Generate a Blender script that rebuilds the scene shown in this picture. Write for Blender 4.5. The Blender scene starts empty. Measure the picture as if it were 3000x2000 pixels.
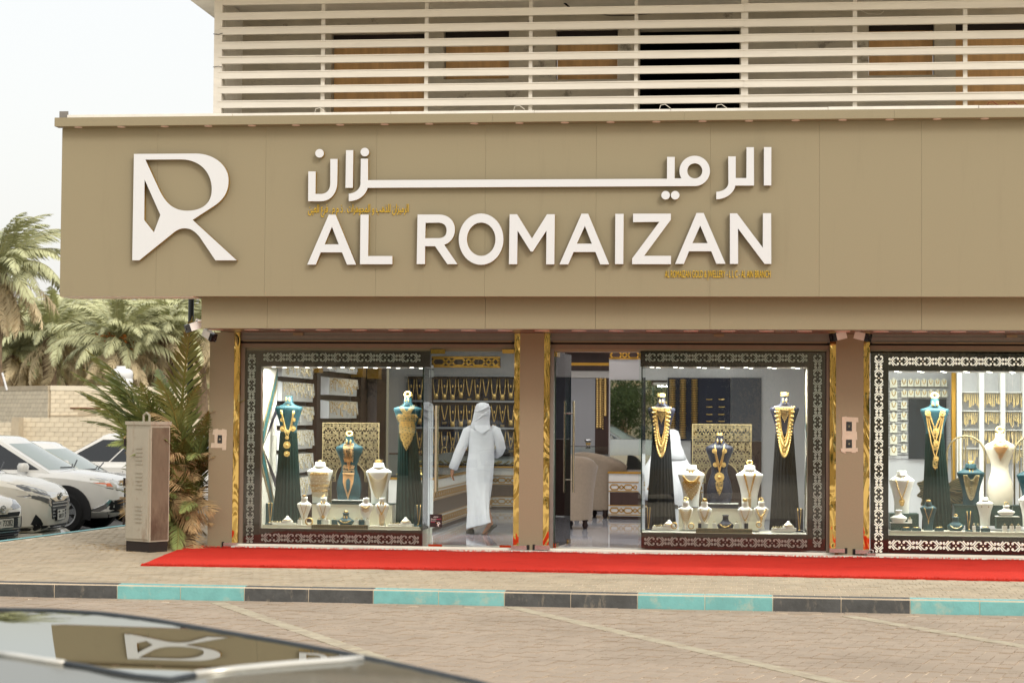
import bpy, math, random
from mathutils import Vector, Matrix, noise
PI=math.pi; rad=math.radians
sc=bpy.context.scene; COL=sc.collection
# ---------------------------------------------------------------- camera
YAW,PITCH,ROLL=rad(-6.7387),rad(2.1266),rad(.4424); FPX=5833.3
CAM=Vector((2.738,-23.17,1.59))
_F=Vector((math.sin(YAW)*math.cos(PITCH),math.cos(YAW)*math.cos(PITCH),math.sin(PITCH)))
_R0=Vector((math.cos(YAW),-math.sin(YAW),0)); _U0=_R0.cross(_F)
_R=_R0*math.cos(ROLL)+_U0*math.sin(ROLL); _U=_U0*math.cos(ROLL)-_R0*math.sin(ROLL)
cd=bpy.data.cameras.new('camera'); cam=bpy.data.objects.new('camera',cd); COL.objects.link(cam)
cd.lens=70; cd.sensor_width=36; cd.clip_start=.05; cd.clip_end=3000
M=Matrix.Identity(4)
for i in range(3): M[i][0]=_R[i]; M[i][1]=_U[i]; M[i][2]=-_F[i]; M[i][3]=CAM[i]
cam.matrix_world=M; sc.camera=cam
cd.dof.use_dof=True; cd.dof.focus_distance=23.3; cd.dof.aperture_fstop=5.0
# ---------------------------------------------------------------- world, sun, exposure
SUN_EL,SUN_AZ=34,35          # elevation; azimuth to the right of the facade normal
wd=bpy.data.worlds.new('World'); sc.world=wd; wd.use_nodes=True
nt=wd.node_tree; nt.nodes.clear()
sky=nt.nodes.new('ShaderNodeTexSky'); sky.sky_type='NISHITA'; sky.sun_disc=False
sky.sun_elevation=rad(SUN_EL); sky.sun_rotation=rad(180-SUN_AZ); sky.dust_density=6; sky.air_density=1.2; sky.ozone_density=.6
bg=nt.nodes.new('ShaderNodeBackground'); bg.inputs[1].default_value=.05
veil=nt.nodes.new('ShaderNodeBackground'); veil.inputs[0].default_value=(1,.985,.955,1); veil.inputs[1].default_value=.84
ad=nt.nodes.new('ShaderNodeAddShader'); wo=nt.nodes.new('ShaderNodeOutputWorld')
nt.links.new(sky.outputs[0],bg.inputs[0]); nt.links.new(bg.outputs[0],ad.inputs[0]); nt.links.new(veil.outputs[0],ad.inputs[1]); nt.links.new(ad.outputs[0],wo.inputs[0])
sd=bpy.data.lights.new('sun','SUN'); sd.energy=1.05; sd.angle=rad(15); sd.color=(1,.995,.985)
sun=bpy.data.objects.new('sun',sd); COL.objects.link(sun)
_e,_a=rad(SUN_EL),rad(SUN_AZ)
TOSUN=Vector((math.sin(_a)*math.cos(_e),-math.cos(_a)*math.cos(_e),math.sin(_e)))
sun.rotation_euler=TOSUN.to_track_quat('Z','Y').to_euler(); sun.location=(10,-20,20)
sc.view_settings.view_transform='Standard'; sc.view_settings.look='None'; sc.view_settings.exposure=0; sc.view_settings.gamma=1
sc.cycles.use_denoising=True; sc.cycles.max_bounces=9; sc.cycles.transparent_max_bounces=24; sc.cycles.glossy_bounces=5
sc.cycles.sample_clamp_indirect=6; sc.cycles.caustics_reflective=False; sc.cycles.caustics_refractive=False
# ---------------------------------------------------------------- pixel -> place on a plane
def ray(x,y): return _F*FPX+_R*(x-1500)+_U*(1000-y)
def P(x,y,Y):
    d=ray(x,y); return CAM+d*((Y-CAM.y)/d.y)
def G(x,y,z=0.):
    d=ray(x,y); return CAM+d*((z-CAM.z)/d.z)
def PX(x,Y,y=1300): return P(x,y,Y).x
def PZ(y,Y,x=1500): return P(x,y,Y).z
# ---------------------------------------------------------------- materials
def lin(c): return tuple((v/255/12.92 if v/255<=.04045 else ((v/255+.055)/1.055)**2.4) for v in c)
MATS={}
def mat(name,c,rough=.6,metal=0.,var=.0,vs=4.,bump=0.,bs=40.,spec=.5,coat=0.,emit=None,es=0.,alpha=1.,trans=0.,c2=None,vstretch=None,sheen=0.,ior=1.45):
    if name in MATS: return MATS[name]
    m=bpy.data.materials.new(name); m.use_nodes=True; n=m.node_tree; b=n.nodes['Principled BSDF']; MATS[name]=m
    L=lin(c); I=b.inputs
    I['Base Color'].default_value=(*L,1); I['Roughness'].default_value=rough; I['Metallic'].default_value=metal
    I['Specular IOR Level'].default_value=spec; I['Coat Weight'].default_value=coat; I['Coat Roughness'].default_value=.05; I['IOR'].default_value=ior
    I['Transmission Weight'].default_value=trans; I['Alpha'].default_value=alpha
    if sheen: I['Sheen Weight'].default_value=sheen
    if emit: I['Emission Color'].default_value=(*lin(emit),1); I['Emission Strength'].default_value=es
    tc=None
    def coord(stretch):
        t=n.nodes.new('ShaderNodeTexCoord'); mp=n.nodes.new('ShaderNodeMapping'); n.links.new(t.outputs['Object'],mp.inputs[0])
        if stretch: mp.inputs['Scale'].default_value=stretch
        return mp.outputs[0]
    if var or c2:
        nz=n.nodes.new('ShaderNodeTexNoise'); nz.inputs['Scale'].default_value=vs; nz.inputs['Detail'].default_value=6; nz.inputs['Roughness'].default_value=.62
        n.links.new(coord(vstretch),nz.inputs['Vector'])
        cr=n.nodes.new('ShaderNodeValToRGB'); lo=lin(c2) if c2 else tuple(v*(1-var) for v in L); hi=L if c2 else tuple(min(1,v*(1+var)) for v in L)
        cr.color_ramp.elements[0].position=.36; cr.color_ramp.elements[1].position=.64
        cr.color_ramp.elements[0].color=(*lo,1); cr.color_ramp.elements[1].color=(*hi,1)
        n.links.new(nz.outputs['Fac'],cr.inputs[0]); n.links.new(cr.outputs[0],I['Base Color'])
    if bump:
        nb=n.nodes.new('ShaderNodeTexNoise'); nb.inputs['Scale'].default_value=bs; nb.inputs['Detail'].default_value=4
        n.links.new(coord(vstretch),nb.inputs['Vector'])
        bp=n.nodes.new('ShaderNodeBump'); bp.inputs['Strength'].default_value=min(1,bump); bp.inputs['Distance'].default_value=.01 if bump<=1 else .01*bump
        n.links.new(nb.outputs['Fac'],bp.inputs['Height']); n.links.new(bp.outputs[0],I['Normal'])
    return m
def stain(m,c,scale=3.,lo=.55,hi=.75,stretch=(1,1,1),amt=1.):
    """mix a second colour over the material in noise patches (dirt, wear)"""
    n=m.node_tree; b=n.nodes['Principled BSDF']; I=b.inputs['Base Color']
    t=n.nodes.new('ShaderNodeTexCoord'); mp=n.nodes.new('ShaderNodeMapping'); mp.inputs['Scale'].default_value=stretch; n.links.new(t.outputs['Object'],mp.inputs[0])
    nz=n.nodes.new('ShaderNodeTexNoise'); nz.inputs['Scale'].default_value=scale; nz.inputs['Detail'].default_value=8; nz.inputs['Roughness'].default_value=.7; n.links.new(mp.outputs[0],nz.inputs['Vector'])
    mr=n.nodes.new('ShaderNodeMapRange'); mr.inputs[1].default_value=lo; mr.inputs[2].default_value=hi; mr.inputs[4].default_value=amt; n.links.new(nz.outputs['Fac'],mr.inputs[0])
    mx=n.nodes.new('ShaderNodeMix'); mx.data_type='RGBA'; mx.inputs[7].default_value=(*lin(c),1)
    if I.is_linked: n.links.new(I.links[0].from_socket,mx.inputs[6])
    else: mx.inputs[6].default_value=I.default_value
    n.links.new(mr.outputs[0],mx.inputs[0]); n.links.new(mx.outputs[2],I)
    return m
def rand_tint(m,amt=.18):
    """each object with this material gets its own slight brightness"""
    n=m.node_tree; b=n.nodes['Principled BSDF']; I=b.inputs['Base Color']
    oi=n.nodes.new('ShaderNodeObjectInfo'); mr=n.nodes.new('ShaderNodeMapRange'); mr.inputs[3].default_value=1-amt; mr.inputs[4].default_value=1+amt
    n.links.new(oi.outputs['Random'],mr.inputs[0]); hs=n.nodes.new('ShaderNodeHueSaturation')
    if I.is_linked: n.links.new(I.links[0].from_socket,hs.inputs['Color'])
    else: hs.inputs['Color'].default_value=I.default_value
    n.links.new(mr.outputs[0],hs.inputs['Value']); n.links.new(hs.outputs[0],I); return m
# ---------------------------------------------------------------- mesh builder (world coordinates)
W={}
class MB:
    def __init__(s): s.v=[]; s.f=[]; s.m=[]; s.mi=0
    def add(s,vs,fs):
        o=len(s.v); s.v+= [tuple(p) for p in vs]; s.f+=[tuple(i+o for i in f) for f in fs]; s.m+=[s.mi]*len(fs); return s
    def box(s,x0,x1,y0,y1,z0,z1,T=None,nobottom=False):
        vs=[(x,y,z) for z in (z0,z1) for y in (y0,y1) for x in (x0,x1)]
        if T is not None: vs=[T@Vector(p) for p in vs]
        fs=[(4,5,7,6),(0,1,5,4),(1,3,7,5),(3,2,6,7),(2,0,4,6)]
        if not nobottom: fs.append((0,2,3,1))
        return s.add(vs,fs)
    def quad(s,a,b,c,d): return s.add([a,b,c,d],[(0,1,2,3)])
    def loft(s,rings,cap=True,closed=True):
        n=len(rings[0]); o=[p for r in rings for p in r]; fs=[]
        for i in range(len(rings)-1):
            for j in range(n if closed else n-1):
                k=(j+1)%n; fs.append((i*n+j,i*n+k,(i+1)*n+k,(i+1)*n+j))
        if cap and closed: fs.append(tuple(range(n-1,-1,-1))); fs.append(tuple((len(rings)-1)*n+j for j in range(n)))
        return s.add(o,fs)
    def tube(s,pts,r,n=6,cap=True):
        pts=[Vector(p) for p in pts]; rings=[]
        rr=r if isinstance(r,(list,tuple)) else [r]*len(pts)
        u=None
        for i,p in enumerate(pts):
            t=(pts[min(i+1,len(pts)-1)]-pts[max(i-1,0)]); t=t.normalized() if t.length>1e-9 else Vector((0,0,1))
            if u is None: u=t.cross(Vector((0,0,1))) if abs(t.z)<.9 else t.cross(Vector((1,0,0)))
            u=(u-t*u.dot(t)); u=u.normalized() if u.length>1e-9 else t.orthogonal().normalized(); w=t.cross(u)
            rings.append([p+(u*math.cos(2*PI*k/n)+w*math.sin(2*PI*k/n))*rr[i] for k in range(n)])
        return s.loft(rings,cap)
    def cyl(s,a,b,r,n=12,r2=None): return s.tube([a,b],[r,r if r2 is None else r2],n)
    def ball(s,c,rx,ry=None,rz=None,n=8,m=5):
        ry=rx if ry is None else ry; rz=rx if rz is None else rz; c=Vector(c)
        rings=[[c+Vector((rx*math.sin(PI*i/m)*math.cos(2*PI*j/n),ry*math.sin(PI*i/m)*math.sin(2*PI*j/n),-rz*math.cos(PI*i/m))) for j in range(n)] for i in range(1,m)]
        o=len(s.v); s.loft(rings,False); s.add([c-Vector((0,0,rz)),c+Vector((0,0,rz))],[])
        b=len(s.v)-2
        for j in range(n):
            k=(j+1)%n; s.f.append((b,o+k,o+j)); s.f.append((b+1,o+(m-2)*n+j,o+(m-2)*n+k)); s.m+=[s.mi]*2
        return s
    def ell(s,secs,n=16,c=(0,0)):
        """stack of horizontal ellipses (z,rx,ry[,dx,dy])"""
        rings=[]
        for q in secs:
            z,rx,ry=q[:3]; dx,dy=(q[3],q[4]) if len(q)>3 else (0,0)
            rings.append([(c[0]+dx+rx*math.cos(2*PI*k/n),c[1]+dy+ry*math.sin(2*PI*k/n),z) for k in range(n)])
        return s.loft(rings)
    def ribbon(s,pts,w,y0,y1):
        """flat stroke in the facade plane: pts (x,z), width w (or list), from y0 to y1"""
        pts=[Vector(p) for p in pts]; n=len(pts); ww=w if isinstance(w,(list,tuple)) else [w]*n; L=[]; Rr=[]
        for i,p in enumerate(pts):
            t=pts[min(i+1,n-1)]-pts[max(i-1,0)]; t=t.normalized() if t.length>0 else Vector((1,0)); q=Vector((-t.y,t.x))*ww[i]*.5
            L.append(p+q); Rr.append(p-q)
        rings=[[(l.x,y0,l.y),(r.x,y0,r.y),(r.x,y1,r.y),(l.x,y1,l.y)] for l,r in zip(L,Rr)]
        return s.loft(rings)
    def build(s,name,mats,parent=None,smooth=False,local=False,loc=None):
        me=bpy.data.meshes.new(name)
        vs=s.v
        if parent is not None and not local:
            iw=W[parent.name].inverted(); vs=[iw@Vector(p) for p in vs]
        elif loc is not None: vs=[Vector(p)-Vector(loc) for p in vs]
        me.from_pydata([tuple(p) for p in vs],[],s.f)
        for m in (mats if isinstance(mats,(list,tuple)) else [mats]): me.materials.append(m)
        if max(s.m,default=0)>0: me.polygons.foreach_set('material_index',s.m)
        if smooth: me.polygons.foreach_set('use_smooth',[True]*len(s.f))
        me.update(); return obj(name,me,parent,loc)
def obj(name,me,parent=None,loc=None,M=None):
    o=bpy.data.objects.new(name,me); COL.objects.link(o)
    if parent is not None: o.parent=parent
    L=M if M is not None else Matrix.Translation(Vector(loc)) if loc is not None else Matrix.Identity(4)
    o.matrix_local=L; W[o.name]=(W[parent.name] if parent is not None else Matrix.Identity(4))@L
    return o
def tag(o,label=None,cat=None,group=None,kind=None):
    for k,v in (('label',label),('category',cat),('group',group),('kind',kind)):
        if v: o[k]=v
    return o
def thing(name,label,cat,loc=(0,0,0),rz=0.,group=None):
    o=obj(name,None,M=Matrix.Translation(Vector(loc))@Matrix.Rotation(rz,4,'Z')); o.empty_display_size=.1
    return tag(o,label,cat,group)
def struct(o): return tag(o,kind='structure')
def box(name,b,m,parent=None,**k): return MB().box(*b).build(name,m,parent,**k)
def autosmooth(o,ang=40):
    me=o.data; me.polygons.foreach_set('use_smooth',[True]*len(me.polygons))
    try: me.set_sharp_from_angle(angle=rad(ang))
    except Exception: pass
    return o
def dup(root,M=None,label=None,group=None):
    def cp(o,parent):
        c=o.copy(); COL.objects.link(c)
        if parent is not None: c.parent=parent
        W[c.name]=(W[parent.name] if parent is not None else Matrix.Identity(4))@c.matrix_local if parent is not None else W[o.name]
        for ch in KIDS(o): cp(ch,c)
        return c
    r=cp(root,None)
    if M is not None: r.matrix_local=M; W[r.name]=M
    if label: r['label']=label
    if group: r['group']=group
    return r
def KIDS(o): return list(o.children)
def ext2d(name,loops,Y,depth,m,parent=None,bez=None):
    """outline loops (lists of (x,z)), holes by even-odd, extruded from plane Y back by depth"""
    cu=bpy.data.curves.new(name,'CURVE'); cu.dimensions='2D'; cu.fill_mode='BOTH'; cu.extrude=depth/2
    for lp in loops:
        s=cu.splines.new('POLY'); s.points.add(len(lp)-1)
        for i,p in enumerate(lp): s.points[i].co=(p[0],p[1],0,1)
        s.use_cyclic_u=True
    return curve_to(cu,name,m,parent,lambda p:(p[0],Y+depth/2-p[2],p[1]))
def curve_to(cu,name,m,parent,fn):
    t=bpy.data.objects.new('t',cu); COL.objects.link(t); dg=bpy.context.evaluated_depsgraph_get(); dg.update()
    me=bpy.data.meshes.new_from_object(t.evaluated_get(dg)); bpy.data.objects.remove(t); bpy.data.curves.remove(cu)
    iw=W[parent.name].inverted() if parent is not None else Matrix.Identity(4)
    for v in me.vertices: v.co=iw@Vector(fn(v.co))
    me.name=name; me.materials.clear()
    for q in (m if isinstance(m,(list,tuple)) else [m]): me.materials.append(q)
    me.update(); return obj(name,me,parent)
def text(name,s,size,at,m,parent=None,width=None,depth=.002,right=(1,0,0),up=(0,0,1),align='CENTER',extr=None):
    cu=bpy.data.curves.new(name,'FONT'); cu.body=s; cu.size=size; cu.align_x=align; cu.align_y='CENTER'; cu.extrude=depth; cu.resolution_u=3
    t=bpy.data.objects.new('t',cu); COL.objects.link(t); dg=bpy.context.evaluated_depsgraph_get(); dg.update()
    me=bpy.data.meshes.new_from_object(t.evaluated_get(dg)); bpy.data.objects.remove(t); bpy.data.curves.remove(cu)
    r=Vector(right).normalized(); u=Vector(up).normalized(); nrm=r.cross(u)
    xs=[v.co.x for v in me.vertices] or [0,1]; k=1.
    if width: k=width/max(1e-6,max(xs)-min(xs)); 
    cx=(max(xs)+min(xs))/2 if (width and align=='CENTER') else 0
    iw=W[parent.name].inverted() if parent is not None else Matrix.Identity(4)
    for v in me.vertices: v.co=iw@(Vector(at)+r*(v.co.x-cx)*k+u*v.co.y+nrm*v.co.z)
    me.materials.clear(); me.materials.append(m); me.update(); return obj(name,me,parent)
def bez(p0,p1,p2,p3,n=10): return [tuple((1-t)**3*a+3*(1-t)**2*t*b+3*(1-t)*t*t*c+t**3*d for a,b,c,d in zip(p0,p1,p2,p3)) for t in [i/n for i in range(1,n+1)]]
def arc(cx,cz,r,a0,a1,n=16,rz=None): 
    rz=r if rz is None else rz
    return [(cx+r*math.cos(rad(a0+(a1-a0)*i/n)),cz+rz*math.sin(rad(a0+(a1-a0)*i/n))) for i in range(n+1)]
rng=random.Random(5)
# ================================================================ materials
m_tan=mat('tan_cladding',(148,138,112),rough=.5,var=.025,vs=90,bump=.05,bs=250,spec=.35)
m_pillar=mat('pillar_cladding',(148,137,112),rough=.45,var=.03,vs=60,bump=.05,bs=250,spec=.35)
stain(m_tan,(112,104,84),scale=2.2,lo=.56,hi=.8,stretch=(2.2,1,.25),amt=.22)
m_white=mat('sign_white',(216,219,222),rough=.45)
m_brass=mat('brass_return',(206,170,96),rough=.35,metal=.8)
m_goldflat=mat('gold_letter',(222,184,62),rough=.35,metal=.4)
m_slat=mat('painted_slat',(216,211,200),rough=.7,var=.05,vs=5,bump=.1,bs=30,vstretch=(.3,1,3))
stain(m_slat,(150,140,122),scale=4,lo=.62,hi=.8,stretch=(.6,1,6),amt=.55)
m_ledge=mat('white_ledge',(240,236,226),rough=.8,var=.05,vs=6)
m_plaster=mat('grey_plaster',(188,180,163),rough=.9,var=.10,vs=2.2,bump=.3,bs=25)
stain(m_plaster,(120,112,100),scale=2.1,lo=.6,hi=.66,amt=.8)
m_ply=mat('plywood',(206,164,112),rough=.75,var=.14,vs=3,vstretch=(3,1,.5))
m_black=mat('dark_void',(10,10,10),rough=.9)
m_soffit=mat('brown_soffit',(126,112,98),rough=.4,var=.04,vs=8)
m_pinkdisc=mat('frosted_lamp_disc',(246,222,214),rough=.35)
m_steel=mat('shutter_steel',(134,130,124),rough=.5,metal=.3,var=.06,vs=6)
m_dark=mat('dark_gap',(40,32,28),rough=.8)
m_beam=mat('beam_brown',(130,117,100),rough=.5,var=.05,vs=10)
m_marble=mat('white_marble',(228,224,212),rough=.3,var=.05,vs=3)
# gold mirror cladding with wavy sheet
m_gold=mat('gold_mirror',(230,200,126),rough=.05,metal=1.)
def _goldwave():
    n=m_gold.node_tree; b=n.nodes['Principled BSDF']
    t=n.nodes.new('ShaderNodeTexCoord'); mp=n.nodes.new('ShaderNodeMapping'); mp.inputs['Scale'].default_value=(5,5,1.6); n.links.new(t.outputs['Object'],mp.inputs[0])
    nz=n.nodes.new('ShaderNodeTexNoise'); nz.inputs['Scale'].default_value=1.3; nz.inputs['Detail'].default_value=1.5; nz.inputs['Distortion'].default_value=1.2; n.links.new(mp.outputs[0],nz.inputs['Vector'])
    bp=n.nodes.new('ShaderNodeBump'); bp.inputs['Strength'].default_value=.4; bp.inputs['Distance'].default_value=.05
    n.links.new(nz.outputs['Fac'],bp.inputs['Height']); n.links.new(bp.outputs[0],b.inputs['Normal'])
_goldwave()
m_brick=rand_tint(mat('paving_brick',(180,163,143),rough=.85,var=.06,vs=9,bump=.35,bs=60),.05)
m_brickb=rand_tint(mat('paving_brick_stuff',(180,163,143),rough=.85,var=.07,vs=3.2,bump=.35,bs=60),.02)
for _m in (m_brickb,m_brick): stain(_m,(150,134,116),scale=.6,lo=.46,hi=.75,amt=.7); stain(_m,(104,92,80),scale=1.6,lo=.66,hi=.76,amt=.5); stain(_m,(206,188,166),scale=.9,lo=.56,hi=.8,stretch=(1,2.,1),amt=.45)
m_pave=rand_tint(mat('pavement_brick',(186,170,144),rough=.85,var=.10,vs=7,bump=.35,bs=60),.08)
m_paveb=mat('pavement_brick_stuff',(186,170,144),rough=.85,var=.13,vs=2.6,bump=.35,bs=60)
m_pbrick=mat('painted_brick',(196,186,160),rough=.8,var=.1,vs=6,bump=.3,bs=60)
stain(m_pbrick,(172,156,134),scale=7,lo=.42,hi=.62,amt=.85)
m_sand=mat('sand_joint',(226,210,184),rough=.95,var=.12,vs=1.2,bump=.3,bs=30)
m_ground=mat('sandy_ground',(196,182,156),rough=.95,var=.15,vs=.2,bump=.4,bs=8)
m_asph=mat('parking_asphalt',(92,90,88),rough=.9,var=.15,vs=3,bump=.4,bs=80)
m_teal=mat('teal_paint',(122,184,182),rough=.6,var=.08,vs=7,bump=.3,bs=40)
stain(m_teal,(176,190,174),scale=6,lo=.54,hi=.68,amt=.8); stain(m_teal,(140,126,100),scale=9,lo=.66,hi=.72,stretch=(1.6,1,.6),amt=.9)
m_kblack=mat('black_paint',(80,81,80),rough=.65,var=.2,vs=8,bump=.35,bs=40)
stain(m_kblack,(156,146,128),scale=7,lo=.56,hi=.7,stretch=(1.6,1,.5),amt=.75)
# ================================================================ ground
g=struct(MB().quad((-300,-200,-.62),(300,-200,-.62),(300,500,-.62),(-300,500,-.62)).build('ground',m_ground))
road=struct(MB().quad((-60,-60,-.136),(60,-60,-.136),(60,-5.2,-.136),(-60,-5.2,-.136)).build('road',m_sand))
SKX0,SKY0=-6.40,0.; SKD=Vector((.105,.9945)); # side kerb line
pv=struct(MB().add([(-6.94,-5.06,-.0045),(40,-5.06,-.0045),(40,0,-.0045),(-6.41,0,-.0045),(-3.46,0,-.0045),(-3.46,40,-.0045),(-3.47-.01,40,-.0045),(-5.16,12,-.0045)],[(0,1,2,3),(3,4,5,6,7)]).build('pavement',m_sand))
# cull helper: is the world point inside the picture (with margin)?
def inview(p,m=120):
    q=Vector(p)-CAM; d=q.dot(_F)
    if d<.5: return False
    x=1500+FPX*q.dot(_R)/d; y=1000-FPX*q.dot(_U)/d
    return -m<x<3000+m and -m<y<2000+m
# road bricks: herringbone turned to the bay lines
LA=math.atan2(-3.13,1.86)
LINES=[Vector((-2.084,-5.452)),Vector((.588,-5.343)),Vector((3.573,-5.59))]; LD=Vector((.5,-.866)); LN=Vector((.866,.5))
def on_line(x,y):
    for q in LINES:
        d=(Vector((x,y))-q).dot(LN)
        if -.02<d<.12: return True
    return False
def herring(L,wd_,org,ang,region,zt,h):
    out=[]; ca,sa=math.cos(ang),math.sin(ang)
    for i in range(-90,91):
        for j in range(-90,91):
            t=(i-j)%4
            if t==0: cx,cy,hx,hy=(i+1)*wd_,(j+.5)*wd_,wd_,wd_*.5
            elif t==3: cx,cy,hx,hy=(i+.5)*wd_,(j+1)*wd_,wd_*.5,wd_
            else: continue
            X=org[0]+cx*ca-cy*sa; Y=org[1]+cx*sa+cy*ca
            if region(X,Y): out.append((X,Y,hx,hy))
    return out
def lay(bricks,ang,zt,h,gap,parent,mp_,ms_,mpaint=None,order=None,jit=.004):
    r2=random.Random(3); near=sorted(bricks,key=lambda b:(Vector((b[0],b[1]))-CAM.xy).length)
    vis=[b for b in near if inview((b[0],b[1],zt),0)]; pick=set(id(b) for b in (vis[:300]))
    meshes={}
    mb=MB(); mbp=MB(); ca=Matrix.Rotation(ang,4,'Z')
    for b in bricks:
        x,y,hx,hy=b; dz=r2.uniform(-jit,jit); T=Matrix.Translation((x,y,zt+dz))@ca@Matrix.Rotation(r2.uniform(-.012,.012),4,'X')@Matrix.Rotation(r2.uniform(-.012,.012),4,'Y')
        pt=mpaint and on_line(x,y)
        if id(b) in pick:
            k=(hx>hy,bool(pt))
            if k not in meshes:
                m2=MB(); g_=gap/2; m2.loft([[(-hx+g_,-hy+g_,-h),(hx-g_,-hy+g_,-h),(hx-g_,hy-g_,-h),(-hx+g_,hy-g_,-h)],[(-hx+g_,-hy+g_,-.003),(hx-g_,-hy+g_,-.003),(hx-g_,hy-g_,-.003),(-hx+g_,hy-g_,-.003)],[(-hx+g_+.004,-hy+g_+.004,0),(hx-g_-.004,-hy+g_+.004,0),(hx-g_-.004,hy-g_-.004,0),(-hx+g_+.004,hy-g_-.004,0)]])
                me=bpy.data.meshes.new('brick'); me.from_pydata([tuple(p) for p in m2.v],[],m2.f); me.materials.append(mpaint if pt else mp_); me.update(); meshes[k]=me
            obj('brick',meshes[k],parent,M=T)
        else: (mbp if pt else mb).box(-hx+gap/2,hx-gap/2,-hy+gap/2,hy-gap/2,-h,0,T,nobottom=True)
    o=mb.build('brick_field',ms_,parent); o['kind']='stuff'
    if mbp.f: o=mbp.build('painted_brick_field',mpaint,parent); o['kind']='stuff'
rb=herring(.2,.1,(1.,-8.),LA+PI/4,lambda x,y:-11.2<y<-5.36 and -6<x<8 and inview((x,y,-.13),140),-.13,.02)
lay(rb,LA+PI/4,-.13,.02,.007,road,m_brick,m_brickb)
r9=random.Random(8)
for q in LINES:
    for k in range(34):
        c=q+LD*(k*.2+.1)+LN*.055
        if not inview((c.x,c.y,-.13),150): continue
        T=Matrix.Translation((c.x,c.y,-.1255+r9.uniform(-.001,.001)))@Matrix.Rotation(LA+r9.uniform(-.01,.01),4,'Z'); MB().box(-.097,.097,-.068,.068,-.02,0,T,nobottom=True).build('painted_brick',m_pbrick,road)
# gutter course along the kerb
mbg=MB()
for i in range(75): mbg.box(-8+.2*i+.003,-8+.2*i+.197,-5.355,-5.21,-.15,-.131+rng.uniform(-.002,.002))
o=mbg.build('gutter_course',m_brickb,road); o['kind']='stuff'
def side_ok(x,y): return x>-6.27+.105*y and (x<-3.62 or y<-.02)
pb=[]
for r in range(0,60):
    y=-5.04+r*.2+.1
    if y>7: break
    for i in range(-96,130):
        x=i*.1
        if side_ok(x,y) and inview((x,y,0),60) and not (x>-3.4 and y>-2.65): pb.append((x+(.05 if r%2 else 0),y,.05,.1))
lay(pb,0,0.,.012,.006,pv,m_pave,m_paveb,jit=.002)
# kerb
kerb=struct(box('kerb',(-16,12,-5.193,-5.04,-.3,-.0045),m_sand))
for i in range(-14,24):
    xa=-1.847+.6025*(i); teal=((i//2)%2==1)
    m=m_teal if teal else m_kblack
    mb=MB(); e=.004; xb=xa+.6025
    pr=[(-5.2,-.16),(-5.198,-.02),(-5.18,-.002),(-5.07,.001),(-5.07,-.16)]
    mb.loft([[(xa+e,y,z) for y,z in pr],[(xb-e,y+rng.uniform(-.001,.001),z+rng.uniform(-.0015,.0015)) for y,z in pr]])
    mb.build('kerb_block',m,kerb)
# side kerb (teal, seen almost edge on) and parking floor
mbk=MB()
for i in range(22):
    ya=-1.5+i*.6; yb=ya+.595
    mbk.add([(-6.47+.105*ya,ya,.004),(-6.35+.105*ya,ya,.004),(-6.35+.105*yb,yb,.004),(-6.47+.105*yb,yb,.004),(-6.47+.105*ya,ya,-.5),(-6.47+.105*yb,yb,-.5)],[(0,1,2,3),(4,0,3,5)])
skm=mbk.build('side_kerb',m_teal); struct(skm)
struct(MB().quad((-60,-4,-.56),(-6.2,-4,-.56),(4,90,-.56),(-60,90,-.56)).build('parking_lot',m_asph))
# ================================================================ shop building
bld=thing('shop_building','two storey tan clad jewellery shop building with louvred upper floor','building',(0,0,0))
XR=7.2
# fascia panels with fine joints
jx=[-5.0]+[P(x,800,-1.4).x for x in (457,775,1100,1420,1745,2080,2400,2700)]+[XR]
for a,b in zip(jx[:-1],jx[1:]):
    box('fascia_panel',(a+.0008,b-.0008,-1.4,-1.37,2.90,4.81),m_tan,bld)
box('fascia_core',(-4.995,XR,-1.369,-.98,2.905,4.86),m_tan,bld)
box('sign_soffit',(-4.99,-3.45,-1.385,-.985,2.893,2.904),m_ledge,bld)
# cornice
cx=[-5.04,-.05,2.05,4.3,XR]
for a,b in zip(cx[:-1],cx[1:]): box('cornice_panel',(a+.001,b-.001,-1.55,-1.405,4.81,4.908),m_tan,bld)
for i in range(21):
    x=P(230,372,-1.47).x+i*(P(2885,349,-1.47).x-P(230,372,-1.47).x)/20
    MB().cyl((x,-1.475,4.803),(x,-1.475,4.812),.045,14).build('cornice_downlight',m_pinkdisc,bld)
# lower band and soffit
bx=[-3.42]+[P(x,910,-1.15).x for x in (783,1422,1745,2080,2700)]+[XR]
for a,b in zip(bx[:-1],bx[1:]): box('band_panel',(a+.0015,b-.0015,-1.15,-1.11,2.553,2.9045),m_tan,bld)
box('band_core',(-3.41,XR,-1.109,-1.085,2.556,2.903),m_tan,bld)
box('band_return',(-3.42,-3.411,-1.108,-.0,2.555,2.9045),m_tan,bld)
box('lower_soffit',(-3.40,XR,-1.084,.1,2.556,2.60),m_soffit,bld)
for i in range(22):
    x=P(633,967,-.72).x+i*(P(2921,970,-.72).x-P(633,967,-.72).x)/21
    MB().cyl((x,-.72,2.549),(x,-.72,2.557),.085,18).build('soffit_downlight',m_pinkdisc,bld)
# ledge on top of the cornice
ex=[-4.92,-3.0,-1.2,.4,1.9,3.6,5.2,XR]
for a,b in zip(ex[:-1],ex[1:]): box('ledge_block',(a+.003,b-.003,-1.47+rng.uniform(-.01,.01),-.3,4.86,4.952+rng.uniform(-.006,.006)),m_ledge,bld)
box('metal_bracket',(-5.03,-4.93,-1.42,-1.40,4.9,5.0),m_steel,bld)
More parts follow.
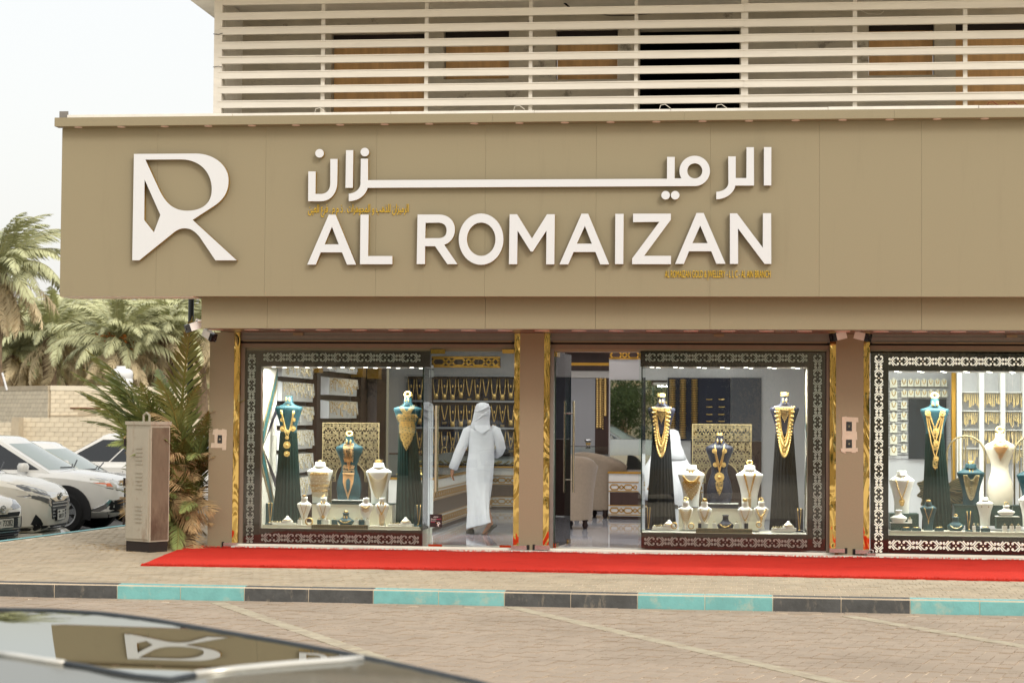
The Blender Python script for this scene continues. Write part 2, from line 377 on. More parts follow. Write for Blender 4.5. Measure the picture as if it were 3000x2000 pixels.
# upper storey: louvre screen in front of a gallery
YS=-.4; XL=-3.52
def sz(y): return P(941,y,YS).z
for i in range(9):
    zt=sz(34-43.2+i*43.2)+.004; zb=zt-.085
    cuts=[XL+.06,P(2180,150,YS).x,XR]
    for a,b in zip(cuts[:-1],cuts[1:]):
        mb=MB(); j=[rng.uniform(-.004,.004) for _ in range(4)]
        prf=lambda k:[(YS+j[k],zb+j[k]),(YS+j[k],zt-.014+j[k]),(YS-.012,zt-.012+j[k]),(YS-.012,zt+j[k]),(YS+.05,zt+.004),(YS+.05,zb)]
        mb.loft([[(a,y,z) for y,z in prf(0)],[((a+b)/2,y,z) for y,z in prf(1)],[(b-.002,y,z) for y,z in prf(2)]]).build('slat',m_slat,bld)
for x0,x1 in ((941,952),(1244,1255),(1549.5,1560),(1858.5,1869),(2171,2192),(2498,2511),(2821.5,2834)):
    box('post',(P(x0,150,YS+.06).x,P(x1,150,YS+.06).x,YS+.052,YS+.10,4.9,6.49),m_slat,bld)
box('corner_post',(XL,P(650,150,YS).x,YS+.001,YS+.12,4.9,6.49),m_slat,bld)
YW=.55
box('gallery_side_wall',(XL,XL+.1,YS+.122,YW,4.9,6.49),m_ledge,bld)
box('gallery_floor',(XL,XR,-.3,YW,4.75,4.9),m_ledge,bld)
box('roof_slab',(-3.865,XR+.5,-1.3,4,6.5,6.75),m_ledge,bld)
ops=[(971,1250,100,345,'ply'),(1300,1491,90,233,'ply'),(1628,1810,88,234,'ply'),(1873,2167,86,345,'void'),(2545,2738,70,222,'ply'),(2800,3120,68,345,'ply')]
O=[(P(a,150,YW).x,P(b,150,YW).x,max(4.9,P(a,d,YW).z),P(a,c,YW).z,k) for a,b,c,d,k in ops]
xs=sorted(set([XL+.1,XR]+[v for o in O for v in o[:2]]))
for a,b in zip(xs[:-1],xs[1:]):
    hit=[o for o in O if o[0]<=a+1e-6 and o[1]>=b-1e-6]
    if hit:
        o=hit[0]; box('gallery_wall',(a,b,YW,YW+.2,o[3],6.5),m_plaster,bld)
        if o[2]>4.91: box('gallery_wall',(a,b,YW,YW+.2,4.9,o[2]),m_plaster,bld)
    else: box('gallery_wall',(a,b,YW,YW+.2,4.9,6.5),m_plaster,bld)
for a,b,z0,z1,k in O:
    if k=='ply':
        box('plywood_board',(a+.01,b-.01,YW+.12,YW+.14,z0,z1-.03),m_ply,bld)
        box('broken_lintel',(a+.01,b-.01,YW+.09,YW+.118,z1-.07,z1-.002),m_dark,bld)
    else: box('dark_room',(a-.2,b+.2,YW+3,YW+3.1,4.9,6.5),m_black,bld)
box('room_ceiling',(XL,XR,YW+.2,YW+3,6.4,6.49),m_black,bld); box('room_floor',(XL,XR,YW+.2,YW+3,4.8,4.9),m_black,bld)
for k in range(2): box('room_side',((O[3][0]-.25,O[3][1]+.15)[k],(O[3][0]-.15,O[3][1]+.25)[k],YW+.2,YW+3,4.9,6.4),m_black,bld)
# loose wires
def wire(name,pts,r,m): MB().tube(pts,r,5).build(name,m,bld,smooth=True)
m_wire=mat('black_cable',(30,30,30),rough=.6); m_wirew=mat('white_cable',(220,214,200),rough=.6); m_wirer=mat('red_cable',(130,50,40),rough=.6)
a=P(1640,-10,.3); wire('cable',[a,P(1652,8,.3),P(1668,22,.3)],.012,m_wire)
wire('cable',[P(1740,40,.4),P(1790,47,.4),P(1850,46,.4),P(1925,38,.4)],.006,m_wire)
wire('cable',[P(2520,30,.3),P(2545,42,.3),P(2580,42,.3),P(2590,33,.3)],.005,m_wirew)
for x,y,m in ((1930,322,m_wirew),(2095,322,m_wirew),(2890,315,m_wirer),(2950,316,m_wirer),(920,332,m_wirew),(1503,325,m_wirew)):
    p=P(x,y,-1.3); wire('cable',[p+Vector((0,0,-.02)),p+Vector((.02,0,.05)),p+Vector((.07,.0,.06)),p+Vector((.13,0,.015))],.004,m)
wire('cable',[P(625,100,-.41),P(640,102,-.42),P(652,98,-.41)],.004,m_wire); wire('cable',[P(624,197,-.41),P(640,195,-.42),P(650,197,-.41)],.004,m_wire)
# pillars with gold mirror strips
YP=-.05
PIL=[(611.5,682.5,None,699.5),(1521.5,1592,1505,1609.5),(2449,2529.7,2431,2548)]
for i,(a,b,gl,gr) in enumerate(PIL):
    xa,xb=PX(a,YP),PX(b,YP)
    box('pillar',(xa,xb,YP,.3,0,2.553),m_pillar,bld)
    if gl: box('gold_strip',(PX(gl,YP),xa-.001,YP+.004,.3,.055,2.552),m_gold,bld)
    box('gold_strip',(xb+.001,PX(gr,YP),YP+.004,.3,.055,2.552),m_gold,bld)
box('pillar',(6.35,6.7,YP,.3,0,2.553),m_pillar,bld)
B1=(PX(699.5,YP)+.001,PX(1505,YP)-.001); B2=(PX(1609.5,YP)+.001,PX(2431,YP)-.001); B3=(PX(2548,YP)+.001,6.349)
BAYS=(B1,B2,B3)
for a,b in BAYS:
    box('shutter_box',(a,b,.0,.3,2.455,2.556),m_steel,bld)
    box('shutter_lath',(a,b,-.012,-.002,2.49,2.52),m_steel,bld)
    box('shutter_bottom_bar',(a+.03,b-.03,-.02,-.001,2.447,2.462),m_pillar,bld)
    box('shutter_gap',(a,b,.04,.3,2.425,2.454),m_dark,bld)
    box('head_beam',(a,b,.012,.3,2.372,2.4245),m_beam,bld)
    box('head_trim',(a,b,.03,.3,2.340,2.3715),m_pillar,bld)
box('side_jamb',(B1[0],PX(716,0),.0,.3,.05,2.371),m_beam,bld); box('side_jamb',(PX(2421,0),B2[1],.0,.3,.05,2.371),m_beam,bld)
box('side_jamb',(B2[0],PX(1621,0),.005,.3,.05,2.371),m_steel,bld)
for x in (PX(870,-.02),PX(2105,-.02),PX(2965,-.02)): box('lock_plate',(x-.06,x+.06,-.035,-.013,2.518,2.55),m_pillar,bld)
# marble threshold
sx=[-3.3,-1.4,.3,2.,3.9,5.2,6.6]
for a,b in zip(sx[:-1],sx[1:]):
    box('threshold_slab',(a+.001,b-.001,-.03,.28,-.01,.05),m_marble,bld); box('step_slab',(a+.001,b-.001,-.16,-.031,-.01,.028),m_marble,bld)
# left outer wall of the ground floor and upper body (behind)
box('side_wall',(XL-.06,XL+.1,.3,11,0,2.6),m_tan,bld)
# ================================================================ signs
YF=-1.475; DEP=.068
def Q(o,k,pts,Y=YF):
    r=[]
    for x,y in pts:
        p=P(o[0]+x/k,o[1]+y/k,Y); r.append((p.x,p.z))
    return r
def sign_part(name,loops,parent):
    o=ext2d(name,loops,YF,DEP,[m_white,m_brass],parent)
    o.data.polygons.foreach_set('material_index',[0 if abs(p.normal.y)>.9 else 1 for p in o.data.polygons]); o.data.update(); return o
lg=thing('logo_sign','large white letter R emblem raised on the left of the tan fascia','sign',(P(480,765,YF).x,-1.4,P(480,765,YF).z))
o6,k6=(370,430),4.48
out=[(100,95),(920,90)]+bez((920,90),(1120,92),(1342,220),(1342,440),14)+bez((1342,440),(1342,600),(1270,690),(1170,765),10)+[(870,960),(1450,1490),(1170,1490),(965,1185)]+bez((965,1185),(900,1105),(840,1070),(770,1070),8)+bez((770,1070),(715,1070),(680,1085),(635,1115),6)+[(170,1490),(78,1490)]
h1=[(250,170),(720,167)]+bez((720,167),(960,167),(1122,330),(1122,560),14)+bez((1122,560),(1122,740),(1000,840),(800,840),12)+bez((800,840),(620,840),(520,740),(440,580),12)
h2=[(240,430),(447,895),(362,1122),(235,962)]
sign_part('letter',[Q(o6,k6,l) for l in (out,h1,h2)],lg)
ls=thing('latin_sign','white raised letters AL ROMAIZAN on the tan fascia','sign',(P(1580,775,YF).x,-1.4,P(1580,775,YF).z))
z3,z4,z5=((860,600),5.113),((1320,600),4.9),((1800,600),4.704)
def el(cx,cy,rx,ry,n=40): return [(cx+rx*math.cos(2*PI*i/n),cy+ry*math.sin(2*PI*i/n)) for i in range(n)]
LET=[(z3,[[(205,895),(527,148),(630,148),(937,895),(800,895),(727,712),(407,712),(333,895)],[(575,328),(677,592),(465,592)]]),
 (z3,[[(1003,148),(1126,148),(1117,767),(1480,767),(1480,890),(995,890)]]),
 (z3,[[(1858,146),(2180,146)]+bez((2180,146),(2335,150),(2417,250),(2417,370),10)+bez((2417,370),(2417,480),(2350,570),(2257,598),8)+[(2456,889),(2305,889),(2120,620),(1970,620),(1970,888),(1845,888)],
      [(1978,270),(2170,268)]+bez((2170,268),(2250,270),(2293,310),(2293,383),8)+bez((2293,383),(2293,460),(2250,500),(2170,500),8)+[(1972,500)]]),
 (z4,[el(438.5,493,321,368),el(440,494,205,239)]),
 (z4,[[(848,136),(955,136),(1168,482),(1385,136),(1497,136),(1490,855),(1372,855),(1377,370),(1182,670),(1150,670),(962,370),(957,853),(838,853)]]),
 (z4,[[(1880,128),(1975,128),(2278,855),(2150,855),(2080,677),(1765,677),(1690,855),(1563,855)],[(1928,303),(2028,558),(1813,558)]]),
 (z5,[[(13,125),(128,125),(123,817),(9,817)]]),
 (z5,[[(257,122),(778,122),(778,205),(410,703),(780,703),(780,818),(244,818),(244,740),(620,235),(257,240)]]),
 (z5,[[(1132,113),(1230,113),(1531,812),(1405,812),(1335,640),(1028,640),(957,814),(836,814)],[(1183,286),(1285,528),(1075,528)]]),
 (z5,[[(1592,118),(1690,118),(2045,590),(2047,116),(2160,116),(2162,814),(2070,814),(1703,325),(1705,814),(1592,814)]])]
for z,lps in LET: sign_part('letter',[Q(z[0],z[1],l) for l in lps],ls)
ar=thing('arabic_sign','white raised Arabic lettering with a long joining bar on the tan fascia','sign',(P(1580,560,YF).x,-1.4,P(1580,560,YF).z))
Z1,Z2=((850,420),5.88),((1900,410),5.88)
q1=lambda pts:Q(Z1[0],Z1[1],pts); q2=lambda pts:Q(Z2[0],Z2[1],pts)
sign_part('letter',[q1([(313,485),(440,485),(436,872),(540,872)]+bez((540,872),(640,865),(690,790),(692,690))+[(693,270),(818,270),(812,690)]+bez((812,690),(800,870),(690,998),(530,998))+[(310,998)])],ar)
sign_part('letter',[q1(el(507,173,74,74,24))],ar); sign_part('letter',[q1([(963,120),(1088,118),(1080,767),(953,767)])],ar)
sign_part('letter',[q1(el(1286,152,74,74,24))],ar)
big=q1([(1218,266),(1342,266),(1342,635)])+q2([(318,670),(320,293),(452,293),(449,663),(567,663)])+q2([(795+263*math.cos(rad(a)),535+261*math.sin(rad(a))) for a in range(160,452,9)])+q2([(0,800)])+q1([(1335,767)]+bez((1335,767),(1300,900),(1170,997),(1010,997))+[(1010,868)]+bez((1010,868),(1130,860),(1212,780),(1212,690)))
sign_part('letter',[big,q2(el(797,534,130,130))],ar)
for x in (294,459): sign_part('letter',[q2(el(x,953,74,74,24))],ar)
sign_part('letter',[q2([(1373,285),(1502,285),(1502,658),(1686,658),(1688,127),(1815,127),(1817,787),(1495,787)]+bez((1495,787),(1470,920),(1330,1022),(1167,1023))+[(1167,895)]+bez((1167,895),(1290,890),(1376,820),(1376,740)))],ar)
sign_part('letter',[q2([(1988,125),(2116,125),(2114,785),(1987,785)])],ar)
a,b=P(903,613,-1.41),P(1197,611,-1.41)
gs=text('gold_arabic_sign','\ufee6\ufef4\ufecc\ufedf\ufe8d \ufec9\ufeae\ufed3 . \ufee1 \ufee1 \ufeab . \ufe95\ufe8d\ufeae\ufeeb\ufeee\ufea0\ufee4\ufedf\ufe8d \ufeed \ufe90\ufeeb\ufeac\ufee0\ufedf \ufee5\ufe8d\ufeb0\ufef4\ufee3\ufeae\ufedf\ufe8d',.13,((a.x+b.x)/2,-1.408,a.z),m_goldflat,None,width=b.x-a.x,depth=.006)
tag(gs,'small gold Arabic line of writing between the two white sign rows','sign')
a,b=P(1948,804,-1.41),P(2257,803,-1.41)
gs=text('gold_latin_sign','AL ROMAIZAN GOLD & JWELLERY - L L C - AL AIN BRANCH',.112,((a.x+b.x)/2,-1.408,a.z),m_goldflat,None,width=b.x-a.x,depth=.006)
tag(gs,'small gold Latin line of writing under the last letters of the white name','sign')
# ================================================================ glass
def glass_mat(name,tint=(.93,.97,.955),refl=1.,ior=1.44):
    m=bpy.data.materials.new(name); m.use_nodes=True; n=m.node_tree; n.nodes.clear()
    o=n.nodes.new('ShaderNodeOutputMaterial'); t=n.nodes.new('ShaderNodeBsdfTransparent'); t.inputs[0].default_value=(*tint,1)
    g=n.nodes.new('ShaderNodeBsdfGlossy'); g.inputs[0].default_value=(refl,refl,refl,1); g.inputs[1].default_value=.0
    f=n.nodes.new('ShaderNodeFresnel'); f.inputs[0].default_value=ior; mx=n.nodes.new('ShaderNodeMixShader')
    n.links.new(f.outputs[0],mx.inputs[0]); n.links.new(t.outputs[0],mx.inputs[1]); n.links.new(g.outputs[0],mx.inputs[2]); n.links.new(mx.outputs[0],o.inputs[0]); return m
m_glass=glass_mat('clear_glass'); m_gedge=mat('green_glass_edge',(24,52,46),rough=.1,spec=.8)
m_chrome=mat('polished_chrome',(220,220,220),rough=.08,metal=1); m_hand=mat('brushed_handle',(205,196,178),rough=.18,metal=1)
m_patch=mat('gold_patch_fitting',(212,178,104),rough=.08,metal=1)
def pane(name,label,x0,x1,z0,z1,y=0.,cat='glass pane',group=None):
    t=thing(name,label,cat,((x0+x1)/2,y,z0),group=group)
    box('glass_sheet',(x0,x1,y-.006,y+.006,z0,z1),m_glass,t); return t
zt=2.345
XD0,XD1=PX(1259.5,0),PX(1503,0)
pane('shop_window','large clear window pane in front of the first display at left',B1[0]+.05,XD0-.006,.05,zt)
t=thing('glass_door','closed frameless glass door with tall bar handle left of the bare middle pillar','door',(XD0,0,.05))
box('glass_sheet',(XD0+.002,XD1,-.006,.006,.062,zt-.01),m_glass,t); box('edge',(XD0-.002,XD0+.0015,-.006,.006,.062,zt-.01),m_gedge,t)
for a,b,c,d in ((1260,1302,1023,1036),(1470,1504,1023,1035),(1258,1298,1593,1605),(1466,1504,1596,1608)):
    box('patch_fitting',(PX(a,0),PX(b,0),-.016,.016,PZ(d,0,a),PZ(c,0,a)),m_patch,t)
def handle(x,y0,z0,z1,t,ax='y',n=(-.06,.06)):
    for s in n:
        hb=MB().cyl((x+(s if ax=='x' else 0),y0+(s if ax=='y' else 0),z0),(x+(s if ax=='x' else 0),y0+(s if ax=='y' else 0),z1),.016,12).build('handle',m_hand,t,smooth=False); autosmooth(hb)
    for z in (z0+.15,z1-.15): MB().cyl((x+(n[0] if ax=='x' else 0),y0+(n[0] if ax=='y' else 0),z),(x+(n[1] if ax=='x' else 0),y0+(n[1] if ax=='y' else 0),z),.008,8).build('handle_bolt',m_hand,t)
xh=PX(1279,0); handle(xh,0,PZ(1440,0,1279),PZ(1187,0,1279),t)
# open door of the middle bay: swung inwards, seen almost edge on
XH=PX(1626,0); a=rad(84)
t=thing('glass_door','frameless glass door swung open inwards beside the bare middle pillar','door',(XH,0.02,.05),rz=a)
MB().box(0,.92,-.006,.006,.012,2.28).build('glass_sheet',m_glass,t,local=True)
MB().box(.9205,.924,-.006,.006,.012,2.28).build('edge',m_gedge,t,local=True); MB().box(-.005,-.0005,-.006,.006,.012,2.28).build('edge',m_gedge,t,local=True)
for x0,x1,z0,z1 in ((0,.17,2.23,2.285),(0.0,.17,0.005,.055),(.76,.92,.005,.055)): MB().box(x0,x1,-.016,.016,z0,z1).build('patch_fitting',m_patch,t,local=True)
for s in (-.06,.06): MB().cyl((.82,s,.62),(.82,s,1.72),.016,12).build('handle',m_hand,t,local=True)
for z in (.77,1.57): MB().cyl((.82,-.06,z),(.82,.06,z),.008,8).build('handle_bolt',m_hand,t,local=True)
pane('shop_window','large clear window pane in front of the middle display',PX(1871,0),B2[1]-.05,.05,zt)
pane('shop_window','large clear window pane in front of the right display left of its seam',B3[0]+.01,PX(2965.5,0),.04,zt)
pane('shop_window','narrow cut off window pane at the right edge of the picture',PX(2967,0),B3[1],.04,zt)
# ================================================================ display cases
m_frame=mat('dark_brown_frame',(66,46,40),rough=.35,var=.08,vs=4,vstretch=(1,1,4)); m_frame3=mat('black_frame',(30,27,26),rough=.3)
m_strip=mat('cut_strip',(48,40,36),rough=.4); m_fret=mat('grey_fret',(222,219,213),rough=.4); m_fretlit=mat('lit_fret',(250,238,222),rough=.4,emit=(255,238,222),es=.75)
m_case=mat('case_white',(226,220,206),rough=.5); m_casew=mat('case_cream',(222,216,196),rough=.35); m_dkgreen=mat('dark_green_velvet',(18,44,41),rough=.8)
m_gpanel=mat('gold_panel',(132,117,86),rough=.4,metal=.2); m_led=mat('led_disc',(255,250,240),emit=(255,246,232),es=6)
m_ceil=mat('case_ceiling',(206,196,190),rough=.4)
def fret_mesh(name,m):
    mb=MB(); D=.5
    def S(p,w): 
        mb.ribbon([(u,v) for u,v in p],w,-D,D)
    def dot(u,v,r): 
        n=8; pts=[(u+r*math.cos(2*PI*i/n),v+r*math.sin(2*PI*i/n)) for i in range(n)]
        mb.loft([[(a,-D,b) for a,b in pts],[(a,D,b) for a,b in pts]])
    for s in (1,-1):
        dot(.12,.23*s,.095); S([(.04,.22*s),(.07,.11*s),(.17,.075*s),(.28,.15*s),(.40,.32*s),(.47,.40*s)],[.05,.06,.08,.10,.11,.11])
        dot(.84,.21*s,.095); S([(.31,0.0),(.41,.09*s),(.54,.26*s),(.66,.345*s),(.82,.335*s),(.92,.25*s)],[.07,.10,.11,.09,.07,.05])
    S([(.95,0),(1.0,0),(1.05,0)],[.02,.10,.02]); S([(.47,0),(.55,0),(.63,0)],[.02,.075,.02])
    me=bpy.data.meshes.new(name); me.from_pydata([tuple(p) for p in mb.v],[],mb.f); me.materials.append(m); me.update(); return me
FM={0:fret_mesh('fret_motif',m_fret),1:fret_mesh('fret_motif_lit',m_fretlit)}
def fret_run(parent,x0,z0,L,h,vert,lit,y,n=None):
    """motifs along a strip starting at (x0,z0); vert runs upward"""
    c=h*1.30; n=n or max(1,round(L/c)); c=L/n
    for i in range(n):
        fl=-1 if i%2 else 1
        if vert: M=Matrix.Translation((x0,y,z0+(i+(.0 if fl>0 else 1))*c))@Matrix.Rotation(-PI/2,4,'Y')@Matrix.Diagonal((c*fl,.006,h*1.2,1))
        else: M=Matrix.Translation((x0+(i+(0 if fl>0 else 1))*c,y,z0))@Matrix.Diagonal((c*fl,.006,h*1.2,1))
        obj('fret_motif',FM[lit],parent,M=W[parent.name].inverted()@M)
def lamp(name,loc,power,sx,sy,parent=None,col=(1,.97,.92),rot=(0,0,0)):
    l=bpy.data.lights.new(name,'AREA'); l.shape='RECTANGLE'; l.size=sx; l.size_y=sy; l.energy=power; l.color=col
    o=bpy.data.objects.new(name,l); COL.objects.link(o); o.location=loc; o.rotation_euler=rot
    if parent is not None: o.parent=parent; o.location=W[parent.name].inverted()@Vector(loc)
    return o
YF0=.03
CASES=[dict(lab='first display case with teal mannequins behind dark brown fretwork frame',fr=m_frame,lit=0,x=(714,722,763.5,1239),xt=1260,side='R',zt=1027.5,zi=1074,zb=1550,zf=1595.5,ft=(1034,1060),fb=(1564,1590),fc=(724,747),hx=(768,1231),hy=1238),
 dict(lab='middle display case with navy mannequins behind dark brown fretwork frame',fr=m_frame,lit=0,x=(2424,2409,2367,1880),xt=1875,side='L',zt=1028.5,zi=1074.5,zb=1562.5,zf=1608.5,ft=(1035,1060.5),fb=(1574.5,1601),fc=(2381.5,2408),hx=(1888,2366),hy=1880),
 dict(lab='right display case with teal and white mannequins behind lit black fretwork frame',fr=m_frame3,lit=1,x=(2550,2549,2603,3080),xt=3080,side='R',zt=1030,zi=1087,zb=1571,zf=1624,ft=(1045.5,1072),fb=(1583.5,1613),fc=(2561,2588),hx=(2602,3080),hy=3080)]
DEPC=.70
for ci,c in enumerate(CASES):
    xo,xc,xi,xe=[PX(v,YF0) for v in c['x']]; xt=PX(c['xt'],YF0); xm=(c['x'][2]+c['x'][3])/2
    Zt,Zi,Zb,Zf=[P(xm,c[k],YF0).z for k in ('zt','zi','zb','zf')]
    t=thing('display_case',c['lab'],'display case',((xo+xe)/2,YF0,max(.05,Zf)),group='jewellery display windows'); c['t']=t; c['z']=(Zb,Zi); c['xx']=(xi,xe)
    lo,hi=min(xo,xi),max(xo,xi)
    col=box('frame_side',(lo,hi,YF0,YF0+.05,Zf,Zt),c['fr'],t)
    a,b=sorted((xi,xt)); top=box('frame_top',(a+(.001 if c['side']=='R' else 0),b-(.001 if c['side']=='L' else 0),YF0,YF0+.05,Zi,Zt),c['fr'],t)
    a,b=sorted((xi,xe)); bot=box('frame_bottom',(a+(.001 if c['side']=='R' else 0),b-(.001 if c['side']=='L' else 0),YF0,YF0+.05,Zf,Zb),c['fr'],t)
    # cut strips and fret motifs
    fa,fb=[PX(v,YF0) for v in c['fc']]; z0,z1=P(c['fc'][0],c['zf']-6,YF0).z,P(c['fc'][0],c['zt']+9,YF0).z
    box('cut_strip',(fa-.004,fb+.004,YF0-.003,YF0-.0005,z0,z1),m_strip if not c['lit'] else m_frame3,col); fret_run(col,(fa+fb)/2,z0,z1-z0,fb-fa,True,c['lit'],YF0-.007)
    ha,hb=[PX(v,YF0) for v in c['hx']]
    for nm,par,k in (('t',top,'ft'),('b',bot,'fb')):
        z1,z0=P(xm,c[k][0],YF0).z,P(xm,c[k][1],YF0).z
        box('cut_strip',(ha,hb,YF0-.003,YF0-.0005,z0-.004,z1+.004),m_strip if not c['lit'] else m_frame3,par); fret_run(par,ha,(z0+z1)/2,hb-ha,z1-z0,False,c['lit'],YF0-.007)
    a,b=sorted((xi,xe)); y0,y1=YF0+.051,YF0+.051+DEPC
    box('case_floor',(a,b,y0,y1,Zf+.0,Zb+.002),m_case,t); box('case_ceiling',(a,b,y0,y1,Zi-.0,Zi+.04),m_ceil,t)
    n=7
    for i in range(n):
        for j in (0,1):
            x=a+(b-a)*(i+.5+.22*(j-.5))/n; y=y0+.12+.3*j
            MB().cyl((x,y,Zi-.006),(x,y,Zi-.0005),.024,12).build('led_disc',m_led,t)
    lamp('case_light',((a+b)/2,y0+.13,Zi-.02),(120,120,120)[ci],(b-a)*.9,.2,t)
    if ci<2:
        xe0=xe; box('side_glass',(xe-.005,xe+.005,y0-.02,y1,Zb+.003,Zi-.001),m_glass,t); box('glass_edge',(xe-.007,xe+.007,YF0-.02,y0-.021,Zb,Zi),m_gedge,t)
        # striped side panel
        sgn=1 if ci==0 else -1; px=xi; box('side_panel',(min(px,px+sgn*.012),max(px,px+sgn*.012),y0,y1,Zb+.003,Zi-.001),m_case,t)
        H=Zi-Zb; cols=[mat('stripe_dark',(54,48,58),rough=.4) if ci==0 else mat('stripe_navy',(40,42,64),rough=.4),m_gpanel,mat('stripe_teal',(34,84,88),rough=.4),m_gpanel]
        for mirror in (0,1):
            for k,(v0,w_) in enumerate(((-.55,.13),(-.20,.10),(-.08,.16),(.10,.10))):
                pts=[(y0,v0),(y1,v0+.85),(y1,v0+.85+w_),(y0,v0+w_)]; zc=Zb+H*.5
                pts=[(y,(zc+.02+.5*H*(.10+v)) if not mirror else (zc-.02-.5*H*(.10+v))) for y,v in pts]
                pts=[(y,min(max(z,(zc+.003 if not mirror else Zb+.004)),(Zi-.004 if not mirror else zc-.003))) for y,z in pts]
                xs_=px+sgn*(.0135+.001*k); q=[(xs_,y,z) for y,z in pts]
                MB().add([*q,*[(x+sgn*.004,y,z) for x,y,z in q]],[(3,2,1,0),(4,5,6,7),(0,1,5,4),(1,2,6,5),(2,3,7,6),(3,0,4,7)]).build('stripe',cols[k],t)
Y0=YF0+.051
# ------------------------------------------------ lattice boards with arch cut out
def lattice(label,x0,x1,yt,yb,ax0,ax1,ay,Y,m):
    a,b=P(x0,yt,Y),P(x1,yt,Y); zt_,zb_=a.z,P(x0,yb,Y).z; A,B_=P(ax0,ay,Y),P(ax1,ay,Y); xc=(A.x+B_.x)/2; hw=(B_.x-A.x)/2
    t=thing('lattice_board',label,'screen',((a.x+b.x)/2,Y,zb_),group='gold lattice arch boards')
    zs=P(x0,ay,Y).z # arch crown
    spring=zs-hw*.95
    def inside(x,z):
        if not(a.x+.01<x<b.x-.01 and zb_<z<zt_-.01): return False
        if z<spring-.06: return abs(x-xc)>hw*1.28
        if z<spring: return abs(x-xc)>hw*1.0
        u=(z-spring)/(zs-spring); 
        return u>=1 or abs(x-xc)>hw*math.sqrt(max(0,1-u*u))
    mb=MB(); sx_=.0985*(23/23.); dx=(b.x-a.x)/7.5; dz=dx*1.22
    def st(p,q,w):
        mx_=((p[0]+q[0])/2,(p[1]+q[1])/2)
        if inside(*p) and inside(*q) and inside(*mx_): mb.ribbon([p,q],w,Y-.004,Y+.004)
    rws=int((zt_-zb_)/dz)+2
    for r in range(rws):
        for i in range(-1,9):
            cx_=a.x+dx*(i+.25+(.5 if r%2 else 0)); cz=zt_-dz*(r+.35); R1,R2,R3=dx*.16,dx*.42,dx*.68
            for k in range(10):
                t0=2*PI*k/10+PI/10; t1=t0+2*PI/10; tm=(t0+t1)/2
                p=lambda R_,t_:(cx_+R_*math.sin(t_),cz+R_*math.cos(t_))
                st(p(R1,t0),p(R1,t1),.006); st(p(R1,t0),p(R2,tm-.16),.0055); st(p(R1,t1),p(R2,tm+.16),.0055); st(p(R2,tm-.16),p(R3,tm),.006); st(p(R2,tm+.16),p(R3,tm),.006)
    mb.build('lattice',m,t)
    e=.012
    fr=MB().box(a.x,b.x,Y-.006,Y+.006,zt_-e,zt_); fr.box(a.x,a.x+e,Y-.006,Y+.006,zb_,zt_-e); fr.box(b.x-e,b.x,Y-.006,Y+.006,zb_,zt_-e); fr.build('border',m,t)
    for s in (1,-1):
        pts=[(xc+s*hw*1.28,zb_),(xc+s*hw*1.28,spring-.06),(xc+s*hw,spring-.06),(xc+s*hw,spring)]+[(xc+s*hw*math.cos(rad(v)),spring+(zs-spring)*math.sin(rad(v))) for v in range(10,91,10)]
        MB().ribbon(pts,.014,Y-.006,Y+.006).build('arch_border',m,t)
    return t
YL=Y0+.60
lattice('gold pierced lattice board with arch cut behind the teal torso',945,1112,1237,1536,983,1070,1352,YL,m_gpanel)
lattice('gold pierced lattice board with arch cut behind the navy torso',2028,2202,1241,1546,2066,2164,1352,YL,m_gpanel)
# ------------------------------------------------ busts and mannequins
m_bw=mat('bust_white',(243,240,232),rough=.35); m_bt=mat('bust_teal',(24,64,72),rough=.6); m_bn=mat('bust_navy',(28,28,44),rough=.55); m_skg=mat('green_skirt',(8,34,31),rough=.9,spec=.2); m_skn=mat('charcoal_skirt',(18,17,19),rough=.9,spec=.2); m_bcr=mat('bust_cream',(232,222,202),rough=.4)
PROF={'neck':[(0,.56),(.02,.57),(.3,.60),(.5,.73),(.66,.90),(.75,.99),(.775,1.0),(.79,.97),(.82,.82),(.86,.60),(.895,.45),(.93,.40),(.985,.39),(1,.35)],
 'vase':[(0,.50),(.03,.48),(.12,.36),(.3,.46),(.5,.74),(.66,.97),(.72,1.0),(.755,.9),(.79,.66),(.83,.48),(.9,.42),(.97,.44),(1,.36)],
 'low':[(0,.62),(.05,.70),(.2,.9),(.33,1),(.40,.95),(.52,.66),(.62,.42),(.74,.34),(.9,.34),(.96,.42),(1,.36)],
 'torso':[(0,.80),(.05,.84),(.18,.92),(.3,.84),(.46,.58),(.55,.56),(.66,.72),(.76,.94),(.81,1.),(.84,.94),(.87,.62),(.90,.36),(.94,.29),(1,.28)],
 'upper':[(0,.60),(.22,.62),(.45,.80),(.62,.96),(.68,1.0),(.715,.95),(.75,.62),(.79,.38),(.84,.29),(1,.27)]}
BUST={}; SNAP=[]
def snap(z):
    for q in SNAP:
        if abs(q-z)<.028: return q
    return z
def prof(kind,t):
    p=PROF[kind]
    for (a,u),(b,v) in zip(p[:-1],p[1:]):
        if t<=b: return u+(v-u)*(t-a)/(b-a+1e-9)
    return p[-1][1]
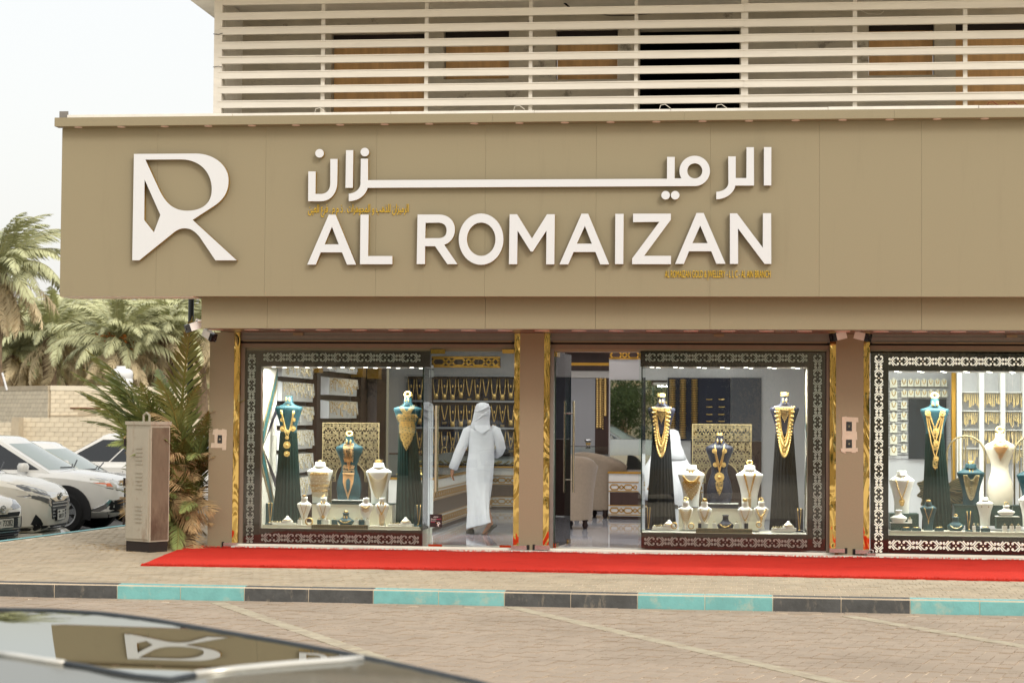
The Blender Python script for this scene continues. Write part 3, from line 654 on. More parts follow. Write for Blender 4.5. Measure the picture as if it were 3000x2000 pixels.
def bust(key,kind,x0,x1,yt,yb,Y,m,label,group=None,skirt=None,dr=.46,name='display_bust',cat='display bust'):
    xm=(x0+x1)/2; a,b=P(x0,(yt+yb)/2,Y),P(x1,(yt+yb)/2,Y); zt_,zb_=P(xm,yt,Y).z,snap(P(xm,yb,Y).z); hw=(b.x-a.x)/2; xc=(a.x+b.x)/2; H=zt_-zb_
    zfl=zb_ if skirt is None else snap(P(xm,skirt[2],Y).z)
    t=thing(name,label,cat,(xc,Y,zfl),group=group)
    def sec(q,w): 
        d=dr*(.62+.38*w) if kind!='low' else .62
        return (zb_+q*H,hw*w,hw*w*d if w>.45 else hw*w*.8)
    L=[sec(q,w) for q,w in PROF[kind]]
    o=MB().ell(L,20,(xc,Y)).build('body',m,t); autosmooth(o,55)
    if skirt:
        u0,u1=[P(v,skirt[2],Y).x for v in skirt[:2]]; ms=skirt[3]; n=44; rings=[]
        for q in (0,.3,.6,.85,1.):
            z=zfl+(zb_+.01*H-zfl)*q; r=(u1-u0)/2*(1-q)+hw*.62*q; cx_=(u0+u1)/2*(1-q)+xc*q
            rings.append([(cx_+(r*(1+(.045 if k%2 else -.02)*(1-.6*q)))*math.cos(2*PI*k/n),Y+(r*.5*(1+(.09 if k%2 else -.03)))*math.sin(2*PI*k/n),z) for k in range(n)])
        MB().loft(rings).build('skirt',ms,t)
        MB().ell([(zb_-.03,hw*.63,hw*.36),(zb_+.02,hw*.63,hw*.36)],20,(xc,Y)).build('waistband',ms,t)
    BUST[key]=dict(xc=xc,Y=Y,hw=hw,zt=zt_,zb=zb_,H=H,kind=kind,dr=dr,sk=(zfl,(P(skirt[1],skirt[2],Y).x-P(skirt[0],skirt[2],Y).x)/2) if skirt else None); return t
def surf(k,x,z):
    """point just in front of the bust at height z"""
    B=BUST[k]; q=min(max((z-B['zb'])/B['H'],0),1); w=prof(B['kind'],q)*B['hw']; d=B['dr']*(.62+.38*w/B['hw']) if B['kind']!='low' else .62
    if B['sk'] and z<B['zb']+.04:
        f=max(0,(B['zb']-z)/(B['zb']-B['sk'][0])); w=B['hw']*.66*(1-f)+B['sk'][1]*1.05*f; d=.58
    u=(x-B['xc'])/max(w,1e-4); 
    if abs(u)>.97: u=math.copysign(.97,u)
    return Vector((B['xc']+u*w,B['Y']-w*d*math.sqrt(1-u*u)-.007,z))
m_gj=mat('jewellery_gold',(236,198,126),rough=.26,metal=.55,var=.12,vs=160); m_gl=mat('pale_gold',(244,222,172),rough=.25,metal=.5,var=.1,vs=160); m_rose=mat('rose_gold',(236,190,136),rough=.3,metal=.5)
def octa(mb,p,r):
    p=Vector(p); mb.add([p+Vector(q)*r for q in ((1,0,0),(-1,0,0),(0,1,0),(0,-1,0),(0,0,1),(0,0,-1))],[(0,2,4),(2,1,4),(1,3,4),(3,0,4),(2,0,5),(1,2,5),(3,1,5),(0,3,5)])
def bstrand(mb,k,top,w,drop,r,V):
    B=BUST[k]; zt_=B['zb']+top*B['H']; n=int(max(16,(2*w*B['hw']+2*drop*B['H'])/(2.1*r)))
    for i in range(n+1):
        u=-1+2*i/n; 
        if drop>.5: u=math.copysign(1-(1-abs(u))**1.8,u) if True else u
        s=abs(u); sh=(1-V)*(1-s**2.3)+V*(1-s); octa(mb,surf(k,B['xc']+u*w*B['hw'],zt_-drop*B['H']*sh),r)
def strand(mb,k,x,top,w,drop,r,V=0.,n=14):
    """hanging U or V strand: top = fraction of bust height, w half width, drop in fractions"""
    B=BUST[k]; zt_=B['zb']+top*B['H']; pts=[]
    for i in range(n+1):
        u=-1+2*i/n; s=abs(u); sh=(1-V)*(1-s**2.3 if True else 0)+V*(1-s)
        pts.append(surf(k,B['xc']+x+u*w*B['hw'],zt_-drop*B['H']*sh))
    mb.tube(pts,r,5); return pts[n//2]
def beads(mb,pts,r,step=1):
    for p in pts[::step]: mb.ball(p,r,n=6,m=4)
def necklace(k,spec,label,m=None,group=None):
    """spec: list of (kind,...) elements"""
    B=BUST[k]; t=thing('necklace',label,'necklace',(B['xc'],B['Y'],B['zb']+B['H']*.7),group=group); m=m or m_gj; mb=MB(); mp=MB()
    for s in spec:
        if s[0]=='U': _,top,w,drop,r,V=s; strand(mb,k,0,top,w,drop,r,V)
        elif s[0]=='M': # many strands between inner and outer
            _,top,w0,d0,w1,d1,n,r,V=s
            for i in range(n):
                f=i/(n-1); bstrand(mp,k,top,w0+(w1-w0)*f,d0+(d1-d0)*f,max(.0045,r*.85),V)
        elif s[0]=='D': # disc pendant at (x,z frac) radius
            _,x,q,r=s; p=surf(k,B['xc']+x*B['hw'],B['zb']+q*B['H']); mp.ell([],0) if False else mp.tube([p+Vector((0,-.004,0)),p+Vector((0,.006,0))],r,10); mp.ball(p+Vector((0,-.006,0)),r*.35,n=6,m=4)
        elif s[0]=='P': # plate following the bust: list of (q, half width)
            rows=[]
            for q,w in s[1]: rows.append([surf(k,B['xc']+u*w*B['hw'],B['zb']+q*B['H'])+Vector((0,-.004,0)) for u in (-1,-.6,-.2,.2,.6,1)])
            hh=abs(s[1][0][0]-s[1][-1][0])*B['H']; nr=max(2,int(hh/.0105))
            for a_ in range(nr+1):
                f=a_/nr*(len(s[1])-1); i0=min(int(f),len(s[1])-2); f-=i0; q=s[1][i0][0]*(1-f)+s[1][i0+1][0]*f; w=s[1][i0][1]*(1-f)+s[1][i0+1][1]*f; nc=max(1,int(2*w*B['hw']/.0115))
                for c_ in range(nc+1):
                    if (c_*7+a_*5)%11==0: continue
                    u=(-1+2*(c_+.5*(a_%2))/(nc+.5)) if nc>1 else 0; octa(mp,surf(k,B['xc']+u*w*B['hw'],B['zb']+q*B['H'])+Vector((0,-.003,0)),.0062)
        elif s[0]=='F': # fringe of thin drops below q from half width w, drop lengths to a point
            _,q,w,l0,l1,n=s
            for i in range(n):
                u=-1+2*i/(n-1); L=l0+(l1-l0)*(1-abs(u)); a=surf(k,B['xc']+u*w*B['hw'],B['zb']+q*B['H']); b=surf(k,B['xc']+u*w*B['hw']*.9,B['zb']+(q-L)*B['H'])
                mp.tube([a,b],.0022,4); mp.ball(b,.004,n=5,m=3)
        elif s[0]=='B': # beads on a U
            _,top,w,drop,r,V,n=s; tmp=MB(); zt_=B['zb']+top*B['H']
            for i in range(n+1):
                u=-1+2*i/n; a_=abs(u); sh=(1-V)*(1-a_**2.3)+V*(1-a_); mb.ball(surf(k,B['xc']+u*w*B['hw'],zt_-drop*B['H']*sh),r,n=6,m=4)
    if mb.f: mb.build('chain',m,t,smooth=True)
    if mp.f: mp.build('pendant',m,t,smooth=False)
    return t
def earrings(k,label,q=.92,dx=.11,L=.05,r=.012,m=None):
    B=BUST[k]; t=thing('earrings',label,'earrings',(B['xc'],B['Y'],B['zb']+q*B['H']))
    for s in (-1,1):
        p=Vector((B['xc']+s*dx*B['hw'],B['Y']-B['hw']*.36,B['zb']+q*B['H'])); mb=MB(); mb.ball(p,r*.6,n=6,m=4); mb.ell([(p.z-L,r*.3,r*.3),(p.z-L*.6,r,r*.7),(p.z-L*.3,r*.8,r*.6),(p.z,r*.3,r*.3)],8,(p.x,p.y)); mb.build('earring',m or m_gj,t,smooth=True)
    return t
def bangle(k,label,R=.03,r=.006,m=None,flat=False,up=0):
    B=BUST[k]; z=B['zt']+up; t=thing('bangle',label,'bangle',(B['xc'],B['Y'],z)); mb=MB(); n=16
    for j in ((0,) if not flat else (0,1,2)):
        zz=z+R*.9 if not flat else z+r+j*r*1.8
        ring=[(B['xc']+R*math.cos(2*PI*i/n),B['Y']-.01+(R*.35*math.sin(2*PI*i/n) if not flat else R*.8*math.sin(2*PI*i/n)),zz+(R*.8*math.sin(2*PI*i/n) if not flat else 0)) for i in range(n+1)]
        mb.tube(ring,r,6)
    mb.build('band',m or m_gj,t,smooth=True); return t
def place_block(name,label,cat,x0,x1,yt,yb,Y,depth,m,top=None,group=None,pn='body'):
    a,b=P(x0,(yt+yb)/2,Y),P(x1,(yt+yb)/2,Y); z1,z0=P((x0+x1)/2,yt,Y).z,snap(P((x0+x1)/2,yb,Y).z)
    t=thing(name,label,cat,((a.x+b.x)/2,Y,z0),group=group); box(pn,(a.x,b.x,Y,Y+depth,z0,z1),m,t)
    if top: box('top',(a.x-.004,b.x+.004,Y-.004,Y+depth,z1+.0005,z1+.008),top,t)
    return t
def flo(ci): return CASES[ci]['z'][0]+.002
# ================================================================ contents of the windows
WN=('first window','middle window','right window')
def ring_box(ci,x0,x1,yt,yb,Y,dark,label):
    m=(m_bt if ci!=1 else m_bn) if dark else m_bw
    t=place_block('ring_box',label,'ring box',x0,x1,yt+3,yb,Y,.045,m,group='ring boxes in the shop windows')
    z=P(x0,yt+3,Y).z; xm=P((x0+x1)/2,yt,Y).x; mb=MB(); n=10
    mb.tube([(xm+.010*math.cos(2*PI*i/n),Y+.02,z+.010+.011*math.sin(2*PI*i/n)) for i in range(n+1)],.003,5); mb.ball((xm,Y+.02,z+.024),.005,n=6,m=4); mb.build('ring',m_gl,t,smooth=True)
def tray(x0,x1,yt,yb,Y,label,dome=True,m=None):
    t=place_block('jewellery_tray',label,'tray',x0,x1,yt,yb,Y,.10,m or m_bw); z=P(x0,yt,Y).z; a,b=P(x0,yt,Y).x,P(x1,yt,Y).x; mb=MB(); w=b-a; r2=random.Random(int(x0))
    for i in range(9):
        x=a+w*(.08+.1*i); mb.tube([(x+.008*math.cos(u),Y+.02+r2.random()*.05,z+.012+.010*math.sin(u)) for u in [k*PI/4 for k in range(9)]],.0035,5)
    mb.build('rings',m_gl,t,smooth=True)
    if dome:
        xc=a+w*.68; s=MB().ell([(z+.001,.075,.05),(z+.03,.062,.045),(z+.055,.035,.03),(z+.075,.016,.016),(z+.085,.014,.014)],14,(xc,Y+.05)).build('dome_stand',m_bw,t,smooth=True)
        MB().tube([(xc+.05*math.cos(2*PI*k/16),Y+.045+.035*math.sin(2*PI*k/16)-.01,z+.035) for k in range(17)],.005,6).build('bracelet',m_gj,t,smooth=True)
    return t
def chain_board(key,x0,x1,yt,yb,Y,m,label,lab2):
    t=place_block('chain_stand',label,'chain stand',x0,x1,yt,yb-4,Y+.05,.012,m); a,b=P(x0,yb,Y).x,P(x1,yb,Y).x; z=snap(P(x0,yb,Y).z)
    box('foot',(a,b,Y-.03,Y+.062,z,z+.014),m,t); z1=P(x0,yt,Y).z; xc=(a+b)/2; w=(b-a)*.22
    n=thing('necklace',lab2,'necklace',(xc,Y+.04,z1)); MB().tube([(xc-w,Y+.046,z1+.004),(xc-w*.9,Y+.044,z1-.05),(xc-.004,Y+.04,z+.03),(xc+.004,Y+.04,z+.03),(xc+w*.9,Y+.044,z1-.05),(xc+w,Y+.046,z1+.004)],.0035,5).build('chain',m_gj,n,smooth=True)
    MB().ball((xc,Y-.005,z+.022),.014,.012,.008).build('pendant',m_gj,n,smooth=True)
def cuff(x,y,Y,R,label):
    p=P(x,y,Y); z=snap(p.z-R)+.0; t=thing('cuff_bracelet',label,'bracelet',(p.x,Y,z)); mb=MB(); n=16
    for dy in (0,.012,.024): mb.tube([(p.x+R*math.cos(2*PI*i/n),Y+dy,z+R+R*math.sin(2*PI*i/n)) for i in range(n+1)],.007,6)
    mb.build('band',m_gj,t,smooth=True); return t
def plinth(ci,xa,xb,xc_,xd,yt,label):
    """cream base board with a pierced gold block in the middle"""
    c=CASES[ci]; a,b=c['xx'][0],PX(xd,Y0+.02); a,b=min(a,b),max(a,b); z1=P((xa+xd)/2,yt,Y0+.02).z; z0=c['z'][0]+.002
    t=thing('display_plinth',label,'plinth',((a+b)/2,Y0,z0)); box('board',(a+.02,b-.012,Y0+.02,Y0+.66,z0,z1),m_casew,t); SNAP.append(z1)
    if xb:
        p,q=PX(xb,Y0+.01),PX(xc_,Y0+.01); k=MB(); blk=box('pierced_block',(p,q,Y0+.004,Y0+.018,z0,z1+.012),m_dkgreen,t)
        n=int((q-p)/.026)
        for i in range(n):
            for j in range(3):
                x=p+(q-p)*(i+.5)/n; z=z0+(z1+.012-z0)*(j+.5)/3; r=.0115
                for u in range(4): k.ribbon([(x+r*math.cos(u*PI/2+PI/4),z+r*math.sin(u*PI/2+PI/4)),(x+r*math.cos((u+1)*PI/2+PI/4),z+r*math.sin((u+1)*PI/2+PI/4))],.004,Y0+.001,Y0+.0035)
        k.box(p,q,Y0+.0,Y0+.0035,z1+.007,z1+.012); k.box(p,q,Y0+.0,Y0+.0035,z0,z0+.005); k.build('pierced_face',mat('pierced_gold',(206,188,144),rough=.4,metal=.2),blk)
    return z1
RBL=(('white ring box at the far left beside the gold cuff of the first window','teal ring box under the outer left small bust of the first window','white ring box left of the low teal bust','teal ring box just left of the low teal bust','white ring box just right of the low teal bust','teal ring box right of the low teal bust','white ring box under the outer right small bust of the first window'),
 ('navy ring box in front of the inner left small bust of the middle window','white ring box in front of the inner left small bust of the middle window','white ring box just left of the low navy bust','white ring box just right of the low navy bust','navy ring box in front of the inner right small bust of the middle window'))
def fill12(ci,D):
    """the two similar windows: D gives pixel positions"""
    mt=m_bt if ci==0 else m_bn; ms=m_skg if ci==0 else m_skn; mk=m_dkgreen if ci==0 else m_bn; w=WN[ci]; cn='teal' if ci==0 else 'navy'
    plinth(ci,*D['pl'],f'cream base board with pierced gold block in the {w}')
    x0,x1,yt,yb=D['tier']; Yt=Y0+.26
    place_block('display_step',f'cream fronted display step with dark top in the {w}','display step',x0,x1,yt+4,yb,Yt,.36,m_casew,top=mk); SNAP.append(P((x0+x1)/2,yt+4,Yt).z+.008)
    x0,x1,yt,yb=D['dais']; Yd=Y0+.40
    place_block('display_dais',f'dark dais with white rim under the {cn} torso','dais',x0,x1,yt+5,yb,Yd-.1,.2,mk,top=m_bw); SNAP.append(P((x0+x1)/2,yt+5,Yd-.1).z+.008)
    Ym=Y0+.36
    x0,x1,yt,yb,s0,s1,sb=D['mL']; bust(f'{ci}mL','upper',x0,x1,yt,yb,Ym,mt,f'{cn} headless mannequin in a pleated gown at the left of the {w}',skirt=(s0,s1,sb,ms),name='mannequin',cat='mannequin',group='gowned mannequins in the shop windows')
    x0,x1,yt,yb,s0,s1,sb=D['mR']; bust(f'{ci}mR','upper',x0,x1,yt,yb,Ym,mt,f'{cn} headless mannequin in a pleated gown at the right of the {w}',skirt=(s0,s1,sb,ms),name='mannequin',cat='mannequin',group='gowned mannequins in the shop windows')
    x0,x1,yt,yb=D['to']; bust(f'{ci}to','torso',x0,x1,yt,yb,Yd,mt,f'{cn} hourglass torso in front of the lattice arch',group='hourglass torsos')
    for k,side in (('bL','left'),('bR','right')):
        x0,x1,yt,yb=D[k]; bust(f'{ci}{k}','neck',x0,x1,yt,yb,Yt+.12,m_bw,f'large white bust {side} of the {cn} torso on the step',group='large white busts')
    for i,(x0,x1,yt,yb) in enumerate(D['sm']): bust(f'{ci}s{i}','vase',x0,x1,yt,yb,Y0+.16,m_bw,f"small white bust, {('outer left','inner left','inner right','outer right')[i]} of four in the {w}",group='small white busts')
    x0,x1,yt,yb=D['low']; bust(f'{ci}lo','low',x0,x1,yt,yb,Y0+.12,mt,f'small low {cn} bust at the centre front of the {w}')
    for (x0,x1,yt,yb),side in zip(D['cb'],('left','right')): chain_board('',x0,x1,yt,yb,Y0+.08,mt,f'{cn} upright chain stand at the {side} end of the {w}',f'fine gold chain on the {cn} stand at the {side} end of the {w}')
    for i,(x0,x1,d) in enumerate(D['rb']): ring_box(ci,x0,x1,D['rby'][0],D['rby'][1],Y0+.07,d,RBL[ci][i])
    for (x0,x1,yt,yb),side in zip(D['tr'],('left','right')): tray(x0,x1,yt,yb,Y0+.05,f'white tray of gold rings with domed stand at the {side} of the {w}')
fill12(0,dict(pl=(763,915,1080,1236,1539),tier=(914,1149,1473,1535),dais=(972,1064,1461,1475),mL=(806,886,1159,1272,800,884,1536),mR=(1153,1236,1163,1272,1160,1246,1536),to=(983,1063.5,1278,1466),
  bL=(899,975.5,1353,1476),bR=(1071,1148.5,1355,1476),sm=[(870,913,1454,1533),(926,969,1456,1534),(1051,1094,1457,1534),(1098,1141,1457,1534)],low=(989,1038,1501,1536),
  cb=[(778,799.5,1473,1537),(1214,1236,1478,1541)],rb=[(871.5,883,0),(929,940,1),(952,963,0),(971,987,1),(1038,1050,0),(1051,1066,1),(1071,1081,0)],rby=(1519,1536),tr=[(789,863,1531,1537),(1137,1210,1535,1541)]))
fill12(1,dict(pl=(1882,2040,2205,2362,1550),tier=(1988,2223,1484,1547),dais=(2074,2162,1471,1486),mL=(1897,1979,1163,1276,1892,1980,1545),mR=(2255,2342,1160,1275,2255,2344,1548),to=(2067,2149,1276,1476),
  bL=(1986,2064.6,1361,1489),bR=(2156,2236,1362,1489),sm=[(1987,2031,1467,1546),(2042,2086,1468,1546),(2161,2204.5,1468,1547),(2208,2252,1468,1547)],low=(2101,2150,1507,1547),
  cb=[(1890,1909,1485,1549),(2331,2353,1489,1552)],rb=[(2045,2055,1),(2065,2075,0),(2087,2098,0),(2153,2164,0),(2181,2192,1)],rby=(1529,1547),tr=[(1911,1982,1543,1549),(2260,2333,1547,1553)]))
# necklaces of the first window
necklace('0mL',[('U',.62,.42,.62,.006,.55),('U',.62,.50,.70,.004,.5)]+[('D',s*x,q,r) for s in (-1,1) for x,q,r in ((.44,.55,.017),(.42,.38,.026),(.38,.15,.035))]+[('D',0,.08,.022),('D',0,-.08,.024),('D',0,-.27,.046),('D',0,-.50,.036),('B',.80,.24,.04,.006,.2,12)],'long gold disc necklace on the left teal mannequin')
earrings('0mL','gold drop earrings at the neck of the left teal mannequin',q=.95,L=.05)
necklace('0mR',[('M',.80,.30,.20,.60,.30,4,.006,.35),('P',[(.53,.66),(.45,.76),(.34,.60)]),('P',[(.33,.48),(.22,.56),(.05,.54),(-.12,.42),(-.28,.20),(-.42,.03)])],'wide gold bib necklace on the right teal mannequin')
earrings('0mR','gold drop earrings at the neck of the right teal mannequin',q=.97,L=.05); bangle('0mR','gold bangle ball on top of the right teal mannequin',R=.036,r=.016)
necklace('0to',[('P',[(.90,.33),(.80,.36),(.66,.34),(.60,.30)]),('M',.88,.36,.30,.22,.40,5,.006,.35),('P',[(.545,.40),(.50,.42),(.42,.42),(.41,.38)]),('F',.41,.40,.14,.40,23),('D',0,.62,.02),('U',.86,.3,.22,.004,.9)],'gold necklace with long tapering fringe on the teal torso',m=m_rose)
earrings('0to','gold tassel earrings on the teal torso',q=.95,dx=.14,L=.06); bangle('0to','gold bangle ball on top of the teal torso',R=.034,r=.014)
necklace('0bL',[('P',[(.74,.62),(.68,.70),(.55,.66)]),('P',[(.54,.74),(.46,.76),(.42,.70)]),('P',[(.41,.76),(.33,.78),(.28,.72)]),('F',.28,.72,.10,.13,16)],'tiered gold fringe bib on the left large white bust of the first window')
necklace('0bR',[('M',.76,.70,.20,.74,.62,9,.0045,.15)],'many stranded pale gold necklace on the right large white bust of the first window',m=m_gl)
earrings('0bR','small gold studs on the right large white bust of the first window',q=.83,L=.03,r=.008); bangle('0bR','stack of gold bangles on the right large white bust of the first window',R=.04,flat=True)
bangle('0bL','pale bangles on top of the left large white bust of the first window',R=.024,flat=True,m=m_gl,r=.004)
necklace('0s0',[('U',.74,.45,.40,.003,.9),('F',.34,.05,.2,.24,2)],'slim dark gold drop chain on the outer left small bust of the first window')
necklace('0s1',[('U',.76,.45,.42,.004,.85),('D',0,.29,.022)],'gold chain with round pendant on the inner left small bust of the first window'); earrings('0s1','gold flower earrings on the inner left small bust of the first window',q=.84,dx=.2,L=.02,r=.012)
necklace('0s2',[('U',.74,.6,.12,.008,.2),('F',.64,.5,.1,.16,9)],'short gold fringe necklace on the inner right small bust of the first window')
necklace('0s3',[('M',.74,.5,.30,.6,.36,4,.005,.8),('F',.42,.34,.38,.42,7)],'gold tassel necklace on the outer right small bust of the first window')
earrings('0s3','gold earrings on the outer right small bust of the first window',q=.84,dx=.2,L=.03)
necklace('0lo',[('B',.40,.62,.18,.006,.2,14)],'gold beaded collar on the small low teal bust of the first window'); earrings('0lo','gold earrings on the small low teal bust of the first window',q=.72,dx=.16,L=.03)
for k,l in (('0s0','outer left small bust of the first window'),('0lo','small low teal bust of the first window')): bangle(k,'gold bangle on top of the '+l,R=.022,flat=True,r=.004)
bangle('0s1','standing gold ring on top of the inner left small bust of the first window',R=.014,r=.004)
cuff(905,1526,Y0+.05,.042,'wide gold cuff bracelet at the left front of the first window')
# necklaces of the middle window
for k,l in (('1mL','left'),('1mR','right')):
    necklace(k,[('M',.72,.34,.80,.60,1.18,8,.007,.12),('B',.72,.64,1.26,.014,.10,44),('B',.72,.50,1.0,.012,.12,36),('P',[(.72,.40),(.64,.36)]),('F',.64,.36,.05,.30,11)]+[('D',0,q,.018) for q in (-.16,-.26,-.36,-.46)],f'long many stranded gold coin necklace on the {l} navy mannequin')
    earrings(k,f'gold earrings at the neck of the {l} navy mannequin',q=.93,L=.05); bangle(k,f'stack of gold bangles on top of the {l} navy mannequin',R=.042,r=.008,flat=True)
necklace('1to',[('U',.87,.34,.30,.006,.7),('M',.80,.30,.28,.40,.33,4,.008,.8)]+[('D',s*x,q,.03) for s in (-1,1) for x,q in ((.36,.78),(.30,.58))]+[('D',0,.40,.058),('P',[(.34,.26),(.26,.24),(.20,.15),(.14,.03)])],'gold flower necklace with large rosette on the navy torso')
earrings('1to','gold drop earrings on the navy torso',q=.95,dx=.14,L=.05); bangle('1to','pair of gold bangles on top of the navy torso',R=.03,flat=True)
necklace('1bL',[('U',.76,.62,.16,.006,.3),('P',[(.62,.62),(.56,.66),(.46,.60),(.36,.44),(.26,.20),(.18,.04)]),('M',.72,.62,.14,.66,.26,4,.005,.4)],'pointed gold bib on the left large white bust of the middle window'); earrings('1bL','gold earrings on the left large white bust of the middle window',q=.86,L=.04)
necklace('1bR',[('M',.82,.34,.50,.46,.56,5,.006,1.),('P',[(.33,.10),(.22,.10)]),('F',.22,.10,.20,.20,6)],'gold lariat necklace with tassel on the right large white bust of the middle window'); bangle('1bR','gold bangle ball on the right large white bust of the middle window',R=.03,r=.012)
necklace('1s0',[('M',.74,.62,.14,.78,.56,7,.0035,.15)],'draped pale gold chains on the outer left small bust of the middle window',m=m_gl)
necklace('1s1',[('B',.74,.62,.42,.0065,.55,22),('B',.74,.5,.34,.005,.55,20)],'double gold bead necklace on the inner left small bust of the middle window')
necklace('1s2',[('B',.74,.60,.40,.0065,.55,22)],'gold bead necklace on the inner right small bust of the middle window')
necklace('1s3',[('B',.74,.62,.30,.011,.35,16),('D',0,.40,.02),('F',.40,.12,.1,.16,4)],'chunky gold link necklace on the outer right small bust of the middle window')
necklace('1lo',[('B',.40,.62,.16,.008,.2,12)],'gold beaded collar on the small low navy bust of the middle window')
for k,l,f in (('1s0','outer left',0),('1s1','inner left',1),('1s2','inner right',1),('1s3','outer right',0)): bangle(k,f'gold bangle on top of the {l} small bust of the middle window',R=.024,r=.006,flat=bool(f))
cuff(1975,1534,Y0+.05,.034,'gold cuff bracelet at the left front of the middle window'); cuff(2025,1535,Y0+.05,.032,'gold bracelet in front of the outer left small bust of the middle window'); cuff(2223,1536,Y0+.05,.028,'gold bracelet in front of the outer right small bust of the middle window')
# right window
SNAP.clear(); ci=2; z1=plinth(2,2603,None,None,3070,1557,'white base board along the front of the right window')
m_tierg=mat('green_tier',(26,58,54),rough=.5)
place_block('display_step','dark green step under the left white bust of the right window','display step',2606,2692,1504,1552,Y0+.24,.3,m_tierg); SNAP.append(P(2649,1504,Y0+.24).z)
place_block('display_step','long dark green step at the right of the right window','display step',2796,3060,1482,1540,Y0+.34,.3,m_tierg,top=m_dkgreen); SNAP.append(P(2925,1482,Y0+.34).z+.008)
place_block('display_step','small green riser with white top under the low white bust at left','display step',2610,2671,1532,1555,Y0+.1,.12,m_tierg,top=m_bw); SNAP.append(P(2640,1532,Y0+.1).z+.008)
place_block('display_step','small green riser with white top at the far right','display step',2919,2986,1514,1548,Y0+.14,.14,m_tierg,top=m_bw); SNAP.append(P(2950,1514,Y0+.14).z+.008)
bust('2m','upper',2695.5,2781,1167,1275,Y0+.40,m_bt,'teal headless mannequin in a pleated gown in the right window',skirt=(2702,2792,1546,m_skg),name='mannequin',cat='mannequin',group='gowned mannequins in the shop windows')
bust('2t','torso',2885,2974,1268,1484,Y0+.46,m_bcr,'cream hourglass torso in the right window',group='hourglass torsos')
bust('2b','neck',2604,2679,1378,1505,Y0+.34,m_bw,'large white bust at the left of the right window',group='large white busts')
bust('2c','neck',2803,2885,1358,1482,Y0+.44,m_bt,'teal bust between the mannequin and the cream torso')
bust('2d','neck',2860,2911,1456,1538,Y0+.30,m_bw,'white bust in front of the cream torso',group='large white busts')
bust('2e','low',2608,2658,1493,1532,Y0+.15,m_bw,'low white bust on a small riser at the left of the right window')
bust('2f','neck',2695,2744,1469,1549,Y0+.2,m_bt,'teal bust with fine chain in front of the gowned mannequin')
bust('2g','low',2774,2825,1513,1550,Y0+.16,m_bt,'low teal bust right of the gowned mannequin')
bust('2h','low',2921.6,2974,1480,1514,Y0+.2,m_bw,'low white bust on a riser under the cream torso')
bust('2i','neck',2984,3040,1440,1540,Y0+.30,m_bw,'white bust cut off by the right edge of the picture',group='large white busts')
bust('2j','neck',2978,3060,1366,1482,Y0+.46,m_bt,'teal bust cut off by the right edge of the picture')
chain_board('',2828,2851,1498,1556,Y0+.1,m_bt,'teal upright chain stand in the right window','fine gold chain on the teal stand in the right window')
necklace('2m',[('M',.66,.40,.46,.50,.52,4,.006,.8),('M',.66,.50,.80,.58,.86,4,.006,.7),('M',.66,.58,1.24,.66,1.30,4,.006,.65)]+[('D',s*.5,.6,.034) for s in (-1,1)]+[('D',.06,q,.032) for q in (.14,-.20,-.62)]+[('P',[(.10,.16),(-.04,.12)]),('P',[(-.24,.16),(-.38,.12)]),('P',[(-.66,.2),(-.84,.14),(-.92,.03)])],'three tier gold necklace with round pendants on the teal mannequin of the right window')
earrings('2m','gold bell earrings on the teal mannequin of the right window',q=.9,dx=.16,L=.05,r=.016); bangle('2m','gold bangle ball on the teal mannequin of the right window',R=.036,r=.016)
necklace('2t',[('P',[(.93,.30),(.88,.34)]),('M',.86,.36,.05,.62,.14,4,.008,.2),('P',[(.86,.40),(.80,.40),(.74,.30),(.68,.16),(.62,.04)])],'gold beaded cape necklace on the cream torso',m=m_rose); bangle('2t','gold bangle ball on the cream torso',R=.038,r=.018)
necklace('2b',[('B',.80,.50,.46,.008,.8,30),('D',0,.28,.034),('D',0,.22,.026)],'gold bead chain with square pendant on the large white bust of the right window'); earrings('2b','gold earrings on the large white bust of the right window',q=.83,dx=.13,L=.04)
necklace('2c',[('M',.72,.30,.12,.56,.60,9,.0055,.2)],'many stranded gold bead necklace on the teal bust of the right window',m=m_gl); earrings('2c','slim gold earrings on the teal bust of the right window',q=.86,L=.05,r=.008); bangle('2c','gold bangles on the teal bust of the right window',R=.03,flat=True)
necklace('2f',[('U',.80,.50,.44,.003,.9),('D',0,.34,.01),('F',.34,.02,.1,.1,2)],'fine gold lariat on the small teal bust of the right window'); bangle('2f','thin gold bangle on the small teal bust of the right window',R=.026,r=.004,flat=True)
necklace('2g',[('U',.40,.66,.20,.005,.2)],'plain gold collar on the low teal bust of the right window',m=m_gl); bangle('2g','gold ring on the low teal bust of the right window',R=.018,r=.004)
bangle('2h','gold bangle on the low white bust of the right window',R=.022,r=.005); earrings('2d','small gold drops on the white bust in front of the cream torso',q=.7,dx=.4,L=.02,r=.006)
for i,(x0,x1,d,l) in enumerate(((2660,2672,0,'beside the low white bust'),(2937,2951,0,'left of three at the right end'),(2959,2971,0,'middle of three at the right end'),(2977,2991,0,'right of three at the right end'),(2849,2858,0,'beside the teal chain stand'),(2860,2871,1,'right of the teal chain stand'))):
    ring_box(2,x0,x1,1537 if i else 1518,1559 if i else 1533,Y0+.07 if i else Y0+.13,d,('white','dark')[d]+' ring box '+l+' of the right window')
for x,l in ((2655,'below the low white bust'),(2686,'left of the small teal bust'),(2752,'between the two teal busts'),(2888,'right of the dark ring box')):
    t=place_block('bracelet_pad','dark pad with gold bracelet '+l,'bracelet pad',x-13,x+13,1547,1558,Y0+.05,.07,m_bt,group='bracelet pads'); p=P(x,1546,Y0+.05); MB().tube([(p.x+.035*math.cos(u),Y0+.08+.02*math.sin(u),p.z+.006) for u in [k*PI/5 for k in range(11)]],.005,5).build('bracelet',m_gj,t,smooth=True)
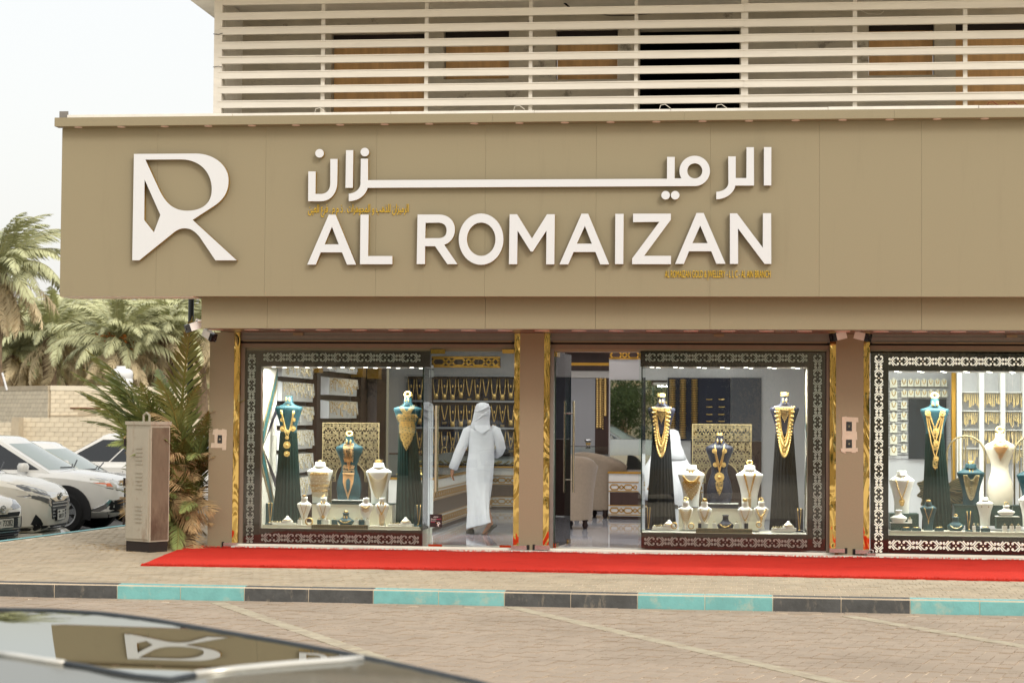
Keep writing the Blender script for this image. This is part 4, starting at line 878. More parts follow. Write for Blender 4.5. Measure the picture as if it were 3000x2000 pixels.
# flower backdrop and arched gold rails in the right window
t=thing('flower_backdrop','large dark green flower cut outs with gold veins behind the gowned mannequin','backdrop',(P(2740,1480,Y0+.62).x,Y0+.62,1.0))
m_petal=mat('petal_green',(22,48,44),rough=.5)
for i,(x,y,r0,a0) in enumerate(((2800,1380,60,20),(2810,1420,52,-15),(2795,1460,58,-45),(2712,1400,46,160),(2705,1440,44,190),(2715,1475,44,215))):
    mb=MB(); mv=MB(); Yp=Y0+.60+.012*i; c=P(2755,1440,Yp); L=(P(2755+r0*1.5,1440,Yp)-c).x
    pts=[]
    for k in range(25):
        u=-1+2*k/24; rr=L*(1-.5*abs(u)**2.2)*(1+.05*math.cos(9*u)); an=rad(a0+u*24); pts.append((c.x+rr*math.cos(an),c.z+rr*math.sin(an)))
    base=(c.x,c.z); mb.add([(base[0],Yp,base[1])]+[(x_,Yp,z_) for x_,z_ in pts]+[(base[0],Yp+.006,base[1])]+[(x_,Yp+.006,z_) for x_,z_ in pts],[(0,k+1,k+2) for k in range(24)]+[(26,28+k,27+k) for k in range(24)]+[(k+1,27+k,28+k,k+2) for k in range(24)])
    pe=mb.build('petal',m_petal,t); 
    for k in range(1,24,3): mv.ribbon([(base[0]+(pts[k][0]-base[0])*f,base[1]+(pts[k][1]-base[1])*f+.02*math.sin(f*3)) for f in (.35,.6,.8,.97)],[.004,.007,.010,.006],Yp-.004,Yp-.0005)
    mv.ribbon(pts,.008,Yp-.004,Yp-.0005); mv.build('vein',m_gpanel,pe)
for x0,x1,l in ((2774,2885,'tall gold arched rail behind the teal bust of the right window'),(2972,3080,'gold arched rail at the right edge of the picture')):
    Yr=Y0+.64; a,b=P(x0,1420,Yr).x,P(x1,1420,Yr).x; r=(b-a)/2; zc=P(x0,1276,Yr).z-r; zb=P(x0,1484,Yr).z; t=thing('arched_rail',l,'backdrop',((a+b)/2,Yr,zb))
    MB().tube([(a,Yr,zb)]+[((a+b)/2+r*math.cos(rad(v)),Yr,zc+r*math.sin(rad(v))) for v in range(180,-1,-12)]+[(b,Yr,zb)],.011,8).build('hoop',m_gpanel,t,smooth=True)
    for k in range(1,6):
        x=a+r*.9*k/5+r*.1; h=math.sqrt(max(0,r*r-(x-a-r)**2)); MB().cyl((x,Yr,zb),(x,Yr,zc+h),.007,6).build('bar',m_gpanel,t)
# ================================================================ shop interior
m_floor=mat('marble_tile',(196,198,206),rough=.06,var=.08,vs=2,vstretch=(.6,6,1),spec=.5); m_grout=mat('tile_joint',(170,168,168),rough=.5)
m_iwall=mat('interior_wall',(206,203,203),rough=.6); m_wood=mat('dark_wood',(66,44,38),rough=.35,var=.12,vs=3,vstretch=(6,6,.6)); m_navy=mat('navy_board',(40,40,58),rough=.7); m_grey=mat('grey_panel',(172,172,176),rough=.5)
m_goldtrim=mat('gold_trim',(196,148,62),rough=.3,metal=.7); m_counter=mat('counter_white',(220,216,210),rough=.4); m_ledl=mat('led_strip',(245,248,255),emit=(240,244,255),es=5); m_down=mat('ceiling_led',(255,252,245),emit=(255,250,242),es=12)
m_mirror=mat('mirror',(235,238,236),rough=.01,metal=1.); m_cream=mat('cream_card',(236,230,208),rough=.6); m_silver=mat('silver_jewellery',(220,220,222),rough=.25,metal=1.)
XP=PX(2449,-.05)+.1; YB=10.5
fl=struct(box('shop_floor',(-3.36,9,.281,YB+.1,-.02,.047),m_grout)); 
for i in range(16):
    for j in range(9):
        x0=-3.36+i*.8; y0=.285+j*1.2
        box('floor_tile',(x0+.0015,x0+.7985,y0+.0015,y0+1.1985,.0475,.0505),m_floor,fl)
rm=thing('shop_interior','white interior shell of the jewellery shop behind the glass front','room',(0,5,.05))
box('back_wall',(-3.36,XP-.2,YB,YB+.1,.05,2.75),m_iwall,rm); box('ceiling',(-3.36,9,.31,YB+.1,2.74,2.80),m_iwall,rm); box('partition_wall',(XP-.05,XP+.05,.85,YB,.05,2.735),m_iwall,rm)
for x in (-2.4,-.9,.8,2.4):
    for y in (1.6,4.2,6.8,9.2): MB().cyl((x,y,2.728),(x,y,2.739),.075,14).build('ceiling_lamp',m_down,rm)
for y in (2.2,5.4,8.6): lamp('room_light',(.2,y,2.70),48,5.6,.8,rm)
# left wall: hanging earring boards seen through the first window
def wall_y(x,X):
    lo,hi=.2,40.
    for _ in range(50):
        m_=(lo+hi)/2
        if PX(x,m_)<X: hi=m_
        else: lo=m_
    return lo
XW=-3.18; ln=thing('jewellery_wall_unit','dark wood wall unit with rows of hanging earrings seen through the first window','wall unit',(XW,3,.05))
ya,yb_=wall_y(838,XW) if False else 1.25,4.6
box('backboard',(XW-.1,XW-.04,1.0,9.5,.05,2.72),m_wood,ln)
def hang_rows(y0,y1,rows,m2):
    r2=random.Random(int(y0*10))
    for z in rows:
        bd=MB().add([(XW-.03,y0,z),(XW-.03,y1,z),(XW+.09,y1,z-.02),(XW+.09,y0,z-.02),(XW+.09,y0,z-.26),(XW+.09,y1,z-.26),(XW-.03,y0,z-.26),(XW-.03,y1,z-.26)],[(0,3,2,1),(3,4,5,2),(0,6,4,3),(1,2,5,7)]).build('card_board',m_counter,ln)
        mb=MB(); mc=MB(); n=int((y1-y0)/.05)
        for i in range(n):
            y=y0+(i+.5)*(y1-y0)/n; L=r2.uniform(.08,.22); a_=(XW+.10,y,z-.015); b_=(XW+.115,y+r2.uniform(-.01,.01),z-.02-L)
            if i%2: mc.tube([a_,b_],[.008,.010],4)
            else:
                mb.tube([a_,b_],[.003,r2.uniform(.003,.008)],4)
                for _ in range(3): octa(mb,(XW+.118,y+r2.uniform(-.02,.02),z-.03-L*r2.random()),r2.uniform(.007,.013))
        o=mc.build('white_tags',m_counter,bd); o['kind']='stuff'
        o=mb.build('hanging_earrings',m2,bd); o['kind']='stuff'
hang_rows(1.45,3.25,[2.32-.31*i for i in range(6)],m_gl); hang_rows(4.3,6.3,[2.45-.33*i for i in range(3)],m_gj)
for y in (1.2,3.9,7.0): box('led_strip',(XW-.02,XW+.02,y,y+.12,.6,2.0),m_ledl,ln); 
for y in (1.1,3.6,6.7,8.): box('pilaster',(XW-.03,XW+.12,y-.22,y-.02,.05,2.15),m_wood,ln); box('capital',(XW-.03,XW+.15,y-.25,y+.01,2.151,2.42),m_goldtrim,ln)
a_,b_=P(925,1085,8.6),P(1085,1390,8.6); box('dark_side_panel',(a_.x,b_.x,8.6,8.64,b_.z,a_.z),m_wood,ln)
# back wall: patterned cornice and three rows of necklace boards
def chain_pat(mb,x0,x1,z,h,y,w=.02):
    """interlaced long and short hexagon links"""
    L=h*1.9; x=x0
    while x<x1-.02:
        e=min(x+L,x1); mb.ribbon([(x,z),(x+h*.4,z+h/2),(e-h*.4,z+h/2),(e,z)],w,y-.006,y); mb.ribbon([(x,z),(x+h*.4,z-h/2),(e-h*.4,z-h/2),(e,z)],w,y-.006,y); x=e
        e=min(x+h,x1); mb.ribbon([(x,z),((x+e)/2,z+h*.42),(e,z)],w,y-.006,y); mb.ribbon([(x,z),((x+e)/2,z-h*.42),(e,z)],w,y-.006,y); x=e
    return mb
YK=YB-.02
p,q=P(1200,1043,YK),P(1466,1077,YK); fr=box('cornice_frieze',(p.x,q.x,YK,YB-.001,q.z,p.z),m_wood,rm); k=MB(); chain_pat(k,p.x+.05,q.x-.02,(p.z+q.z)/2,(p.z-q.z)*.62,YK-.001,.035); k.box(p.x,q.x,YK-.006,YK-.001,p.z-.03,p.z); k.box(p.x,q.x,YK-.006,YK-.001,q.z,q.z+.03); k.build('frieze_pattern',m_goldtrim,fr)
nb=thing('necklace_wall','back wall of navy boards hung with rows of gold necklaces behind the man in white','wall unit',(P(1380,1330,YK).x,YK,.9))
box('backing',(P(1195,1180,YK).x,P(1600,1180,YK).x,YK-.02,YK-.002,P(1380,1335,YK).z,P(1380,1103,YK).z),m_wood,nb)
for yy in (1103,1178,1256): z=P(1380,yy,YK).z; box('shelf',(P(1195,yy,YK).x,P(1600,yy,YK).x,YK-.16,YK-.021,z,z+.03),m_grey,nb)
r2=random.Random(9)
for row,(yt,yb) in enumerate(((1108,1174),(1184,1254),(1262,1326))):
    for i in range(13):
        x=1205+24.3*i; Yq=YK-.10; a=P(x,yt,Yq); b=P(x,yb,Yq); w=.052; 
        box('necklace_board',(a.x-.06,a.x+.06,Yq+.01,Yq+.02,b.z,a.z-.012),m_navy,nb)
        mb=MB(); st=r2.randrange(3); H=a.z-b.z; n=12; top=a.z-.015; dr=H*r2.uniform(.62,.78)
        pts=[(a.x+w*(-1+2*j/n),Yq,top-dr*((1-abs(-1+2*j/n)**(4 if st<2 else 1.3)))) for j in range(n+1)]
        mb.tube(pts,.010,5); 
        if st!=2: mb.ball((a.x,Yq-.004,top-dr-.01),.042,.01,.05,n=8,m=4)
        for j in range(5): mb.tube([(a.x-.03+.015*j,Yq,top-dr-.03),(a.x-.03+.015*j,Yq,top-dr-.075)],.004,4)
        if r2.random()<.6: mb.ball((a.x,Yq,top-.12),.016,.006,.03,n=6,m=4)
        o=obj('necklace',None) if False else mb.build('hung_necklace',m_gj,nb,smooth=True)
# counters with patterned fronts
def counter(label,x0,x1,y0,y1,z1,face='-y',glass=.3,loc=None):
    t=thing('counter',label,'counter',((x0+x1)/2,(y0+y1)/2,.05),group='patterned jewellery counters'); H=z1-.05
    box('base',(x0+.02,x1-.02,y0+.03,y1-.02,.0505,.05+H*.07),m_wood,t); box('body',(x0,x1,y0,y1,.05+H*.07+.0005,z1-.03),m_counter,t); box('gold_edge',(x0-.015,x1+.015,y0-.02,y1+.01,z1-.0295,z1),m_goldtrim,t)
    def face_bits(a,b,conv):
        def bx_(n,u0,u1,v0,v1,d,m):
            c=[conv(u0,v0,0),conv(u1,v0,0),conv(u1,v1,0),conv(u0,v1,0)]; e=[conv(u0,v0,d),conv(u1,v0,d),conv(u1,v1,d),conv(u0,v1,d)]
            MB().add(c+e,[(4,5,6,7),(0,1,5,4),(1,2,6,5),(2,3,7,6),(3,0,4,7)]).build(n,m,t)
        zz=lambda f:.05+H*f
        bx_('wood_panel',a+.02,b-.02,zz(.30),zz(.57),.008,m_wood)
        for f in (.09,.285,.58,.77): bx_('gold_line',a,b,zz(f),zz(f)+.012,.014,m_goldtrim)
        mb=MB()
        for f in (.19,.675):
            tmp=MB(); chain_pat(tmp,a+.02,b-.02,zz(f),H*.10,0,.018)
            vs=[conv(v[0],v[2],.010 if v[1]<-.003 else .001) for v in tmp.v]; mb.add(vs,tmp.f)
        mb.build('link_pattern',m_goldtrim,t)
    if face=='-y': face_bits(x0,x1,lambda u,v,d:(u,y0-d,v))
    else: face_bits(y0,y1,lambda u,v,d:(x1+d,u,v))
    if glass:
        g=.01; box('showcase_glass',(x0+g,x1-g,y0+g,y0+g+.008,z1+.001,z1+glass),m_glass,t); box('showcase_top',(x0,x1,y0,y1,z1+glass+.001,z1+glass+.012),m_glass,t); box('showcase_rim',(x0,x1,y0-.004,y0+.008,z1+glass+.0125,z1+glass+.024),m_wood,t)
        box('showcase_glass',(x1-.012,x1-.004,y0+.02,y1-.02,z1+.001,z1+glass),m_glass,t); box('showcase_bed',(x0+.02,x1-.02,y0+.03,y1-.03,z1+.002,z1+.02),m_navy if glass>.2 else m_counter,t)
        mb=MB(); r3=random.Random(int(x0*7+y0)); nn=int((x1-x0)*(y1-y0)*34)
        for _ in range(min(nn,120)):
            x=r3.uniform(x0+.08,x1-.08); y=r3.uniform(y0+.05,y1-.08); R=r3.uniform(.03,.06); mb.tube([(x+R*math.cos(u),y+R*.6*math.sin(u),z1+.03+.03*r3.random()+.02*math.cos(u)) for u in [j*PI/4 for j in range(9)]],.010,4)
        o=mb.build('laid_out_jewellery',m_gj,t); o['kind']='stuff'
    return t
zc=.05+(1488-1370)/175*1.0+.0
counter('back counter of patterned white panels below the necklace wall',P(1200,1480,9.3).x,P(1640,1480,9.3).x,9.3,9.9,.76)
xl=G(1290,1395,.76).x; counter('long side counter running back behind the first window',xl-.6,xl,2.9,9.0,.76,face='x')
Yc=6.7; counter('short patterned counter below the mirror in the middle doorway',P(1783,1450,Yc).x,P(2060,1450,Yc).x,Yc,Yc+.5,P(1820,1381,Yc).z,glass=0)
# mirror wall above it
mw=thing('mirror_wall','light grey wall with a large mirror seen through the middle doorway','wall',(P(1900,1250,Yc).x,Yc+.2,.8)); xa,xb=P(1783,1200,Yc+.25).x,XP-.06
zcnt=P(1820,1381,Yc).z
box('panel',(xa,xb,Yc+.30,Yc+.4,.06,2.735),m_iwall,mw)
mzt,mzb=P(1820,1113,Yc+.29).z,zcnt+.03; MROT=rad(2.2); MC=Vector((P(1788,1200,Yc+.28).x,Yc+.255,0)); mw_=P(1955,1200,Yc+.29).x-MC.x
MB().box(0,mw_,0,.012,mzb,mzt,Matrix.Translation(MC)@Matrix.Rotation(MROT,4,'Z')).build('mirror',m_mirror,mw)
z1,z0=P(1820,1027,Yc+.29).z,P(1820,1052,Yc+.29).z; f=box('frieze',(xa,xa+1.2,Yc+.285,Yc+.299,z0,z1+.05),m_wood,mw); k=MB(); chain_pat(k,xa+.02,xa+1.15,(z0+z1)/2,(z1-z0)*.7,Yc+.284,.025); k.box(xa,xa+1.2,Yc+.278,Yc+.284,z0,z0+.02); k.build('frieze_pattern',m_goldtrim,f)
# things behind the middle window: rolls of bangles and bar boards
YQ=Yc+.27
bw=thing('bangle_wall','rows of gold bangle rolls on dark boards seen through the middle window','wall unit',(P(2050,1180,YQ).x,YQ,1.3))
box('board',(P(1956,1180,YQ).x,P(2140,1180,YQ).x,YQ+.005,YQ+.025,P(2000,1290,YQ).z,P(2000,1106,YQ).z),m_navy,bw)
for x in (1970,2001,2035):
    a,b=P(x,1110,YQ),P(x,1285,YQ); rol=MB().cyl((a.x,YQ-.03,b.z),(a.x,YQ-.03,a.z),.028,8).build('roll',m_wood,bw); mb=MB(); n=34
    for i in range(n):
        z=b.z+(a.z-b.z)*(i+.5)/n; r=.045+(.008 if i%7==0 else 0); mb.tube([(a.x+r*math.cos(u),YQ-.03+r*math.sin(u),z) for u in [j*PI/5 for j in range(11)]],.006,4)
    o=mb.build('bangles',m_gj,rol); o['kind']='stuff'
for x in (2078,2114):
    for y in (1170,1192,1214,1234): p=P(x,y,YQ); MB().tube([(p.x-.045,YQ-.004,p.z+.004),(p.x,YQ-.01,p.z),(p.x+.045,YQ-.004,p.z+.004)],.007,5).build('bar_bracelet',m_gj,bw)
a,b=P(2024,1291,YQ),P(2230,1520,YQ); box('lower_board',(a.x,b.x,YQ+.004,YQ+.024,b.z,a.z),m_wood,bw); a,b=P(2142,1106,YQ),P(2230,1290,YQ); box('side_board',(a.x,b.x,YQ+.004,YQ+.024,b.z,a.z),mat('smoked_panel',(84,84,92),rough=.3),bw)
# middle doorway, far wall: dark header, grey panel, board with long strands
hw=thing('far_wall_unit','dark wood header and grey panel on the far wall seen through the middle doorway','wall unit',(P(1720,1200,YK).x,YK,.8))
for n,x0,x1,y0,y1,m,d in (('header',1655,1800,1020,1086,m_wood,.03),('header_line',1655,1800,1062,1071,m_goldtrim,.04),('white_rail',1655,1800,1086.5,1107,m_counter,.05),('grey_panel',1655,1743,1107.5,1330,m_grey,.03),('strand_board',1744,1800,1107.5,1330,m_wood,.02)):
    a,b=P(x0,y0,YK),P(x1,y1,YK); box(n,(a.x,b.x,YK-d,YK-.001,b.z,a.z),m,hw)
lg_=thing('necklace','long strings of gold coins hanging on the dark board in the middle doorway','necklace',P(1762,1110,YK-.05))
for j,x in enumerate((1750,1759,1766,1773)):
    a=P(x,1110,YK-.04); b=P(x,(1250,1250,1255,1215)[j],YK-.04); mb=MB(); n=22
    for i in range(n): mb.ball(a+(b-a)*(i/(n-1)),.026 if j!=2 else .014,.012,.026 if j!=2 else .016,n=7,m=4)
    mb.build('string',m_gj,lg_,smooth=True)
cup=P(1723,1314,YB-1.2); t=thing('incense_burner','small silver and gold incense burner on the far counter','ornament',cup); MB().ell([(cup.z-.0,.05,.05),(cup.z+.03,.03,.03),(cup.z+.09,.035,.035),(cup.z+.13,.06,.06),(cup.z+.15,.06,.06)],12,(cup.x,cup.y)).build('bowl',m_silver,t,smooth=True); MB().ell([(cup.z+.06,.037,.037),(cup.z+.10,.042,.042)],12,(cup.x,cup.y)).build('gold_band',m_gj,t)
counter('far counter with glass showcase seen through the middle doorway',P(1655,1480,9.1).x,P(1790,1480,9.1).x,9.1,9.8,.78)
# armchairs
m_fab=mat('beige_upholstery',(150,134,116),rough=.9,var=.06,vs=30,bump=.2,bs=300,sheen=.2); m_foot=mat('dark_turned_foot',(52,32,28),rough=.3)
def armchair(label,x,y,z0,rz,s=1.):
    t=thing('armchair',label,'armchair',(x,y,z0),rz=rz,group='beige armchairs')
    o=MB().ell([(.12,.36,.34),(.20,.40,.38),(.48,.42,.40),(.62,.41,.39)],20,(0,0)).build('seat',m_fab,t,local=True); autosmooth(o,60)
    rings=[]; n=18
    for i in range(n+1):
        a=rad(-20+220*i/n); h=.78+.20*math.sin(max(0,min(PI,(i/n)*PI)))**1.5; rings.append((a,h))
    mb=MB(); R=[]
    for a,h in rings:
        c,s_=math.cos(a),math.sin(a); R.append([((.36)*c,.34*s_,.13),(.44*c,.42*s_,.13),(.46*c,.44*s_,.5),(.50*c,.48*s_,h-.10),(.52*c,.50*s_,h-.03),(.47*c,.45*s_,h+.02),(.38*c,.36*s_,h-.02),(.34*c,.32*s_,h-.2),(.34*c,.32*s_,.6)])
    mb.loft(R,True,True); o=mb.build('backrest',m_fab,t,local=True); autosmooth(o,70)
    for dx,dy in ((-.26,-.24),(.26,-.24),(-.26,.24),(.26,.24)): MB().ell([(0,.025,.025),(.05,.045,.045),(.09,.03,.03),(.135,.05,.05)],10,(dx,dy)).build('foot',m_foot,t,local=True,smooth=True)
    return t
g=G(1655,1552,.05); armchair('beige armchair, its back nearest to the middle doorway',g.x-.10,g.y+.42,.05,rad(-150))
g=G(1748,1518,.05); armchair('beige armchair farther inside the middle doorway',g.x+.02,g.y+.38,.05,rad(150))
# right room
rr=thing('white_showroom','bright white showroom shell behind the right window','room',(5.5,3,.05))
box('back_wall',(XP+.06,9,3.6,3.7,.05,2.735),m_iwall,rr); lamp('room_light',(5.4,1.9,2.70),70,2.6,1.2,rr,col=(.96,1,.98))
YC=3.56; cw=thing('card_wall','white peg wall of cream necklace cards behind the right window','wall unit',(P(2690,1200,YC).x,YC,.8))
for i in range(26): z=P(2640,1105+9*i,YC).z; box('wall_slat',(P(2603,1200,YC).x,P(2790,1200,YC).x,YC+.012,YC+.03,z-.055,z-.006),m_iwall,cw)
def card(x0,x1,y0,y1):
    a,b=P(x0,y0,YC),P(x1,y1,YC); c=MB(); xm=(a.x+b.x)/2; w=(b.x-a.x)/2; h=a.z-b.z
    c.loft([[(xm+u*w,YC-.02-.03*v,b.z+h*v2) for u,v2 in ((-1,0),(1,0),(1,.78),(.3,.88),(.3,1),(-.3,1),(-.3,.88),(-1,.78))] for v in (0,1)]); o=c.build('necklace_card',m_cream,cw)
    MB().tube([(xm-w*.55,YC-.055,b.z+h*.8),(xm-w*.35,YC-.055,b.z+h*.45),(xm,YC-.055,b.z+h*.28),(xm+w*.35,YC-.055,b.z+h*.45),(xm+w*.55,YC-.055,b.z+h*.8)],.005,4).build('card_chain',m_gj,o)
for i in range(7): card(2639+19.6*i,2656+19.6*i,1108,1132); card(2640+19.6*i,2657+19.6*i,1140,1163)
for j in range(7): card(2607,2628,1107+33*j,1135+33*j)
for j in range(5): card(2639,2656,1173+32*j,1197+32*j)
a,b=P(2662,1168,YC),P(2772,1345,YC); box('dark_doorway',(a.x,b.x,YC-.02,YC+.011,b.z,a.z),mat('dark_curtain',(52,56,60),rough=.8,var=.2,vs=3,vstretch=(6,1,.5)),cw)
gc=box('gold_column',(P(2787,1200,YC-.5).x,P(2799,1200,YC-.5).x,YC-.55,YC-.45,.05,2.73),m_goldtrim,cw)
sh=thing('white_display_cabinet','tall white lit cabinets of hanging jewellery at the far right','cabinet',(P(2900,1250,2.9).x,2.9,.05)); Ys=2.95
a,b=P(2802,1200,Ys).x,P(3080,1200,Ys).x; box('backboard',(a,b,Ys+.2,Ys+.25,.05,2.6),m_iwall,sh)
for x in (2803,2868,2930,2995): p=P(x,1200,Ys).x; box('upright',(p,p+.06,Ys-.05,Ys+.199,.05,2.6),m_counter,sh)
for k,x in enumerate((2838,2900,2965)): p=P(x,1200,Ys).x; box('led_strip',(p-.11,p+.11,Ys+.12,Ys+.16,2.42,2.44),m_ledl,sh)
for y in (1150,1205,1260,1315):
    z=P(2900,y,Ys).z; box('glass_shelf',(a+.07,b,Ys,Ys+.19,z,z+.012),m_counter,sh); mb=MB(); r3=random.Random(y)
    for i in range(46): x=a+.1+(b-a-.1)*i/46; L=r3.uniform(.1,.2); mb.tube([(x,Ys+.02,z-.01),(x+r3.uniform(-.01,.01),Ys+.02,z-L)],[.004,.009],4)
    o=mb.build('hanging_chains',m_gl,sh); o['kind']='stuff'
# ================================================================ things on and around the facade
m_red=mat('red_carpet',(240,68,54),rough=1.,var=.12,vs=60,bump=1.,bs=300,spec=.1); stain(m_red,(200,44,36),scale=2.2,lo=.5,hi=.8,amt=.5); stain(m_red,(246,110,92),scale=5,lo=.6,hi=.8,amt=.4); m_cw=mat('carpet_edge',(206,200,188),rough=.9)
m_tape=mat('masking_tape',(206,192,170),rough=.75,var=.05,vs=20); m_switch=mat('dark_switch',(70,72,74),rough=.25,metal=.6,var=.25,vs=20)
m_camw=mat('camera_white',(236,234,230),rough=.4); m_camb=mat('camera_black',(24,24,26),rough=.25); m_lock=mat('lock_steel',(205,200,196),rough=.25,metal=.8,var=.1,vs=12); m_rust=mat('rust',(110,70,46),rough=.9)
# carpet: one sheet with a soft wavy far edge and a thick pile
mb=MB(); r2=random.Random(2); nx=110; far=[];near=[]
L0=G(545,1600,.01); L1=G(410,1655,.01)
for i in range(nx+1):
    f=i/nx; x=L0.x+(7.2-L0.x)*f; yfar=-.20+.025*math.sin(x*3.1)+.02*noise.noise((x*2,0,1))-.03*(f>.5)
    if i<6: yfar=-.10-.02*i
    far.append((x,yfar)); xn=L1.x+(7.2-L1.x)*f; yn=-3.02+ (0.22*(f*3 if f<.3 else .9)) +.012*noise.noise((xn*3,5,1)) -.32*f
    near.append((xn,max(yn,-3.1)))
NJ=12
for i in range(nx+1):
    for j in range(NJ+1):
        g=j/NJ; x=far[i][0]*(1-g)+near[i][0]*g; y=far[i][1]*(1-g)+near[i][1]*g
        z=.016+.006*noise.noise((x*1.3,y*1.3,0))+.004*noise.noise((x*5,y*5,3)); mb.v.append((x,y,z))
for i in range(nx):
    for j in range(NJ): a=i*(NJ+1)+j; mb.f.append((a,a+1,a+NJ+2,a+NJ+1)); mb.m.append(0)
rim=[i*(NJ+1) for i in range(nx+1)]; rim2=[i*(NJ+1)+NJ for i in range(nx+1)]
for rr_ in (rim,rim2):
    b0=len(mb.v); mb.v+=[(mb.v[k][0],mb.v[k][1],.001) for k in rr_]
    for k in range(nx): mb.f.append((rr_[k],rr_[k+1],b0+k+1,b0+k)); mb.m.append(0)
cp=mb.build('red_carpet',m_red,smooth=True); tag(cp,'long red carpet runner laid on the pavement in front of the shop','carpet')
pl=MB(); r2=random.Random(4)
for i in range(2600):
    f=r2.random(); k=int(f*nx); p=far[k] if r2.random()<.5 else near[k]; x=p[0]+r2.uniform(0,.1); y=p[1]+r2.uniform(-.03,.03); z=.016; a=r2.uniform(0,6.28)
    pl.add([(x-.006,y,z),(x+.006,y,z),(x+.01*math.cos(a),y+.01*math.sin(a),z+r2.uniform(.008,.018))],[(0,1,2)])
o=pl.build('carpet_pile',m_red,cp); o['kind']='stuff'
# old paving edge beside the carpet corner
# shutter locks at the pillar feet
def lockbar(x0,x1,y0,y1,label,flip=0):
    a,b=P(x0,y1,YP-.03),P(x1,y0,YP-.03); t=thing('shutter_lock',label,'lock',((a.x+b.x)/2,YP-.02,a.z),group='shutter locks at the pillar feet')
    box('bar',(a.x,b.x,YP-.045,YP-.002,a.z,b.z),m_lock,t); e=b.x if not flip else a.x; box('slot',(min(e,e+(.03 if not flip else -.03)),max(e,e+(.03 if not flip else -.03)),YP-.006,YP-.001,a.z-.012,b.z+.008),m_dark,t); box('foot',(a.x+.06,a.x+.1,YP-.03,YP-.004,a.z-.03,a.z-.001),m_rust,t)
lockbar(655,694,1589,1599,'steel shutter lock at the foot of the left pillar',1); lockbar(1497,1543,1597.5,1609,'steel shutter lock at the left foot of the bare middle pillar'); lockbar(1567,1611,1597,1609,'steel shutter lock at the right foot of the bare middle pillar',1)
lockbar(2430,2475,1606.5,1617.5,'steel shutter lock at the left foot of the right pillar'); lockbar(2506,2547,1610,1621,'steel shutter lock beside the padlock on the right pillar',1)
a,b=P(2540,1637,YP-.07),P(2565,1617,YP-.07); t=thing('padlock','steel padlock with open shackle hanging at the foot of the right pillar','padlock',(a.x,YP-.07,a.z)); box('body',(a.x,b.x,YP-.09,YP-.05,a.z,b.z-.01),m_lock,t); xm=(a.x+b.x)/2
MB().tube([(xm-.02,YP-.07,b.z-.012),(xm-.02,YP-.07,b.z+.02),(xm,YP-.07,b.z+.03),(xm+.02,YP-.07,b.z+.02),(xm+.02,YP-.07,b.z-.012)],.007,6).build('shackle',m_chrome,t,smooth=True)
# taped over key switches
def taped(x0,x1,y0,y1,wins,label):
    y=YP-.002; t=thing('taped_switch',label,'key switch',P((x0+x1)/2,(y0+y1)/2,y)); r3=random.Random(int(x0))
    for wx0,wx1,wy0,wy1 in wins:
        a,b=P(wx0,wy1,y),P(wx1,wy0,y); box('switch_plate',(a.x,b.x,y-.006,y,a.z,b.z),m_switch,t); MB().cyl(((a.x+b.x)/2,y-.007,(a.z+b.z)/2),((a.x+b.x)/2,y-.012,(a.z+b.z)/2),.012,10).build('keyhole',m_chrome,t)
    return t,y
def strip(t,y,x0,x1,y0,y1,k):
    r3=random.Random(k); a,b=P(x0,y1,y),P(x1,y0,y); j=lambda:r3.uniform(-.008,.008)
    MB().add([(a.x+j(),y-.001*k-.0015,a.z+j()),(b.x+j(),y-.001*k-.0015,a.z+j()),(b.x+j(),y-.001*k-.0015,b.z+j()),(a.x+j(),y-.001*k-.0015,b.z+j())],[(0,1,2,3)]).build('tape_strip',m_tape,t)
t,y=taped(618,668,1255,1318,[(638,651,1274,1298)],'single key switch framed with masking tape on the left pillar')
for k,s in enumerate(((624,664,1259,1274),(627,638,1256,1310),(652,664,1257,1318),(618,660,1298,1310))): strip(t,y,*s,k+1)
t,y=taped(2466,2514,1220,1326,[(2479,2496,1235,1262),(2479,2496,1287,1312)],'pair of key switches framed with masking tape on the right pillar')
for k,s in enumerate(((2468,2514,1222,1235),(2466,2479,1220,1326),(2496,2508,1226,1326),(2467,2512,1263,1286),(2464,2512,1313,1324))): strip(t,y,*s,k+1)
# cctv cameras
def cctv(label,px,py,Y,ang,pitch,mount,s=1.):
    """ang: heading of the lens in the facade plane (deg, 0=right), mount: offset of the bracket"""
    p=P(px,py,Y); t=thing('cctv_camera',label,'security camera',p,group='bullet security cameras')
    d=Vector((math.cos(rad(ang))*math.cos(rad(pitch)),-.55,math.sin(rad(pitch)))).normalized(); u=Vector((0,0,1)); r=d.cross(u).normalized(); u=r.cross(d)
    def bx(l0,l1,w,h0,h1,name,m):
        vs=[p+d*l*s+r*ww*s+u*hh*s for l in (l0,l1) for ww,hh in ((-w,h0),(w,h0),(w*.9,h1),(-w*.9,h1))]
        MB().add(vs,[(3,2,1,0),(4,5,6,7),(0,1,5,4),(1,2,6,5),(2,3,7,6),(3,0,4,7)]).build(name,m,t)
    bx(-.09,.045,.042,-.04,.045,'housing',m_camw); bx(.0455,.09,.044,-.043,.048,'lens_hood',m_camb)
    e=p+d*.091*s; MB().cyl(e,e+d*.004,.022*s,12).build('lens',m_switch,t)
    q=p+Vector(mount); MB().tube([p-d*.05*s+u*.04*s,p-d*.06*s+u*.07*s,q],.013*s,8).build('arm',m_camw,t,smooth=True); MB().cyl(q,q+Vector((0,-.0,.02)),.05*s,14).build('base',m_camw,t)
cctv('white security camera on the left pillar pointing right',614,982,-.55,-32,-25,(-.08,0,.14)); cctv('white security camera hanging from the corner of the band, half outside the shop',566,957,-1.05,150,-20,(.10,0,.06))
cctv('left of the two white security cameras above the right pillar',2455,985,-.55,205,-14,(.05,0,.13)); cctv('right of the two white security cameras above the right pillar',2528,986,-.55,-25,-14,(-.06,0,.13))
